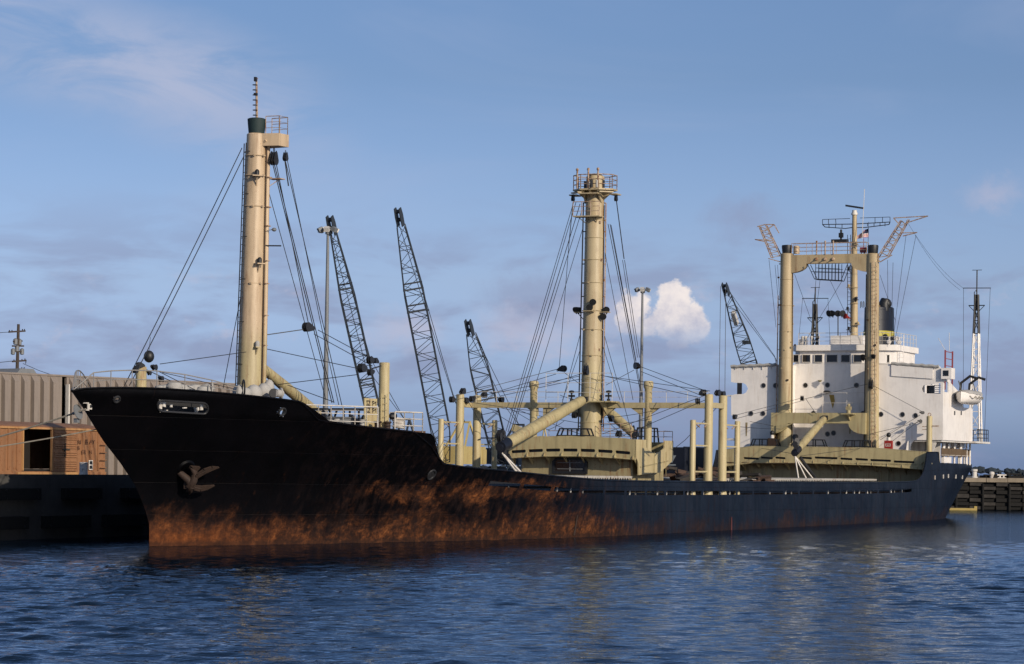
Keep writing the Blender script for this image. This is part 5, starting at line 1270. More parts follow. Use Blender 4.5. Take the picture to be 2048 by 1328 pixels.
# ---------------------------------------------------------------- poop front: slotted transverse bulwark
def poop_front():
    s0 = 112.5
    def zc(py_mid, p):   # camber: measured at the middle and at the port end
        return py_mid
    tp = [(1506, 893), (1651, 895), (1756, 897), (1853, 905)]; bt = [(1506, 925), (1590, 925), (1741, 930), (1847, 938.6)]
    tz = sorted(at_s(*c, s0) for c in tp); bz = sorted(at_s(*c, s0) for c in bt)
    def top(p): q = abs(p) if p < tz[0][0] else p; return interp([(-9.4, tz[-1][1])] + tz, p)
    def bot(p): return interp([(-9.4, bz[-1][1])] + bz, p)
    ps = np.linspace(-9.2, 9.3, 25)
    outer = [(float(p), bot(p)) for p in ps] + [(float(p), top(p) + 0.012 * math.sin(7 * p)) for p in reversed(ps)]
    holes = []
    for x0, x1, y in ((1488, 1517, 916), (1522, 1545, 915), (1551, 1570, 915), (1600, 1623, 915), (1630, 1674, 915), (1681, 1704, 917), (1711, 1735, 918), (1741, 1781, 920), (1788, 1828, 923)):
        a, z = at_s(x0, y, s0); b, z2 = at_s(x1, y + 1.5, s0); h = 0.09
        holes.append([(a, z - h), (b, z2 - h), (b + 0.04, z2), (b, z2 + h), (a, z + h), (a - 0.04, z)])
    for k in range(5):
        a = -9.0 + k * 0.55 if False else None
    m = MB(); m.prism_s(outer, s0, s0 + 0.08, holes); o = m.build('poop_front_bulwark', M['cream'], ship)
    m = MB(); m.path([S(s0 - 0.04, float(p), bot(p)) for p in ps], 0.06, 6); m.build('edge_moulding', M['cream'], o)
    m = MB(); m.path([S(s0 + 0.04, float(p), top(p) + 0.02) for p in ps], 0.05, 6); m.build('top_rail', M['cream_worn'], o)
    for p in np.linspace(-8.6, 8.4, 14):
        p = float(p); z = bot(p)
        m = MB(); m.prism_p([(s0 - 0.01, z + 0.03), (s0 - 0.01, z + 0.26), (s0 - 0.16, z + 0.03)], p - 0.03, p + 0.03); m.prism_p([(s0 + 0.12, z), (s0 + 1.4, z), (s0 + 1.4, z - 0.6)], p - 0.03, p + 0.03); m.build('bracket', M['cream'], o)
    m = MB(); m.sbox(s0 + 0.3, s0 + 0.42, -9.1, 9.1, 4.745, 5.35); m.build('slot_shade_bar', M['dark'], o)  # black backing added so the poop slots look shaded inside
    m = MB(); m.sbox(s0 + 1.5, s0 + 1.6, -9.2, 9.2, MD, 4.66); w = m.build('poop_bulkhead', M['cream_worn'], ship)
    for px in (1500, 1530, 1760, 1775):
        p, z = at_s(px, 945, s0 + 1.5); m = MB(); m.sbox(s0 + 1.38, s0 + 1.49, p - 0.12, p + 0.12, MD, bot(p) - 0.1); m.build('stiffener', M['cream_worn'], w)
    # corner knee at the port side
    m = MB(); q = 9.2; m.prism_s([(9.3, bot(9.2)), (9.3, bot(9.2) - 0.55), (8.7, bot(8.6))], s0 - 0.06, s0 + 0.06); m.prism_s([(9.25, 4.4), (9.25, 2.6), (7.2, 2.6), (7.35, 3.0), (8.7, 4.4)], s0 + 1.2, s0 + 1.3); m.build('corner_knee', M['cream_worn'], w)
    m = MB(); m.ring(S(s0 - 0.1, 8.95, bot(9) + 0.45), (1, 0, 0), 0.17, 0.05, 12, 5); m.build('mooring_ring', M['cream_worn'], w)
    # winches, guards and lockers along the break
    for px, wd in ((1531, 2.7), (1622, 2.9), (1716, 2.7), (1590, 0)):
        p, z = at_s(px, 893, s0 + 0.8)
        if wd: winch_guard(S(s0 + 0.8, p, top(p) - 0.2), wd, 0.85, ship)
        winch(S(s0 + 1.3, p, 4.75), 0.85)
    for px, py in ((1544, 886), (1777, 885)):
        p, z = at_s(px, py + 10, s0 + 0.6); z = top(p) - 0.1
        m = MB(); m.box(S(s0 + 0.6, p, z + 0.42), (0.4, 0.66, 0.85)); m.build('fire_locker', M['red'] if px > 1700 else M['anchor'], ship); lk = bpy.data.objects[-1] if False else None
        m = MB(); m.cyl(S(s0 + 0.6, p, z + 0.85), S(s0 + 0.6, p, z + 1.1), 0.17, n=10); m.cyl(S(s0 + 0.6, p, z + 1.1), S(s0 + 0.6, p, z + 1.2), 0.1, n=10); m.build('vent_neck', M['white_worn'], ship)
        m = MB(); m.ball(S(s0 + 0.6, p, z + 1.32), 0.2, 10, (1, 1, 1.1)); m.build('vent_cap', M['black'], ship)
        if px > 1700:
            m = MB()
            for dy, dz, w_, h_ in ((-0.16, 0.1, 0.16, 0.04), (0.0, 0.1, 0.04, 0.16), (0.16, 0.1, 0.16, 0.04), (-0.12, -0.08, 0.2, 0.04), (0.12, -0.08, 0.2, 0.04), (0, -0.02, 0.04, 0.14), (-.2, 0.0, .04, .16), (.2, 0, .04, .14)): m.box(S(s0 + 0.39, p + dy, z + 0.45 + dz), (0.012, w_, h_))
            m.build('lettering', M['white_label'], ship)
poop_front()

# ---------------------------------------------------------------- aft gantry of two king posts
KS = 114.36
def king_posts():
    gm = empty('king_post_gantry', (0, 0, 0)); gm.parent = ship
    sh = {}
    for nm, (xt, xb) in {'l': (1574, 1570), 'r': (1746, 1743)}.items():
        t = T(xt, 507, KS); b = T(xb, 890, KS); b0 = b + (t - b) * ((4.74 - b.z) / (t.z - b.z)); ax = (t - b0).normalized(); L = (t - b0).length
        r0 = 0.66 if nm == 'l' else 0.62
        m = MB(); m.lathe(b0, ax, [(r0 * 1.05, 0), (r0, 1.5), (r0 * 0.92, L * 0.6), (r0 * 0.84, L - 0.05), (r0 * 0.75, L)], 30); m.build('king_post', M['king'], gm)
        m = MB(); m.lathe(t, ax, [(0.40, 0), (0.42, 0.1), (0.47, 0.6), (0.44, 0.72), (0.2, 0.75)], 16); m.build('canvas_hood', M['black'], gm)
        for k in range(1, 8):
            m = MB(); m.ring(b0.lerp(t, k / 8), ax, r0 * lerp(1.0, 0.86, k / 8) + 0.005, 0.02, 26, 5)
            for j in range(3): d = Vector((math.cos(R(190 + 50 * j + 77 * k)), math.sin(R(190 + 50 * j + 77 * k)), 0)); m.box(b0.lerp(t, (k + 0.3 * j) / 8) + d * (r0 * 0.95), (0.1, 0.1, 0.09))
            m.build('post_band', M['king'], gm)
        sh[nm] = (b0, t, ax)
    bl, tl, _ = sh['l']; br, tr, _ = sh['r']
    # ladders
    ladder(bl.lerp(tl, 0.04) + S(-0.1, -0.8, 0), bl.lerp(tl, 0.80) + S(-0.1, -0.74, 0), S(-0.2, -1, 0), 0.34, gm, M['rail_rust'])
    ladder(br.lerp(tr, 0.04) + S(-0.66, 0.36, 0), br.lerp(tr, 0.96) + S(-0.58, 0.34, 0), S(-1, 0.5, 0), 0.34, gm, M['rail_rust'], False)
    m = MB(); m.path([bl.lerp(tl, 0.05) + S(-0.2, 0.66, 0), bl.lerp(tl, 0.95) + S(-0.2, 0.58, 0)], 0.04, 6); m.path([br.lerp(tr, 0.05) + S(-0.35, -0.58, 0), br.lerp(tr, 0.9) + S(-0.3, -0.5, 0)], 0.035, 6); m.build('conduit', M['anchor'], gm)
    # arched top beam
    pl, pr = -tl.y, -tr.y; z1 = at_s(1660, 509, KS)[1]; z0 = at_s(1660, 527, KS)[1]; zk = at_s(1660, 545, KS)[1]
    arch = [(pl + 0.3, z1), (pr - 0.3, z1), (pr - 0.3, zk)] + [(pr - 0.35 - 1.5 * math.sin(t), zk + (z0 - zk) * (1 - math.cos(t))) for t in np.linspace(0.15, math.pi / 2, 6)] + [(pl + 0.35 + 1.5 * math.sin(t), zk + (z0 - zk) * (1 - math.cos(t))) for t in np.linspace(math.pi / 2, 0.15, 6)] + [(pl + 0.3, zk)]
    arch = [(-a if False else a, b) for a, b in arch]
    m = MB(); m.prism_s(arch, KS - 0.32, KS + 0.32); m.build('arched_beam', M['king'], gm)
    railing([S(KS - 0.3, pl + 0.5, z1), S(KS - 0.3, pr - 0.5, z1)], 1.0, gm, M['rail_rust'], 3, 1.3, 0.02); railing([S(KS + 0.3, pl + 0.5, z1), S(KS + 0.3, pr - 0.5, z1)], 1.0, gm, M['rail_rust'], 3, 1.9, 0.02)
    m = MB()
    for px in (1633, 1650, 1666):
        q = T(px, 509, KS - 0.35); m.cyl(q, q + Vector((0, 0, 1.1)), 0.06, n=6); m.ball(q + Vector((0, 0, 1.12)), 0.09, 8); q2 = T(px, 518, KS - 0.34); m.ball(q2, 0.16, 8); m.bar(q2, q2 + S(-0.3, 0, -0.1), 0.07)
    m.build('lamp_stanchion', M['rail_rust'], gm)
    m = MB(); q = T(1593, 503, KS); m.cyl(q - Vector((0, 0, 0.2)), q + Vector((0, 0, 0.42)), 0.27, n=14); m.ball(q + Vector((0, 0, 0.42)), 0.27, 12, (1, 1, 0.4)); m.build('vent_head', M['fore_mast'], gm)
    # hanging basket of slats under the beam
    m = MB(); a, b = T(1615, 528, KS - 0.6), T(1695, 528, KS - 0.6); c, d = T(1629, 558, KS - 0.6), T(1682, 561, KS - 0.6)
    for ds in (0.0, 0.9):
        o = S(ds, 0, 0)
        m.bar(a + o, c + o, 0.05); m.bar(b + o, d + o, 0.05); m.bar(c + o, d + o, 0.07); m.bar(a.lerp(c, 0.5) + o, b.lerp(d, 0.5) + o, 0.04); m.bar(a + o + (c - a) * 0.5 + S(0, .4, .3), b + o + (d - b) * .5 + S(0, -.4, .3), 0.04)
        for k in range(8):
            t = (k + 0.3) / 8; q = c.lerp(d, t) + o; m.bar(q, Vector((q.x, q.y, a.z)), 0.045)
    for k in range(9): q = c.lerp(d, k / 8); m.bar(q, q + S(0.9, 0, 0), 0.04)
    m.build('cargo_lamp_basket', M['black'], gm)
    # lattice outriggers at the heads
    def outrigger(path, arm, w, mir):
        m = MB(); A = [T(x, y, KS) for x, y in path]
        off = S(0.55, 0, 0); sd = w
        n = 7
        lo, hi = A[0], A[1]; d = (hi - lo); 
        e1 = Vector((0, -sd, 0.25 * mir * sd)) if False else S(0, sd, 0.12)
        legs = [[lo.lerp(hi, k / n) + q * lerp(1.0, 0.75, k / n) for k in range(n + 1)] for q in (e1 * 0.5 - off * 0.5, e1 * -0.5 - off * 0.5, e1 * 0.5 + off * 0.5, e1 * -0.5 + off * 0.5)]
        for l in legs: m.bar(l[0], l[-1], 0.075)
        for k in range(n):
            m.bar(legs[0][k], legs[1][k], 0.05); m.bar(legs[0][k], legs[1][k + 1], 0.045); m.bar(legs[0][k], legs[2][k], 0.045); m.bar(legs[1][k], legs[3][k], 0.045); m.bar(legs[2][k], legs[3][k + 1], 0.045)
        for (x0, y0, x1, y1) in arm: m.bar(T(x0, y0, KS - 0.25), T(x1, y1, KS - 0.25), 0.075); m.bar(T(x0, y0, KS + 0.25), T(x1, y1, KS + 0.25), 0.075); m.bar(T(x0, y0, KS - 0.25), T(x0, y0, KS + 0.25), 0.05); m.bar(T(x1, y1, KS - 0.25), T(x1, y1, KS + 0.25), 0.05)
        m.build('lattice_outrigger', M['rail_rust'], gm)
    outrigger([(1553, 514), (1526, 452)], [(1515, 453, 1530, 449), (1530, 449, 1548, 449), (1548, 449, 1530, 462), (1548, 449, 1558, 466), (1510, 479, 1528, 483), (1510, 479, 1545, 481), (1537, 517, 1562, 524), (1562, 524, 1567, 512)], 0.8, 1)
    outrigger([(1766, 514), (1810, 440)], [(1787, 436, 1856, 432), (1787, 436, 1796, 446), (1856, 432, 1812, 446), (1800, 466, 1834, 465), (1834, 465, 1806, 472), (1784, 510, 1760, 524), (1760, 524, 1752, 512)], 0.9, -1)
    # lower portal beam between the posts
    za, zb_, zc_ = at_s(1640, 826, KS)[1], at_s(1640, 847, KS)[1], at_s(1640, 868, KS)[1]
    a, b = at_s(1549, 830, KS)[0], at_s(1737, 830, KS)[0]
    poly = [(a, za), (b, za), (b, zc_)] + [(b - 0.1 - 1.4 * math.sin(t), zc_ + (zb_ - zc_) * (1 - math.cos(t))) for t in np.linspace(0.1, math.pi / 2, 6)] + [(a + 0.1 + 1.4 * math.sin(t), zc_ + (zb_ - zc_) * (1 - math.cos(t))) for t in np.linspace(math.pi / 2, 0.1, 6)] + [(a, zc_ - 0.7)]
    m = MB(); m.prism_s(poly, KS - 1.0, KS + 0.5); m.build('portal_beam', M['cream'], gm)
    m = MB(); q = T(1697, 828, KS - 1.3); m.box(q, (1.0, 1.1, 0.08)); m.prism_p([(q.x - 0.45, q.z - 0.05), (q.x + 0.45, q.z - 0.05), (q.x + 0.45, q.z - 0.7)], -q.y - 0.06, -q.y + 0.06); m.build('portal_table', M['cream'], gm)
    m = MB(); q = q + Vector((0, 0, 0.05)); m.cyl(q, q + Vector((0, 0, 0.3)), 0.18, n=10); m.box(q + Vector((0, 0, 0.45)), (0.3, 0.45, 0.3)); m.ball(q + Vector((0, 0, 0.7)), 0.16, 8); m.build('swivel_fitting', M['cream_worn'], gm)
    railing([T(1645, 826, KS + 0.3), T(1742, 826, KS + 0.3)], 1.75, gm, M['rail'], 2, 2.0, 0.02)
    q = T(1573, 852, KS - 0.9); m = MB(); m.prism_s([(-q.y - 0.9, q.z + 0.05), (-q.y + 0.7, q.z + 0.25), (-q.y - 0.3, q.z - 0.2), (-q.y - 0.9, q.z - 0.6)], KS - 1.1, KS - 1.0); m.build('hood_plate', M['cream'], gm)
    # boom lowered forward from the portal
    bo = boom(P(1648, 838), P(1590, 905), 0.34)
    h = P(1590, 905)
    for k in range(3): block(h + S(rnd.uniform(-0.3, 0.4), rnd.uniform(-0.3, 0.3), 0.6 + 0.3 * k), S(rnd.uniform(-.5, .5), 0.3, -1), 0.45, gm)
    for dx, dp in ((-0.5, 0.0), (0.2, 0.5), (0.9, 0.9)):
        m = MB(); m.cyl(h + S(0, 0, -0.3), S(h.x + dx, dp + 0.5, 3.3), 0.06, n=6); m.build('rope_fall', M['rail'], gm)
    m = MB(); m.cyl(h + S(0.5, 0.3, -0.4), S(h.x + 2.0, 1.2, 3.4), 0.14, n=8); m.build('cargo_runner', M['black'], gm)
    for px, py, s in ((1742, 768, KS - 0.8),):
        block(T(px, py, s), S(0, 0, 1), 0.55)
    for px, py in ((1557, 555), (1560, 610), (1590, 690), (1575, 760), (1735, 640), (1745, 710), (1750, 690)):
        m = MB(); m.box(T(px, py, KS - 0.62), (0.12, 0.16, 0.14)); m.build('lug', M['anchor'], gm)
    # lamps clamped on the right post
    for px, py in ((1727, 716), (1748, 712), (1727, 712)): floodlight(T(px, py, KS - 0.75), S(-1, -0.3, -0.4), gm, 0.32)
    # wires
    L = [((1555, 530), (1566, 700), -.3), ((1550, 530), (1560, 640), -.3), ((1538, 520), (1552, 655), -.4), ((1589, 548), (1622, 640), .2), ((1760, 550), (1790, 640), .2), ((1786, 525), (1782, 690), .3), ((1812, 470), (1786, 680), .4), ((1832, 470), (1790, 680), .4), ((1775, 520), (1776, 640), .2), ((1660, 560), (1690, 625), .3), ((1685, 560), (1606, 690), .3), ((1640, 560), (1624, 690), .1), ((1632, 558), (1620, 690), .1)]
    for a, b, ds in L: cable(T(*a, KS + ds), T(*b, KS + 1.8), 0.018)
    for a, b, sa, sb in (((1607, 795), (1465, 832), KS - 1.6, KS - 30), ((1610, 800), (1470, 838), KS - 1.6, KS - 28), ((1612, 798), (1632, 828), KS - 1.6, KS - 1.2), ((1600, 800), (1735, 768), KS - 1.6, KS - .7), ((1748, 772), (1846, 824), KS - .7, KS - .8), ((1840, 830), (1760, 880), KS - .8, KS - 1), ((1842, 838), (1775, 890), KS - .8, KS - 1), ((1740, 868), (1836, 845), KS - .8, KS - .8), ((1548, 852), (1500, 843), KS - .8, KS - 10), ((1590, 908), (1515, 895), 106, KS - 1), ((1600, 912), (1735, 895), 106, KS - 1)):
        cable(T(*a, sa), T(*b, sb), 0.02)
    block(T(1604, 796, KS - 1.6), S(-1, 0.3, 0.2), 0.5, None, 3)
    block(T(1470, 833, KS - 29), S(1, 0, .3), 0.4); block(T(1844, 825, KS - 0.9), S(-1, -1, 0.2), 0.28, None, 1); block(T(1840, 842, KS - 0.9), S(-1, -1, 0.2), 0.26, None, 1)
    return sh
king_posts()
# port samson post standing at the corner of the poop
t = T(1859, 832, 113.6); m = MB(); m.lathe(S(113.6, -t.y, 4.74), (0, 0, 1), [(0.27, 0), (0.25, 0.4), (0.245, t.z - 4.79), (0.2, t.z - 4.74)], 18); sp = m.build('samson_post', M['post'], ship)
m = MB(); m.ring(t + Vector((0, 0, 0.12)), (1, 0, 0), 0.13, 0.035, 12, 5)
for dz in (0.9, 1.15): m.cyl(t + S(-0.1, -0.6, -dz), t + S(0, 0.2, -dz), 0.03, n=5)
m.box(t + S(0, 0.55, -0.85), (0.3, 0.5, 0.1)); m.build('post_fittings', M['rail_rust'], sp)

# ---------------------------------------------------------------- white bridge superstructure
FS = 114.62; FC = 116.4      # wing screens stand level with the king posts, the middle is set back
def superstructure():
    q = lambda px, py: at_s(px, py, FS)
    qc = lambda px, py: at_s(px, py, FC)
    zt = q(1655, 733)[1]
    pl, pr = q(1462, 760)[0], q(1886, 800)[0]; pin = 3.72
    zB = q(1886, 790)[1]; zA = q(1886, 880)[1]
    # starboard wing screen with its rounded notch, port wing screen with the corner opening
    D_ = [q(x, y) for x, y in ((1470, 788.5), (1486, 788), (1492, 785), (1496, 777), (1492, 769), (1486, 766), (1470, 765.5))]
    left = [q(1472, 893), q(1470, 836), (pl + 0.06, q(1462, 830)[1]), (pl + 0.02, q(1462, 791)[1])] + D_ + [(pl, q(1462, 764)[1]), (pl, q(1461, 733)[1]), q(1552, 729), (-pin, q(1560, 729)[1]), (-pin, 4.74)]
    m = MB(); m.prism_s(left, FS, FS + 0.12); f = m.build('superstructure', M['white'], ship)
    hr = [q(x, y) for x, y in ((1843, 777), (1847, 770.5), (1862, 768.5), (1881, 766), (1881, 787.5), (1850, 786.5), (1845, 783))]
    right = [(pin, 4.74), (pin, q(1740, 729)[1]), q(1790, 728), q(1880, 733), (pr - 0.2, q(1884, 739)[1]), (pr, q(1886, 760)[1]), (pr, q(1886, 880)[1]), q(1828, 880), q(1824, 886), q(1821, 893), (q(1821, 893)[0], 4.74)]
    m = MB(); m.prism_s(right, FS, FS + 0.12, [hr]); m.build('port_wing_screen', M['white'], f)
    m = MB(); m.sbox(FC, FC + 0.12, -pin - 0.1, pin + 0.1, 4.74, qc(1655, 727)[1]); m.build('centre_front', M['white'], f)
    for sg in (-1, 1): m = MB(); m.sbox(FS + 0.005, FC + 0.1, sg * pin - 0.05, sg * pin + 0.05, 4.74, q(1655, 729)[1] - 0.01); m.build('return_wall', M['white'], f)
    b = MB(); b.sbox(FC + 0.125, FS + 13.0, -6.2, 6.3, 4.74, zt - 0.5); b.sbox(FS + 0.125, FC + 0.12, pin + 0.06, 6.3, 4.74, zB + 0.4); b.sbox(FS + 0.125, FC + 0.12, -6.2, -pin - 0.06, 4.74, zB + 0.4); b.build('deck_house', M['white'], f)
    # port side of the boat deck: solid plating curving round the corner
    pts = [(FS + 0.02, pr + 0.0), (FS + 0.3, pr + 0.08)] + [(s, 9.62) for s in (FS + 1.0, FS + 6.0, FS + 11.4)]
    sA = at_p(1937, 830, 9.62)[0]
    m = MB(); z1 = zB + 0.12
    m.prism_p([(FS + 0.13, zA), (sA, zA), (sA, z1 - 1.2), (sA - 0.4, z1 - 1.0), (sA - 3.6, z1 - 1.0), (sA - 3.8, z1), (FS + 2.6, z1 + 1.0), (FS + 2.6, zt - 1.2), (FS + 2.0, zt - 1.0), (FS + 0.13, zt - 1.0)], pr - 0.1, pr + 0.0, [[(FS + 0.45, z1 + 0.15), (FS + 1.9, z1 + 0.15), (FS + 1.9, zt - 1.35), (FS + 0.45, zt - 1.2)]])
    m.build('side_plating', M['white'], f)
    m = MB(); m.sbox(FS + 0.13, sA + 1.6, -9.5, -6.25, zA - 0.15, zA + 0.02); m.sbox(FS + 0.13, sA + 1.6, 6.35, pr - 0.11, zA - 0.15, zA + 0.02); m.sbox(sA - 1, sA + 4.5, 7.0, pr + 0.55, zA - 0.14, zA + 0.03); m.build('boat_deck', M['white_worn'], f)
    m = MB(); m.sbox(FS + 0.13, FS + 2.8, -9.4, -pin - 0.1, zB - 0.12, zB); m.sbox(FS + 0.13, FS + 2.8, pin + 0.1, pr - 0.11, zB - 0.12, zB); m.build('bridge_deck', M['white_worn'], f)
    for px in (1909, 1922):
        p_ = at_p(px, 826, pr); m = MB(); m.box(S(p_[0], pr + 0.02, p_[1]), (0.3, 0.03, 0.35)); m.build('scupper', M['dark'], f)
    # wheelhouse with its row of windows
    wl, wr = qc(1586, 710)[0], qc(1791, 710)[0]; zw0 = qc(1655, 727)[1]; zw1 = qc(1655, 702)[1]; zr = qc(1655, 690)[1]
    m = MB(); m.prism_z([(FC - 0.0, wl + 0.6), (FC - 0.05, wr - 1.4), (FC + 0.5, wr - 0.2), (FC + 1.4, wr), (FC + 6.5, wr), (FC + 6.5, wl), (FC + 0.7, wl)], zw0 - 0.02, zw1 + 0.02); wh = m.build('wheelhouse', M['white'], ship)
    m = MB(); m.prism_z([(FC - 0.35, wl + 0.4), (FC - 0.35, wr - 1.4), (FC + 0.3, wr + 0.1), (FC + 6.8, wr + 0.25), (FC + 6.8, wl - 0.2), (FC + 0.4, wl - 0.2)], zw1 + 0.02, zr); m.build('wheelhouse_roof', M['white'], wh)
    for x0, x1 in ((1587, 1597), (1606, 1621), (1630, 1645), (1654, 1675), (1683, 1700), (1708, 1724), (1762, 1777)):
        a, z0 = qc(x0, 724); b_, z1_ = qc(x1, 710); s = FC - 0.06 if x1 < 1760 else FC + 0.25
        if x1 < 1600: s = FC + 0.02
        m = MB(); m.prism_s([(a - 0.05, z0 - 0.05), (b_ + 0.05, z0 - 0.05), (b_ + 0.05, z1_ + 0.05), (a - 0.05, z1_ + 0.05)], s - 0.06, s + 0.3, [[(a, z0), (b_, z0), (b_, z1_), (a, z1_)]]); wi = m.build('wheelhouse_window', M['white_worn'], ship)
        m = MB(); m.prism_s([(a, z0), (b_, z0), (b_, z1_), (a, z1_)], s - 0.03, s - 0.01); m.build('pane', M['glass'], wi)
    # bridge wing dodgers: sagging canvas rolled along the top edge
    for x0, x1, y0, y1 in ((1462, 1552, 733, 729), (1783, 1878, 727, 733)):
        m = MB(); n = 14; pts = []
        for k in range(n + 1):
            a = q(lerp(x0, x1, k / n), lerp(y0, y1, k / n)); pts.append(S(FS - 0.06, a[0], a[1] + 0.04 * math.sin(k * 2.3)))
        m.path(pts, 0.13, 8); m.build('rolled_awning', M['canvas'], ship)
        for k in range(5):
            a = q(lerp(x0, x1, (k + 0.5) / 5), lerp(y0, y1, 0.5)); m = MB(); m.bar(S(FS - 0.05, a[0], a[1]), S(FS - 0.05, a[0], a[1] - 0.35), 0.05); m.build('awning_strut', M['white_worn'], ship)
    a, z0 = q(1783, 752); b_, z1_ = q(1880, 740); m = MB(); m.prism_s([(a, z0), (b_ - 0.6, z0 - 0.25), (b_ - 0.6, z1_ + 0.12), (a, z1_ + 0.45)], FS - 0.10, FS - 0.02); m.build('wind_dodger', M['white'], ship)
    m = MB(); m.sbox(FS - 0.3, FS + 1.0, q(1884, 745)[0], q(1902, 745)[0] + 0.1, q(1890, 758)[1], q(1890, 736)[1]); m.build('wing_cab', M['white'], ship)
    a, z0 = q(1888, 752); b_, z1_ = q(1899, 741); m = MB(); m.prism_s([(a, z0), (b_, z0), (b_, z1_), (a, z1_)], FS - 0.33, FS - 0.305); m.build('cab_window', M['glass'], ship)
    a, z0 = q(1853, 786); b_, z1_ = q(1862, 770); m = MB(); m.sbox(FS + 1.2, FS + 1.3, a - 0.3, b_, z0, z1_); m.build('inner_door', M['glass'], ship)
    m = MB(); m.sbox(FS + 1.3, FS + 1.4, 6.4, pr - 2.0, z0, z1_ + 0.6); m.build('inner_screen', M['white_worn'], ship)
    m = MB()
    for k in range(5): a, z = q(1872, 770 + k * 4); m.sbox(FS + 0.5, FS + 0.56, a - 0.3, a + 0.3, z - 0.04, z + 0.04)
    m.build('inner_ladder', M['white'], ship)
    a = q(1484, 776); m = MB(); m.sbox(FS + 0.02, FS + 0.14, q(1474, 776)[0], q(1483, 776)[0], q(1480, 788.4)[1], q(1480, 765.6)[1]); m.build('wing_pillar', M['dark'], ship)
    
    # port holes
    for px, py in ((1527, 771), (1551, 771), (1611, 770.5), (1655, 770), (1713, 770.5), (1502, 827), (1526, 827), (1586, 826.5), (1627, 826.5), (1726, 827), (1762, 828.5), (1805, 829), (1831, 831), (1655, 868), (1667, 866), (1797, 887), (1594, 882)):
        F_ = FC if 1572 < px < 1745 else FS
        p_, z = at_s(px, py, F_); m = MB(); m.ring(S(F_ - 0.02, p_, z), (1, 0, 0), 0.205, 0.028, 16, 5); ph = m.build('porthole', M['rail_grey'], ship)
        m = MB(); m.cyl(S(F_ - 0.03, p_, z), S(F_ - 0.005, p_, z), 0.20, n=16); m.build('glass', M['glass'], ph)
    # big mushroom lamp above the portal with rust run below
    p_, z = qc(1656, 784); m = MB(); m.ball(S(FC - 0.35, p_, z), 0.33, 12, (1.0, 1.0, 0.42)); m.cyl(S(FC - 0.3, p_, z), S(FC, p_, z - 0.05), 0.07, n=8); m.build('bulkhead_lamp', M['dark'], ship)
    p_, z = qc(1663, 800); m = MB(); m.prism_s([(p_ - 0.22, z + 0.45), (p_ + 0.22, z + 0.45), (p_ + 0.30, z - 0.1), (p_ + 0.12, z - 0.75), (p_ - 0.05, z - 0.2)], FC - 0.012, FC - 0.004); m.build('rust_run', plain('rust_run_stain', (0.36, 0.25, 0.06), 0.8, 0, 0.6, 5), ship)
    for px, y0, y1, w_ in ((1640, 760, 764, 0.2), (1700, 855, 868, 0.08)):
        p_, z = qc(px, y0); z2 = qc(px, y1)[1]; m = MB(); m.prism_s([(p_ - w_, z), (p_ + w_, z), (p_ + w_ * 0.4, z2), (p_ - w_ * 0.6, z2)], FC - 0.010, FC - 0.004); m.build('rust_run', M['cream_worn'], ship)
    p_, z = q(1493, 845); z2 = q(1493, 872)[1]; m = MB(); m.prism_s([(p_ - .1, z), (p_ + .1, z), (p_ + .04, z2), (p_ - .06, z2)], FS - 0.010, FS - 0.004); m.build('rust_run', M['cream_worn'], ship)
    # fittings on the front
    m = MB(); a = q(1840, 846); m.cyl(S(FS, a[0], a[1]), S(FS - 0.7, a[0] + 0.3, a[1]), 0.05, n=6); m.build('swing_arm', M['rail'], ship)
    # deck below the boat deck: posts, recessed door, canvas dodger, white lockers
    m = MB(); m.sbox(FS + 2.4, FS + 2.5, 5.9, 9.2, 4.74, zA - 0.15); m.build('recess_bulkhead', M['white_worn'], f)
    m = MB(); a = q(1845, 895)[0]; m.sbox(FS + 2.32, FS + 2.39, a - 0.35, a + 0.35, 4.8, 6.7); m.build('recess_door', M['grey'], f)
    for px in (1888, 1898, 1910, 1922, 1934, 1941):
        s_, z = at_p(px, 890, 9.1); r_ = 0.16 if px in (1888, 1922) else 0.09
        m = MB(); m.cyl(S(s_, 9.05, 4.74), S(s_, 9.05, zA - 0.14), r_, n=8); m.build('deck_pillar', M['white'], f)
    for px, py, w_, h_ in ((1893, 890, 0.7, 0.8), (1905, 888, 0.9, 0.9), (1921, 889, 0.8, 0.7)):
        s_, z = at_p(px, py, 8.2); m = MB(); m.box(S(s_, 8.2, z), (w_, 0.6, h_)); m.ball(S(s_, 8.2, z + h_ / 2), 0.3, 8); m.build('locker', M['white'], f)
    s1_ = at_p(1882, 905, 9.25)[0]; s2_ = at_p(1946, 905, 9.0)[0]
    z1_ = at_p(1910, 897, 9.2)[1]; z0_ = at_p(1910, 913, 9.2)[1]
    m = MB(); n = 18; ps = [(lerp(s1_, s2_, k / n), min(9.3, half(lerp(s1_, s2_, k / n), 4.8) - 0.02) + 0.03 * math.sin(k * 2.0)) for k in range(n + 1)]
    vs = [S(s, p, z0_ + 0.02 * math.sin(i * 1.7)) for i, (s, p) in enumerate(ps)] + [S(s, p, z1_ - 0.03 * abs(math.sin(i * 1.1))) for i, (s, p) in enumerate(ps)]
    vs += [v + Vector((0, 0.05, 0)) for v in vs]; N = n + 1; fs = []
    for i in range(n): fs += [(i, i + 1, N + i + 1, N + i), (2 * N + i, 3 * N + i, 3 * N + i + 1, 2 * N + i + 1), (N + i, N + i + 1, 3 * N + i + 1, 3 * N + i), (i, 2 * N + i, 2 * N + i + 1, i + 1)]
    fs += [(0, N, 3 * N, 2 * N), (n, 2 * N + n, 3 * N + n, N + n)]
    m.add(vs, fs); m.build('canvas_dodger', M['brown'], f)
    s_, z = at_p(1896, 920, 9.25); m = MB(); m.box(S(s_, 9.1, z), (2.6, 0.25, 0.5)); m.build('life_raft_box', M['white'], f)
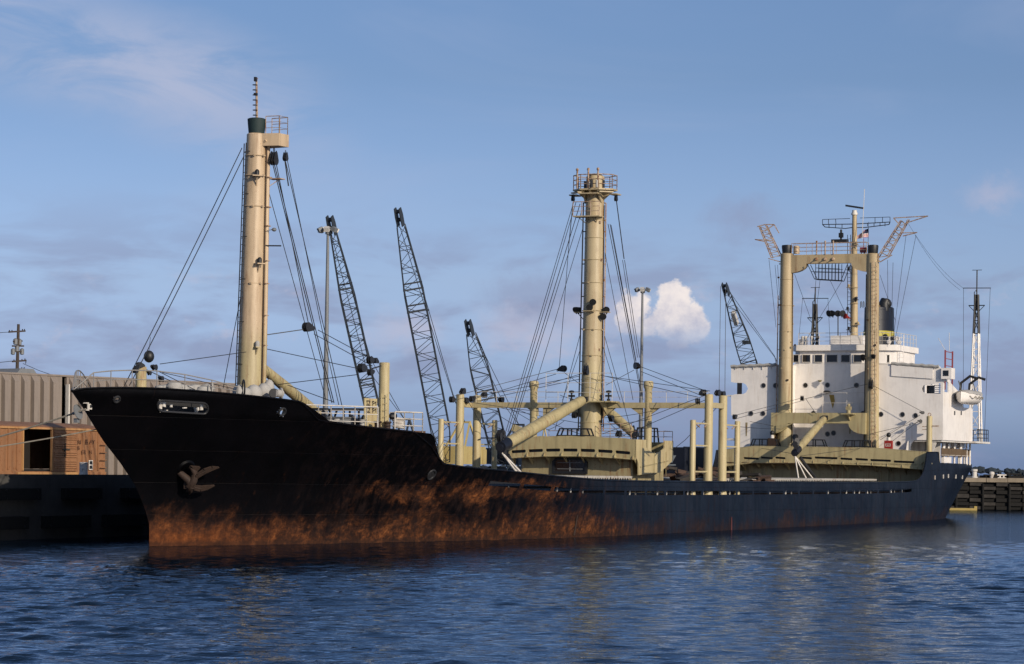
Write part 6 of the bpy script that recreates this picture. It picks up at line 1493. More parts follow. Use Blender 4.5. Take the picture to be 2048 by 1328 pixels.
    for px in (1918, 1923, 1929, 1935, 1940): s_, z = at_p(px, 922, 9.1); m = MB(); m.cyl(S(s_, 9.05, 4.74), S(s_, 9.05, 5.6), 0.08, n=6); m.build('rail_post', M['rail'], f)
    m = MB(); m.path([S(lerp(s1_, s2_, k / 10), min(9.3, half(lerp(s1_, s2_, k / 10), 4.8) - 0.02), 5.55) for k in range(11)], 0.03, 5); m.build('rail_bar', M['rail'], f)
    m = MB(); m.prism_s([(8.55, zA - 0.14), (9.4, zA - 0.14), (9.4, zA - 0.3), (8.8, 4.9), (8.6, 4.9)], FS + 0.2, FS + 0.3); m.build('corner_web', M['white_worn'], f)
    a = q(1817, 900); m = MB(); m.prism_p([(FS - 1.2, 4.8), (FS, 4.8), (FS, zA), (FS - 0.4, zA - 0.3)], a[0] - 0.04, a[0] + 0.04); m.build('web_plate', M['white'], f)
    # top of the wheelhouse: rails, tank boxes, lamps
    railing([S(FC + 0.0, wl + 0.5, zr), S(FC + 0.0, wr - 1.2, zr), S(FC + 0.7, wr, zr), S(FC + 6.5, wr + 0.1, zr)], 1.05, ship, M['rail'], 3, 0.9, 0.022)
    for x0, x1, y in ((1590, 1600, 678), (1653, 1694, 672), (1694, 1720, 672)):
        a = qc(x0, 690)[0]; b_ = qc(x1, 690)[0]; zz = at_s(1660, y, FC + 1.8)[1]; m = MB(); m.sbox(FC + 1.2, FC + 2.6, a, b_ - 0.06, zr + 0.005, zz)
        for dz in (0.32, 0.64): m.sbox(FC + 1.17, FC + 1.2, a + 0.02, b_ - 0.08, zr + (zz - zr) * dz, zr + (zz - zr) * dz + 0.03)
        m.build('roof_tank', M['white'], ship)
    for px, py in ((1600, 684), (1618, 682), (1630, 683), (1606, 680)):
        p_, z = qc(px, py); m = MB(); m.cyl(S(FC + 0.8, p_, zr), S(FC + 0.8, p_, zr + 0.6), 0.06, n=6); m.ball(S(FC + 0.8, p_, zr + 0.7), 0.17, 8); m.build('signal_lamp', M['white_worn'] if px != 1630 else M['dark'], ship)
    for px in (1770, 1778, 1786, 1792, 1798):
        p_, z = at_s(px, 690, FC + 3); m = MB(); m.cyl(S(FC + 3, p_, zr), S(FC + 3, p_, zr + 0.8), 0.05, n=6); m.ball(S(FC + 3, p_, zr + rnd.uniform(0.3, 0.9)), 0.2, 8, (1, 1.2, 1)); m.build('signal_lamp', M['dark'] if px in (1770, 1786) else M['white'], ship)
    ladder(S(FC + 1.0, qc(1788, 720)[0] + 0.3, zw0 - 0.3), S(FC + 1.0, qc(1788, 720)[0] + 0.3, zr + 0.9), S(-1, 0.4, 0), 0.5, ship, M['white'])
    # floodlight pair on a short pole
    c = T(1673, 628, FC + 4); b0 = T(1676, 690, FC + 4); m = MB(); m.cyl(b0, T(1676, 630, FC + 4), 0.05, n=6); m.bar(T(1657, 630, FC + 4), T(1688, 629, FC + 4), 0.09); lp = m.build('lamp_pole', M['dark'], ship)
    for px in (1660, 1666, 1676, 1684): floodlight(T(px, 626, FC + 3.9), S(-1, (px - 1672) * 0.05, -0.3), lp, 0.45)
    # signal mast with radar
    ms = at_p(1708, 690)[0]; b0 = P(1708, 700); t = P(1709, 428); ax = t - b0
    m = MB(); m.lathe(b0 - ax.normalized() * 1.0, ax, [(0.36, 0), (0.34, 3.0), (0.30, 7.0), (0.22, ax.length - 0.3), (0.2, ax.length + 1.0)], 18); mm = m.build('signal_mast', M['king'], ship)
    for py in (607, 650, 575, 670):
        m = MB(); m.ring(P(1708, py), ax, 0.36, 0.03, 18, 5); m.build('mast_band', M['king'], mm)
    for y in (445,):
        zl = T(1709, 452, ms).z
        m = MB()
        for ds in (-0.22, 0.22):
            for x0, y0, x1, y1 in ((1645, 449, 1709, 448), (1780, 444, 1709, 448), (1645, 449, 1650, 454), (1650, 454, 1690, 457), (1780, 444, 1778, 449), (1778, 449, 1730, 455), (1690, 457, 1705, 455), (1730, 455, 1712, 455)):
                m.bar(T(x0, y0, ms + ds), T(x1, y1, ms + ds), 0.07)
            for x in (1658, 1671, 1684, 1735, 1748, 1760, 1770): m.bar(T(x, 449 - (x - 1645) * 0.035, ms + ds), T(x, 456 if x < 1709 else 452.5, ms + ds), 0.05)
        m.build('yard', M['dark'], mm)
        m = MB()
        for x0, y0, x1, y1 in ((1645, 439, 1700, 437), (1720, 436, 1780, 434), (1645, 439, 1645, 449), (1657, 439, 1657, 449), (1671, 438, 1672, 449), (1750, 435, 1750, 447), (1780, 434, 1780, 444), (1765, 434, 1765, 446)): m.bar(T(x0, y0, ms), T(x1, y1, ms), 0.045)
        m.build('yard_rail', M['dark'], mm)
    c = P(1709, 420); m = MB(); m.lathe(P(1709, 430), (0, 0, 1), [(0.28, 0), (0.3, 0.1), (0.2, 0.3), (0.22, 0.42)], 14); m.build('radar_pedestal', M['white_worn'], mm)
    m = MB(); m.bar(T(1691, 411, ms), T(1727, 416.5, ms), 0.16, 0.12); m.build('radar_scanner', M['dark'], mm)
    m = MB(); q1 = P(1692, 482); m.box(q1 + S(-0.2, -0.5, 0), (0.7, 1.4, 0.25)); m.cyl(q1 + S(-.2, -.4, .1), q1 + S(-.2, -.4, 1.0), 0.1, n=8); m.box(q1 + S(-.2, -.4, .5), (.35, .35, .4)); m.build('lower_radar', M['black'], mm)
    for py, dp in ((620, -0.5), (634, -0.6), (650, 0.45), (575, -0.4), (600, 0.3), (540, -0.4), (490, 0.3), (660, -0.4)):
        m = MB(); q1 = P(1708, py); m.box(q1 + S(-0.3, dp, 0), (0.45, 0.35, 0.05)); m.bar(q1 + S(-.3, dp, 0), q1 + S(0, dp * 0.4, -.45), 0.05); m.ball(q1 + S(-0.32, dp, 0.16), 0.14, 8); m.build('mast_lamp', M['king'] if py % 4 else M['dark'], mm)
    for py, r_ in ((634, 0.26), ): m = MB(); q1 = P(1694, py, -0.2); m.lathe(q1, S(-1, -0.6, 0.3), [(0.06, -0.4), (0.1, -0.1), (r_, 0.25), (r_ * 0.9, 0.26)], 14); m.build('horn', M['red'], mm)
    ladder(P(1700, 690) + S(-0.3, 0, 0), P(1700, 470) + S(-0.3, 0, 0), S(-1, -0.3, 0), 0.32, mm, M['dark'])
    m = MB(); m.cyl(P(1724, 478, 0.9), P(1729, 378, 0.9), 0.028, n=5); m.build('whip_aerial', M['rail'], mm)
    m = MB(); q1 = T(1727, 500, KS + 0.5); m.box(q1, (0.4, 0.55, 0.45))
    for a, b_ in ((-.5, -.4), (.5, -.4), (0, .5)): m.cyl(q1, q1 + S(b_, a, -0.95), 0.035, n=5)
    m.cyl(q1, q1 + Vector((0, 0, 1.0)), 0.03, n=5); m.build('sounder_stand', M['red_rail'], mm)
    # funnel
    fs_ = at_p(1748, 690)[0] + 3.0; p0, z0 = at_s(1718, 692, fs_); p1, z1f = at_s(1776, 618, fs_); pc = (p0 + p1) / 2 + 0.0; hw = (p1 - p0) / 2
    z1f = at_s(1740, 614, fs_)[1]
    def oval(k, z): return [S(fs_ + 1.9 + 2.1 * k * math.cos(a), pc + hw * k * math.sin(a), z) for a in np.linspace(0, 2 * math.pi, 28, endpoint=False)]
    def stack(levels, mat, name, par):
        m = MB(); vs = []; fs = []
        for k, z in levels: vs += oval(k, z)
        for i in range(len(levels) - 1):
            for j in range(28): fs.append((i * 28 + j, i * 28 + (j + 1) % 28, (i + 1) * 28 + (j + 1) % 28, (i + 1) * 28 + j))
        fs += [tuple(range(27, -1, -1)), tuple((len(levels) - 1) * 28 + j for j in range(28))]
        m.add(vs, fs); return m.build(name, mat, par)
    zba = at_s(1740, 672, fs_)[1]; zbb = at_s(1740, 661, fs_)[1]
    fu = stack([(1.0, 13.2), (1.0, zba + 0.02), (0.985, zbb), (0.96, z1f), (0.90, z1f + 0.08)], M['navy'], 'funnel', ship)
    stack([(1.02, zba), (1.015, zbb)], M['yellow_band'], 'funnel_band', fu)
    m = MB(); q1 = S(fs_ + 1.0, pc + hw * 0.52, z1f); m.path([q1 + Vector((0, 0, -0.3)), q1 + Vector((0, 0, 0.35)), q1 + S(0.15, 0.1, 0.6)], 0.5, 14); m.ball(q1 + S(0.15, 0.15, 0.35), 0.52, 14); m.build('exhaust_uptake', M['black'], fu)
    for px in (1721, 1726): m = MB(); c0 = T(px, 616, fs_ + 1.5); m.path([c0, c0 + Vector((0, 0, 0.55)), c0 + S(0, 0.05, 0.62), c0 + S(0, 0.1, 0.55), c0 + S(0, 0.12, 0.1)], 0.035, 6); m.build('steam_pipe', M['dark'], fu)
    m = MB(); m.sbox(fs_ - 1.5, fs_ + 4.5, pc - 2.0, pc + 2.2, 12.8, 13.9); m.build('funnel_casing', M['white'], ship)
    # pair of lattice masts on the after end of the boat deck
    for px_b, px_t, p in ((1628, 1628, -8.3), (1951, 1957, 7.9)):
        s_, _ = at_p(px_b, 800, p)
        b0 = S(s_, p, zA + 0.03) ; h0 = at_p(px_t, 541, p)[1] if p > 0 else at_s(1628, 575, s_)[1]
        hm = at_p(px_t, 668, p)[1] if p > 0 else zt + 2.2; hk = at_p(px_t, 590, p)[1] if p > 0 else at_s(1628, 608, s_)[1]
        def lev(z): return lerp(0.52, 0.13, min(1, max(0, (z - b0.z) / (hk - b0.z))))
        def cnr(z, i): a = lev(z); return S(s_ + (-a if i in (0, 3) else a) , p + (-a if i < 2 else a), z)
        for (za_, zb2, mt, nm) in ((b0.z, hm, M['white'], 'lattice_leg'), (hm, hk, M['black'], 'lattice_head')):
            m = MB(); n = max(3, int((zb2 - za_) / 1.3))
            for i in range(4): m.bar(cnr(za_, i), cnr(zb2, i), 0.11)
            for k in range(n):
                a, b_ = lerp(za_, zb2, k / n), lerp(za_, zb2, (k + 1) / n)
                for i in range(4): j = (i + 1) % 4; m.bar(cnr(a, i), cnr(a, j), 0.055); m.bar(cnr(a, i if k % 2 else j), cnr(b_, j if k % 2 else i), 0.055)
            lm = m.build(nm, mt, ship) if nm == 'lattice_leg' else m.build(nm, mt, lm)
        m = MB(); m.cyl(S(s_, p, hk - 1.5), S(s_, p, h0), 0.06, n=6)
        yz = lerp(hk, h0, 0.35) if p < 0 else at_p(1951, 575, p)[1]
        m.bar(S(s_, p - 1.3, yz), S(s_, p + 1.3, yz - 0.03), 0.07); m.bar(S(s_, p - 0.45, h0), S(s_, p + 0.45, h0), 0.05)
        z3 = lerp(hm, hk, 0.72); m.bar(S(s_, p - 0.75, z3), S(s_, p + 0.75, z3), 0.09); m.bar(S(s_, p - 0.75, z3), S(s_, p - 0.15, z3 - 0.6), 0.05); m.bar(S(s_, p + 0.75, z3), S(s_, p + 0.15, z3 - 0.6), 0.05)
        m.path([S(s_ - 0.15, p - 0.2, hk - 1.5), S(s_ - 0.15, p - 0.2, hk + 0.2), S(s_ - 0.1, p - 0.05, hk + 0.4), S(s_, p + 0.0, hk + 0.1)], 0.04, 5)
        m.build('topmast', M['black'], lm)
        for sg in (-1, 1): cable(S(s_, p + sg * 1.25, yz), S(s_ - 0.5, p + sg * (1.0 if p > 0 else 2.2), zA + 1), 0.018, 0, lm)
    cable(T(1812, 440, KS), S(at_p(1951, 575, 7.9)[0], 6.7, at_p(1951, 575, 7.9)[1]), 0.012, 0.6); cable(T(1830, 470, KS), P(1920, 580, 7.0), 0.012, 0.5)
    # red frame and rails aft of the wing
    s_, z = at_p(1890, 745, 8.4); m = MB(); z1_ = at_p(1890, 700, 8.4)[1]
    for ds in (0, 2.6): m.bar(S(s_ + ds, 8.4, z - 1.5), S(s_ + ds, 8.4, z1_), 0.12)
    for k in range(4): zz = lerp(z, z1_, k / 3.2); m.bar(S(s_, 8.4, zz), S(s_ + 2.6, 8.4, zz), 0.06)
    m.build('red_frame', M['red_rail'], ship)
    m = MB(); m.cyl(S(s_ - 0.1, 8.4, z1_), S(s_ - 0.9, 8.0, z1_ + 1.0), 0.02, n=4); m.cyl(S(s_ + 1.5, 8.4, z1_), S(s_ + 1.3, 8.4, z1_ + 1.6), 0.02, n=4); m.build('whip_aerial', M['rail'], ship)
    railing([S(sA + 0.2, pr + 0.4, zA), S(sA + 4.3, pr + 0.4, zA), S(sA + 4.3, 5, zA)], 1.1, ship, M['dark'], 3, 0.7, 0.03)
    # davits
    for ds in (0.2, 3.4):
        m = MB(); a = S(sA - 2.6 + ds, pr - 0.6, zB); m.path([a, a + S(0, 0.1, 1.3), a + S(0, 0.9, 1.9), a + S(0, 1.5, 1.7)], 0.12, 8); m.build('davit', M['dark'], ship)
    return pr, zA, zB, sA
PR, ZA, ZB, SIDE_END = superstructure()

# lifeboat hung outboard on the port side
def lifeboat():
    s0, z0 = at_p(1938, 798, 10.9); o = empty('lifeboat', S(s0, 10.9, z0 - 0.5)); on_ship(o)
    tag(o, 'white canvas-covered lifeboat slung at the port side of the bridge', 'lifeboat')
    m = MB(); vs = []; fs = []; n = 15; k = 9
    for i in range(n):
        x = -1 + 2 * i / (n - 1); w = 0.95 * (1 - abs(x) ** 2.6) + 0.02; sh = 0.22 * x * x
        for j in range(k):
            a = math.pi * j / (k - 1); vs.append(Vector((x * 3.1, -w * math.cos(a), 0.85 + sh - (0.85 + sh * 0.4) * math.sin(a) ** 0.7)))
    for i in range(n - 1):
        for j in range(k - 1): fs.append((i * k + j, (i + 1) * k + j, (i + 1) * k + j + 1, i * k + j + 1))
    m.add(vs, fs); hl = m.build('boat_hull', M['white'], o)
    m = MB(); vs = []; fs = []
    for i in range(n):
        x = -1 + 2 * i / (n - 1); w = 1.0 * (1 - abs(x) ** 2.6) + 0.03; sh = 0.22 * x * x
        for j in range(7): a = math.pi * j / 6; vs.append(Vector((x * 3.12, -w * math.cos(a), 0.84 + sh + 0.42 * math.sin(a) * (1 - abs(x) ** 3) + 0.03 * math.sin(i * 2.3 + j))))
    for i in range(n - 1):
        for j in range(6): fs.append((i * 7 + j, (i + 1) * 7 + j, (i + 1) * 7 + j + 1, i * 7 + j + 1))
    m.add(vs, fs); m.build('boat_cover', M['canvas'], o)
    for sg in (-1, 1):
        for k in range(6):
            x = -2.2 + k * 0.88; m = MB(); pts = [Vector((x + t * 0.88, sg * (0.98 * (1 - abs((x + t * .88) / 3.1) ** 2.6) + 0.04), 0.72 - 0.22 * math.sin(math.pi * t))) for t in np.linspace(0, 1, 6)]; m.path(pts, 0.03, 5); m.build('grab_line', M['rope'], o)
    for x in (-2.6, 2.6): m = MB(); m.cyl((x, 0, 1.0), (x, 0.3, 2.0), 0.05, n=6); m.build('fall', M['dark'], o)
lifeboat()

# ensign flying from the signal mast
def flag():
    ms = at_p(1708, 480)[0] + 0.4
    a = T(1737, 455, ms); o = a
    nx, ny = 18, 12; me = bpy.data.meshes.new('flag'); vs = []; uv = []
    A, B, C_, D_ = T(1737, 455, ms), T(1736, 474, ms), T(1708, 478, ms), T(1722, 466, ms)
    for j in range(ny + 1):
        for i in range(nx + 1):
            u, v = i / nx, j / ny
            top = A.lerp(D_ + Vector((0, 0, -0.0)), u); bot = B.lerp(C_, u); q = top.lerp(bot, v)
            vs.append(q - o + S(0.18 * math.sin(u * 9 + v * 2), 0, 0)); uv.append((u, 1 - v))
    fs = [(j * (nx + 1) + i, j * (nx + 1) + i + 1, (j + 1) * (nx + 1) + i + 1, (j + 1) * (nx + 1) + i) for j in range(ny) for i in range(nx)]
    me.from_pydata([tuple(v) for v in vs], [], fs); l = me.uv_layers.new(name='UVMap')
    for p in me.polygons:
        for li in p.loop_indices: l.data[li].uv = uv[me.loops[li].vertex_index]
        p.use_smooth = True
    me.materials.append(M['flag']); ob = bpy.data.objects.new('flag', me); COL.objects.link(ob); ob.location = o; on_ship(ob)
    tag(ob, 'small striped red and white ensign with dark canton on the signal mast', 'flag')
    m = MB(); m.cyl(B - o - Vector((0, 0, 1.6)), A - o + Vector((0, 0, 0.5)), 0.02, n=5); m.build('halyard', M['wire'], ob)
flag()
# ================================================================ things on the quay
def box_car():
    p0 = -18.0; s0, s1 = 10.4, 25.3; z0, z1 = 3.62, 6.02
    o = empty('box_car', S(s0, p0, QZ)); on_ship(o); B = Vector(S(s0, p0, QZ))
    tag(o, 'weathered orange railway box car with one door open on the quay', 'rail car')
    def bl(mb, name, mat, par=None):
        r = mb.build(name, mat, par or o)
        if par is None: r.location = -B
        return r
    d0, d1 = 16.5, 19.35; e0, e1 = 19.4, 22.0
    W_ = 2.9
    m = MB(); m.sbox(s0, d0, p0 - 0.06, p0, z0 - 0.15, z1 - 0.1); m.sbox(e1 - 2.6, s1, p0 - 0.06, p0, z0 - 0.15, z1 - 0.1)
    m.sbox(s0, s0 + 0.06, p0 - W_, p0 - 0.06, z0, z1 - 0.1); m.sbox(s1 - 0.06, s1, p0 - W_, p0 - 0.06, z0, z1 - 0.1); m.sbox(s0, s1, p0 - W_, p0 - W_ + 0.06, z0, z1 - 0.1)
    m.prism_s([(p0 - W_ - 0.05, z1 - 0.1), (p0 + 0.05, z1 - 0.1), (p0 + 0.05, z1), (p0 - W_ / 2, z1 + 0.28), (p0 - W_ - 0.05, z1)], s0, s1)
    body = bl(m, 'body', M['boxcar'])
    m = MB(); m.sbox(d0 - 0.2, d1 + 0.2, p0 - 1.6, p0 - 1.5, z0, z1 - 0.1); m.sbox(s0 + 0.1, s1 - 0.1, p0 - W_ + 0.1, p0 - 0.1, z0 - 0.16, z0 - 0.02); bl(m, 'floor', M['boxcar_in'])
    s = s0 + 0.3
    while s < s1:
        if not (d0 - 0.15 < s < e1 + 0.1):
            m = MB(); m.sbox(s - 0.05, s + 0.05, p0 + 0.001, p0 + 0.07, z0 - 0.05, z1 - 0.16); bl(m, 'side_post', M['boxcar'])
        s += 0.86
    m = MB(); m.sbox(s0, s1, p0 + 0.002, p0 + 0.09, z1 - 0.14, z1 - 0.04); bl(m, 'eave_rail', M['boxcar_light'])
    m = MB(); m.sbox(s0, s1, p0 + 0.002, p0 + 0.08, z0 - 0.32, z0 - 0.14); bl(m, 'side_sill', M['boxcar'])
    m = MB(); m.sbox(d0 - 0.7, e1 + 0.1, p0 + 0.085, p0 + 0.17, z0 - 0.36, z0 - 0.18); bl(m, 'door_track', M['boxcar_light'])
    for a in (d0 - 0.12, d1): m = MB(); m.sbox(a, a + 0.1, p0 + 0.002, p0 + 0.10, z0 - 0.1, z1 - 0.15); bl(m, 'door_post', M['boxcar_light'])
    # sliding door: frame of horizontal corrugations
    m = MB(); m.sbox(e0 + 0.06, e1, p0 + 0.09, p0 + 0.13, z0 - 0.1, z1 - 0.17); door = bl(m, 'door', M['boxcar'])
    n = 17; h = (z1 - 0.24 - z0) / n
    for i in range(n):
        z = z0 + (i + 0.5) * h
        if i in (4, 8, 12): continue
        m = MB(); m.cyl(S(e0 + 0.16, p0 + 0.135, z), S(e1 - 0.1, p0 + 0.135, z), h * 0.36, n=6); q = m.build('corrugation', M['boxcar'], door)
    m = MB(); m.sbox(e0 + 1.2, e0 + 1.28, p0 + 0.14, p0 + 0.2, z0 + 0.7, z0 + 1.5); m.sbox(e0 + 1.0, e0 + 1.75, p0 + 0.14, p0 + 0.2, z0 + 1.1, z0 + 1.18); m.build('door_handle', M['letter_dark'], door)
    for txt, px, py, sz in (('N', 155.5, 888, 0.5), ('B', 170.5, 888, 0.55), ('AY', 179, 888, 0.5), ('&', 155, 899, 0.45), ('T', 150, 908, 0.45), ('ER', 163, 908, 0.45), ('N', 178, 908, 0.45)):
        c = bpy.data.curves.new('lettering', 'FONT'); c.body = txt; c.size = sz * 0.72; c.extrude = 0.006; c.materials.append(M['letter'])
        tmp = bpy.data.objects.new('lettering_curve', c); lme = bpy.data.meshes.new_from_object(tmp); bpy.data.objects.remove(tmp); bpy.data.curves.remove(c)
        t = bpy.data.objects.new('lettering', lme); COL.objects.link(t); t.parent = o
        if not lme.materials: lme.materials.append(M['letter'])
        ss, zz = at_p(px, py, p0 + 0.075); t.location = Vector(S(ss, p0 + 0.078, zz)) - B; t.rotation_euler = (R(90), 0, 0); t.scale = (1.35, 1, 1)
    a, z = at_p(182, 930, p0 + 0.09); m = MB(); m.sbox(a - 0.22, a + 0.22, p0 + 0.075, p0 + 0.085, z - 0.28, z + 0.28); lb = bl(m, 'stencil_panel', M['white_label'])
    for dz in (-0.13, 0.13): m = MB(); m.sbox(a - 0.16, a + 0.16, p0 + 0.086, p0 + 0.092, z + dz - 0.1, z + dz + 0.1); m.build('stencil', M['dark'], lb)
    m = MB(); 
    for k in range(4): m.cyl(S(s1 - 0.75, p0 + 0.14, z0 + 0.1 + k * 0.45), S(s1 - 0.1, p0 + 0.14, z0 + 0.1 + k * 0.45), 0.03, n=5)
    bl(m, 'grab_iron', M['boxcar'])
    for c in (s0 + 2.2, s1 - 2.2):
        m = MB(); m.box(S(c, p0 - W_ / 2, z0 - 0.25), (2.4, 2.0, 0.16)); tr = bl(m, 'truck', M['black'])
        for ds in (-0.85, 0.85):
            for dp in (0.72, -0.72): m = MB(); m.cyl(S(c + ds, p0 - W_ / 2 + dp - 0.06, QZ + 0.0 + 0.20), S(c + ds, p0 - W_ / 2 + dp + 0.06, QZ + 0.20), 0.20, n=18); m.build('wheel', M['black'], tr)
box_car()

def warehouse():
    # the shed stands at a slight angle to the quay; fixed by two sight lines along its eaves
    ang = R(12.0); sB, _ = at_p(470, 770, -27.0); depth = 40; z1 = 9.68; h = z1 - QZ; L = 46.0
    o = empty('warehouse', S(sB - L * math.cos(ang), -27.0 - L * math.sin(ang), QZ)); tag(o, 'tan ribbed metal warehouse standing behind the box car', 'warehouse')
    o.rotation_euler.z = 0; o.matrix_world = SHIP_M @ Matrix.Translation(o.location) @ Matrix.Rotation(-ang, 4, 'Z')
    def B_(x0, x1, y0, y1, z0_, z1_): m.box(((x0 + x1) / 2, (y0 + y1) / 2, (z0_ + z1_) / 2), (x1 - x0, y1 - y0, z1_ - z0_))
    # local axes: x along the wall, -y towards the water
    def locate(px):                                    # distance along the wall seen at a photo column
        best = None
        for i in range(2000):
            x = L * i / 2000; s_ = sB - (L - x) * math.cos(ang); p_ = -27.0 - (L - x) * math.sin(ang)
            d_ = abs(proj(s_, p_, 8.0)[0] - px)
            if best is None or d_ < best[0]: best = (d_, x)
        return best[1]
    gap = locate(128)
    m = MB(); B_(0, gap - 0.22, 0, 0.2, 0, h); B_(gap + 0.22, L, 0, 0.2, 0, h); B_(L - 0.2, L, 0.2, depth, 0, h); B_(0, 0.2, 0.2, depth, 0, h); B_(0, L, depth - 0.2, depth, 0, h); m.build('wall', M['siding'], o)
    m = MB(); B_(0, L, 0.0, depth, h + 0.002, h + 0.12); m.build('roof', M['siding'], o)
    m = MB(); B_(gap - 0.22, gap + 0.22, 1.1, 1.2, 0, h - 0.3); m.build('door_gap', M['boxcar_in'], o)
    m = MB(); B_(gap + 0.12, gap + 0.22, -0.3, 0.0, 0, h - 0.5); m.build('door_edge', M['white_worn'], o)
    w_, d_ = 0.56, 0.30
    m = MB(); vs = [(0, 0, 0), (0.03, -d_, 0), (w_ - 0.04, -d_, 0), (w_, 0, 0), (0, 0, h), (0.03, -d_, h - 0.42), (w_ - 0.04, -d_, h - 0.42), (w_, 0, h)]
    m.add([Vector(v) for v in vs], [(0, 1, 5, 4), (1, 2, 6, 5), (2, 3, 7, 6), (4, 5, 6, 7), (0, 3, 2, 1), (0, 4, 7, 3)]); rib = m.mesh('siding_rib', M['siding'], smooth=False)
    x = 0.2; g = random.Random(9)
    while x < L - 0.6:
        if abs(x + 0.28 - gap) > 0.55:
            r = bpy.data.objects.new('siding_rib', rib); COL.objects.link(r); r.parent = o; r.location = (x, -0.002, 0); r.rotation_euler = (g.uniform(-.002, .002), g.uniform(-.002, .002), g.uniform(-.03, .03))
        x += 0.88
    m = MB(); B_(0, L, -0.06, 0.0, h + 0.002, h + 0.10); m.build('eave_trim', M['siding'], o)
    a = locate(97); m = MB(); m.prism([(a - 1.0, h + 0.1), (a + 1.0, h + 0.1), (a + 0.6, h + 0.5), (a - 0.6, h + 0.5)], lambda q, r_, e: Vector((q, e, r_)), 2.0, 5.0); m.build('roof_vent', M['galv'], o)
warehouse()

# bollard by the box car
b0 = S(at_p(167, 950, -11.6)[0], -11.6, QZ + 0.0)
m = MB(); m.lathe(b0, (0, 0, 1), [(0.42, 0), (0.40, 0.06), (0.26, 0.14), (0.225, 0.3), (0.225, 0.80), (0.24, 0.84), (0.2, 0.88)], 18); m.cyl(b0 + S(-0.36, 0.1, 0.52), b0 + S(0.36, -0.1, 0.52), 0.05, n=8)
o = m.build('bollard', M['lamp_white'], None, b0); on_ship(o); tag(o, 'pale grey mooring bollard on the quay edge in front of the box car', 'bollard', 'quay bollards')
for k, (s_, lab) in enumerate(((-6.5, 'pale quay bollard holding the upper bow rope beyond the left edge'), (-9.2, 'pale quay bollard holding the lower bow rope beyond the left edge'))):
    c = o.copy(); COL.objects.link(c); c.location = S(s_, -11.6, QZ); on_ship(c); tag(c, lab, 'bollard', 'quay bollards')
# mooring ropes from the stem
def rope(a, b, sag, r, label, guard=None):
    m = MB(); n = 24; pts = [Vector(a).lerp(Vector(b), i / n) - Vector((0, 0, 4 * sag * (i / n) * (1 - i / n))) for i in range(n + 1)]
    m.path(pts, r, 6, True); o = m.build('mooring_rope', M['rope'], None, a); on_ship(o); tag(o, label, 'rope', 'bow mooring ropes')
    if guard:
        q = pts[guard]; d = (pts[guard + 1] - q).normalized(); g = MB(); g.lathe(q - d * 0.1, d, [(0.36, 0), (0.36, 0.03), (0.07, 0.14), (0.07, 0.3)], 16); g.box(q - Vector((0, 0, 0.38)), (0.2, 0.2, 0.2)); go = g.build('rat_guard', M['grey'], o); go.location = -Vector(a)
rope(P(172, 818, 0.3), S(-6.5, -11.6, QZ + 0.6), 0.25, 0.042, 'upper mooring rope from the stem with a grey rat guard', 1)
rope(P(196, 858, 0.0), S(-9.2, -11.6, QZ + 0.6), 0.2, 0.032, 'lower mooring rope crossing the open box car door')

# utility pole
def utility_pole():
    s_, zt = at_p(37, 655, -70); b = S(s_ - 0.4, -70, QZ); t = S(s_, -70, zt + 0.3)
    o = empty('utility_pole', b); on_ship(o); tag(o, 'wooden utility pole with cross arms and transformers above the warehouse roof', 'utility pole')
    def bl(mb, name, mat): r = mb.build(name, mat, o); r.location = -b; return r
    m = MB(); m.cyl(b, t, 0.22, 0.13, n=10); bl(m, 'pole', M['pole_wood'])
    def K(px, py): return P(px, py, -70)
    for x0, y0, x1, y1 in ((18, 664, 50, 662), (27, 683, 44, 682), (25, 692, 47, 692), (25, 703, 47, 703), (25, 723, 52, 721)):
        m = MB(); m.bar(K(x0, y0), K(x1, y1), 0.14); bl(m, 'cross_arm', M['pole_wood'])
    for x, y in ((34, 697), (39, 684), (44, 703), (26, 703), (31, 683)):
        m = MB(); c = K(x, y); m.lathe(c - Vector((0, 0, 0.3)), (0, 0, 1), [(0.05, 0), (0.2, 0.05), (0.2, 0.5), (0.06, 0.6)], 10); bl(m, 'transformer', M['galv'])
    m = MB()
    for x, y in ((19, 663), (24, 663), (45, 661), (49, 661), (28, 722), (44, 721), (50, 720)): m.cyl(K(x, y), K(x, y - 3), 0.05, n=5)
    m.path([K(46, 722), K(50, 720), K(52, 724), K(51, 727)], 0.04, 5); m.path([K(40, 745), K(44, 735)], 0.05, 5); m.path([K(43, 745), K(49, 735)], 0.05, 5); bl(m, 'insulator', M['dark'])
    for a, b_ in (((26, 722), (-60, 728)), ((46, 727), (110, 752)), ((20, 664), (-60, 666))):
        m = MB(); m.path([K(*a), K((a[0] + b_[0]) / 2, (a[1] + b_[1]) / 2 + 1.5), K(*b_)], 0.025, 4); bl(m, 'power_line', M['wire'])
utility_pole()

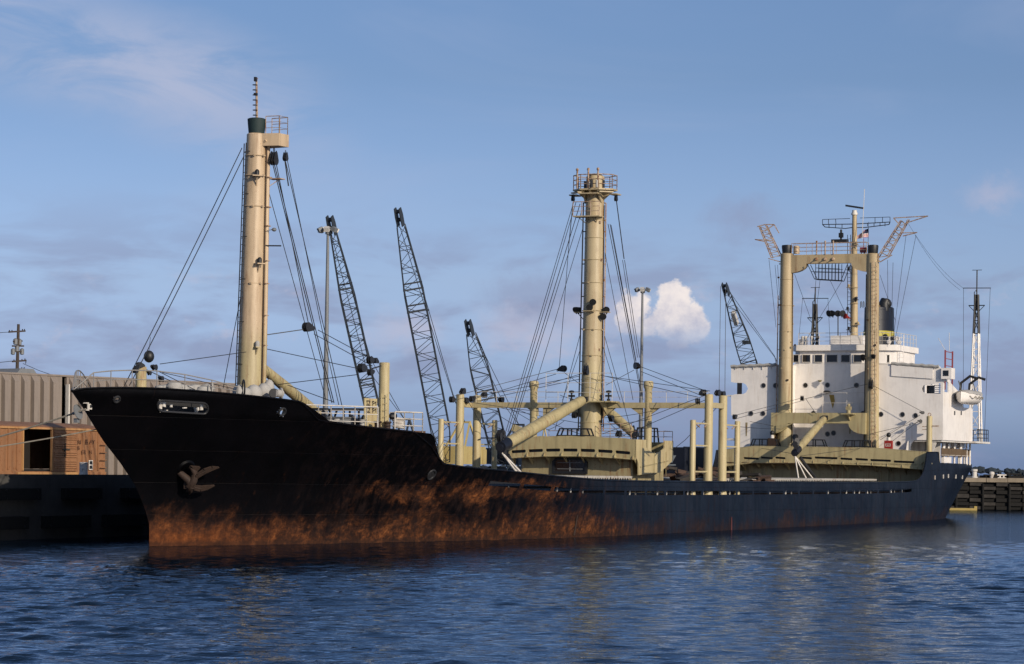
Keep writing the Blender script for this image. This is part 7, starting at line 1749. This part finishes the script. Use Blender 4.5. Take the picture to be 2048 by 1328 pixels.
# high mast lights
def high_mast(px_t, py_t, px_b, p, label):
    s_, z = at_p(px_t, py_t, p); b = S(at_p(px_b, 800, p)[0] - 0.02, p, QZ)
    o = empty('high_mast_light', b); on_ship(o); tag(o, label, 'light mast', 'high mast lights of the port yard')
    t = S(s_, p, z)
    def bl(mb, name, mat): r = mb.build(name, mat, o); r.location = -b; return r
    m = MB(); m.cyl(b, t, 0.24, 0.10, n=12); bl(m, 'pole', M['galv'])
    m = MB(); m.ring(t + Vector((0, 0, 0.1)), (0, 0, 1), 0.42, 0.05, 16, 6); m.cyl(t - Vector((0, 0, 0.2)), t + Vector((0, 0, 0.35)), 0.2, n=10); bl(m, 'lamp_ring', M['galv'])
    for k in range(6):
        a = k * math.pi / 3 + 0.3; d = Vector((math.cos(a), math.sin(a), 0)); c = t + d * 0.62 + Vector((0, 0, 0.15))
        rot = Matrix.Rotation(a, 3, 'Z') @ Matrix.Rotation(0.5, 3, 'Y')
        m = MB(); m.box(c, (0.36, 0.38, 0.26), rot); m.box(c + rot @ Vector((0, 0, -0.15)), (0.42, 0.44, 0.03), rot); m.bar(c, t + Vector((0, 0, 0.1)), 0.06); bl(m, 'lamp_head', M['lamp_white'] if k % 2 else M['galv'])
high_mast(656, 463, 651, -25, 'high mast light with pale lamp heads behind the leftmost crane boom')
high_mast(1285, 582, 1282, -25, 'high mast light with six lamp heads against the white cumulus cloud')

# lattice boom crawler cranes
def crane(head, foot, w, p, label, pend, cab=False, bands=(), hook=True, blocks=(), pale=None):
    H = P(*head, p); Fq = P(*foot, p); Fq.z = max(Fq.z, QZ + 1.4); d = (H - Fq); L = d.length; d.normalize()
    base = S(Fq.x + 1.6, p, QZ); o = empty('crawler_crane', base); on_ship(o); tag(o, label, 'crane', 'lattice boom cranes in the port yard')
    def bl(mb, name, mat): r = mb.build(name, mat, o); r.location = -base; return r
    side = Vector((0, 1, 0)); side = (side - d * side.dot(d)).normalized(); up = d.cross(side).normalized()
    # square section seen nearly corner on
    c45 = math.cos(R(24)); s45 = math.sin(R(24))
    e1 = side * c45 + up * s45; e2 = up * c45 - side * s45
    hd = 1.75; N = int(L / (w * 0.64)); tp = 0.32
    def k(t):   # section half width along the boom
        a = (1 - t)
        return w / 2 * min(1.0, 0.27 + 0.73 * min(1, a / tp)) * min(1.0, 0.35 + 0.65 * t / 0.12)
    T0 = 1 - hd / L
    def c(t, i): q = k(t); return Fq + d * (L * t) + e1 * (q if i in (0, 3) else -q) + e2 * (q if i < 2 else -q)
    m = MB(); th = 0.085
    ts = [T0 * j / N for j in range(N + 1)]
    for i in range(4):
        for a, b in zip(ts, ts[1:]): m.cyl(c(a, i), c(b, i), 0.056, n=5, cap=False)
    for j, (a, b) in enumerate(zip(ts, ts[1:])):
        for i in range(4):
            n = (i + 1) % 4
            m.cyl(c(a, i if j % 2 else n), c(b, n if j % 2 else i), 0.029, n=4, cap=False)
            if j % 2 == 0: m.cyl(c(a, i), c(a, n), 0.03, n=4, cap=False)
    bl(m, 'lattice_boom', M['crane'])
    m = MB(); q = min(k(T0), 0.27)
    for sg in (-1, 1):
        m.prism([(-q * 1.05, 0), (q * 1.05, 0), (q * 1.3, hd * 0.55), (q * 0.9, hd), (-q * 0.7, hd), (-q * 1.2, hd * 0.6)], lambda a, b, e: Fq + d * (L * T0 + b) + up * (-a if up.x > 0 else a) + side * e, sg * q * 0.9 - 0.04, sg * q * 0.9 + 0.04)
    for b in (0.35, 0.8): m.cyl(Fq + d * (L * T0 + hd * b) - side * q, Fq + d * (L * T0 + hd * b) + side * q, q * 0.7, n=14)
    bl(m, 'boom_head', M['crane'])
    for t in bands:
        t0, ext = t; m = MB(); A = c(t0, 0); 
        pts = [c(t0, i) for i in range(4)]
        for i in range(4): m.bar(pts[i], pts[(i + 1) % 4], 0.14)
        m.bar(pts[0] if pts[0].x > pts[1].x else pts[1], (pts[0] if pts[0].x > pts[1].x else pts[1]) + Vector((ext, 0, 0)), 0.14); bl(m, 'catwalk_band', M['crane'])
    for t0 in blocks:
        m = MB(); q = Fq + d * (L * t0) + up * (w * 0.55 * (1 if up.x > 0 else -1)); m.box(q, (0.7, 0.7, 0.4)); bl(m, 'sheave_block', M['crane'])
    if pale is not None:
        m = MB(); q = Fq + d * (L * pale); m.bar(q - d * 0.9, q + d * 0.9, 0.6, 0.4); bl(m, 'name_panel', M['lamp_white'])
    # machinery house, tracks, gantry
    cm = M['crane_cab'] if cab else M['crane']
    m = MB(); m.box(base + Vector((1.6, 0, 2.0)), (5.2, 3.0, 1.7)); m.box(base + Vector((-1.4, 1.0, 2.0)), (1.4, 1.1, 1.6)); m.box(base + Vector((3.9, 0, 1.9)), (0.9, 3.1, 1.4)); bl(m, 'machinery_house', cm)
    for sg in (-1, 1):
        m = MB(); m.prism_p([(base.x - 2.9, QZ + 0.45), (base.x - 2.5, QZ), (base.x + 2.9, QZ), (base.x + 3.3, QZ + 0.45), (base.x + 2.9, QZ + 0.95), (base.x - 2.5, QZ + 0.95)], p + sg * 1.9 - 0.4, p + sg * 1.9 + 0.4); bl(m, 'crawler_track', M['black'])
    m = MB(); G = base + Vector((2.6, 0, 5.2))
    for sg in (-1, 1): m.bar(base + Vector((0.4, sg * 1.0, 2.8)), G + Vector((0, sg * 0.5, 0)), 0.16); m.bar(base + Vector((3.4, sg * 1.0, 2.8)), G + Vector((0, sg * 0.5, 0)), 0.16)
    m.bar(G + Vector((0, -0.6, 0)), G + Vector((0, 0.6, 0)), 0.2); bl(m, 'gantry', cm)
    m = MB(); A = Fq + d * (L - hd * 0.5)
    for sg, f in zip((-0.4, 0.4), pend): m.cyl(A + side * sg * 0.6, P(*f, p) + side * sg * 0.6, 0.035, n=4); m.cyl(P(*f, p) + side * sg * 0.6, G, 0.035, n=4)
    bl(m, 'pendant_line', M['wire'])
    if hook:
        m = MB(); X = H + up * (0.4 if up.x < 0 else -0.4)
        for sg in (-0.3, 0.3): m.cyl(X + side * sg, Vector((X.x + 0.05, X.y, QZ + 2)) + side * sg * 1.2, 0.03, n=4)
        bl(m, 'hoist_line', M['wire'])
crane((659, 432), (768, 925), 1.25, -40, 'leftmost dark lattice crane boom leaning behind the fore mast rigging', ((735, 715), (737, 735)), False, ((0.72, 0.2), (0.33, 0.2)), False)
crane((795, 416), (893, 930), 1.75, -40, 'tallest dark lattice crane boom with two dark bands, left of centre', ((905, 800), (913, 800)), True, ((0.70, 0.3), (0.615, 0.5)), False)
crane((935, 640), (1004, 930), 1.75, -40, 'short dark lattice crane boom behind the starboard derrick posts', ((1010, 800), (1014, 812)), False, ((0.48, 0.6),), False)
crane((1448, 567), (1562, 935), 1.75, -30, 'dark lattice crane boom rising just left of the white bridge', ((1545, 712), (1556, 718)), False, ((0.56, 0.3),), True, (0.66,), 0.82)

# dark freight container on the quay
def container():
    s0, zt = at_p(1368, 893, -14); L, w, z0 = 6.06, 2.44, QZ; o = empty('freight_container', S(s0, -14, z0)); on_ship(o); B = Vector(S(s0, -14, z0))
    tag(o, 'dark navy freight container on the quay behind the tall derrick posts', 'container')
    def bl(mb, name, mat): r = mb.build(name, mat, o); r.location = -B; return r
    m = MB(); m.sbox(s0, s0 + L, -14 - w, -14, z0 + 0.02, zt - 0.06); bl(m, 'box', M['navy'])
    for i in range(20):
        m = MB(); a = s0 + 0.2 + i * 0.285; m.prism_z([(a, -14.0), (a + 0.04, -13.97), (a + 0.14, -13.97), (a + 0.18, -14.0)], z0 + 0.15, zt - 0.15); bl(m, 'corrugation', M['navy'])
    m = MB()
    for a in (s0, s0 + L - 0.12): m.sbox(a, a + 0.12, -14.05, -13.93, z0, zt)
    m.sbox(s0 - 0.01, s0 + L + 0.01, -14.02, -13.93, zt - 0.12, zt + 0.003); m.sbox(s0 - 0.01, s0 + L + 0.01, -14.02, -13.93, z0, z0 + 0.14)
    for a in (-14 - w, -14.06): m.sbox(s0 - 0.02, s0 + 0.06, a, a + 0.12, z0, zt - 0.01)
    bl(m, 'corner_frame', M['navy'])
    # pale device and two bars on the forward end door
    m = MB(); yc = -15.3; zc = zt - 1.15; X = s0 - 0.03
    m.prism([(-0.55, 0.35), (-0.3, 0.35), (-0.12, -0.3), (-0.35, -0.3)], lambda a, b, e: S(X - e, yc + a, zc + b), 0.0, 0.012); m.prism([(0.0, -0.1), (0.3, 0.35), (0.58, 0.35), (0.4, 0.05), (0.22, -0.3), (0.0, -0.3)], lambda a, b, e: S(X - e, yc + a, zc + b), 0.0, 0.012)
    m.box(S(X - 0.006, yc, zc - 0.5), (0.012, 1.1, 0.12)); m.box(S(X - 0.006, yc, zc - 0.75), (0.012, 1.1, 0.12)); bl(m, 'device', M['letter_pale'])
container()
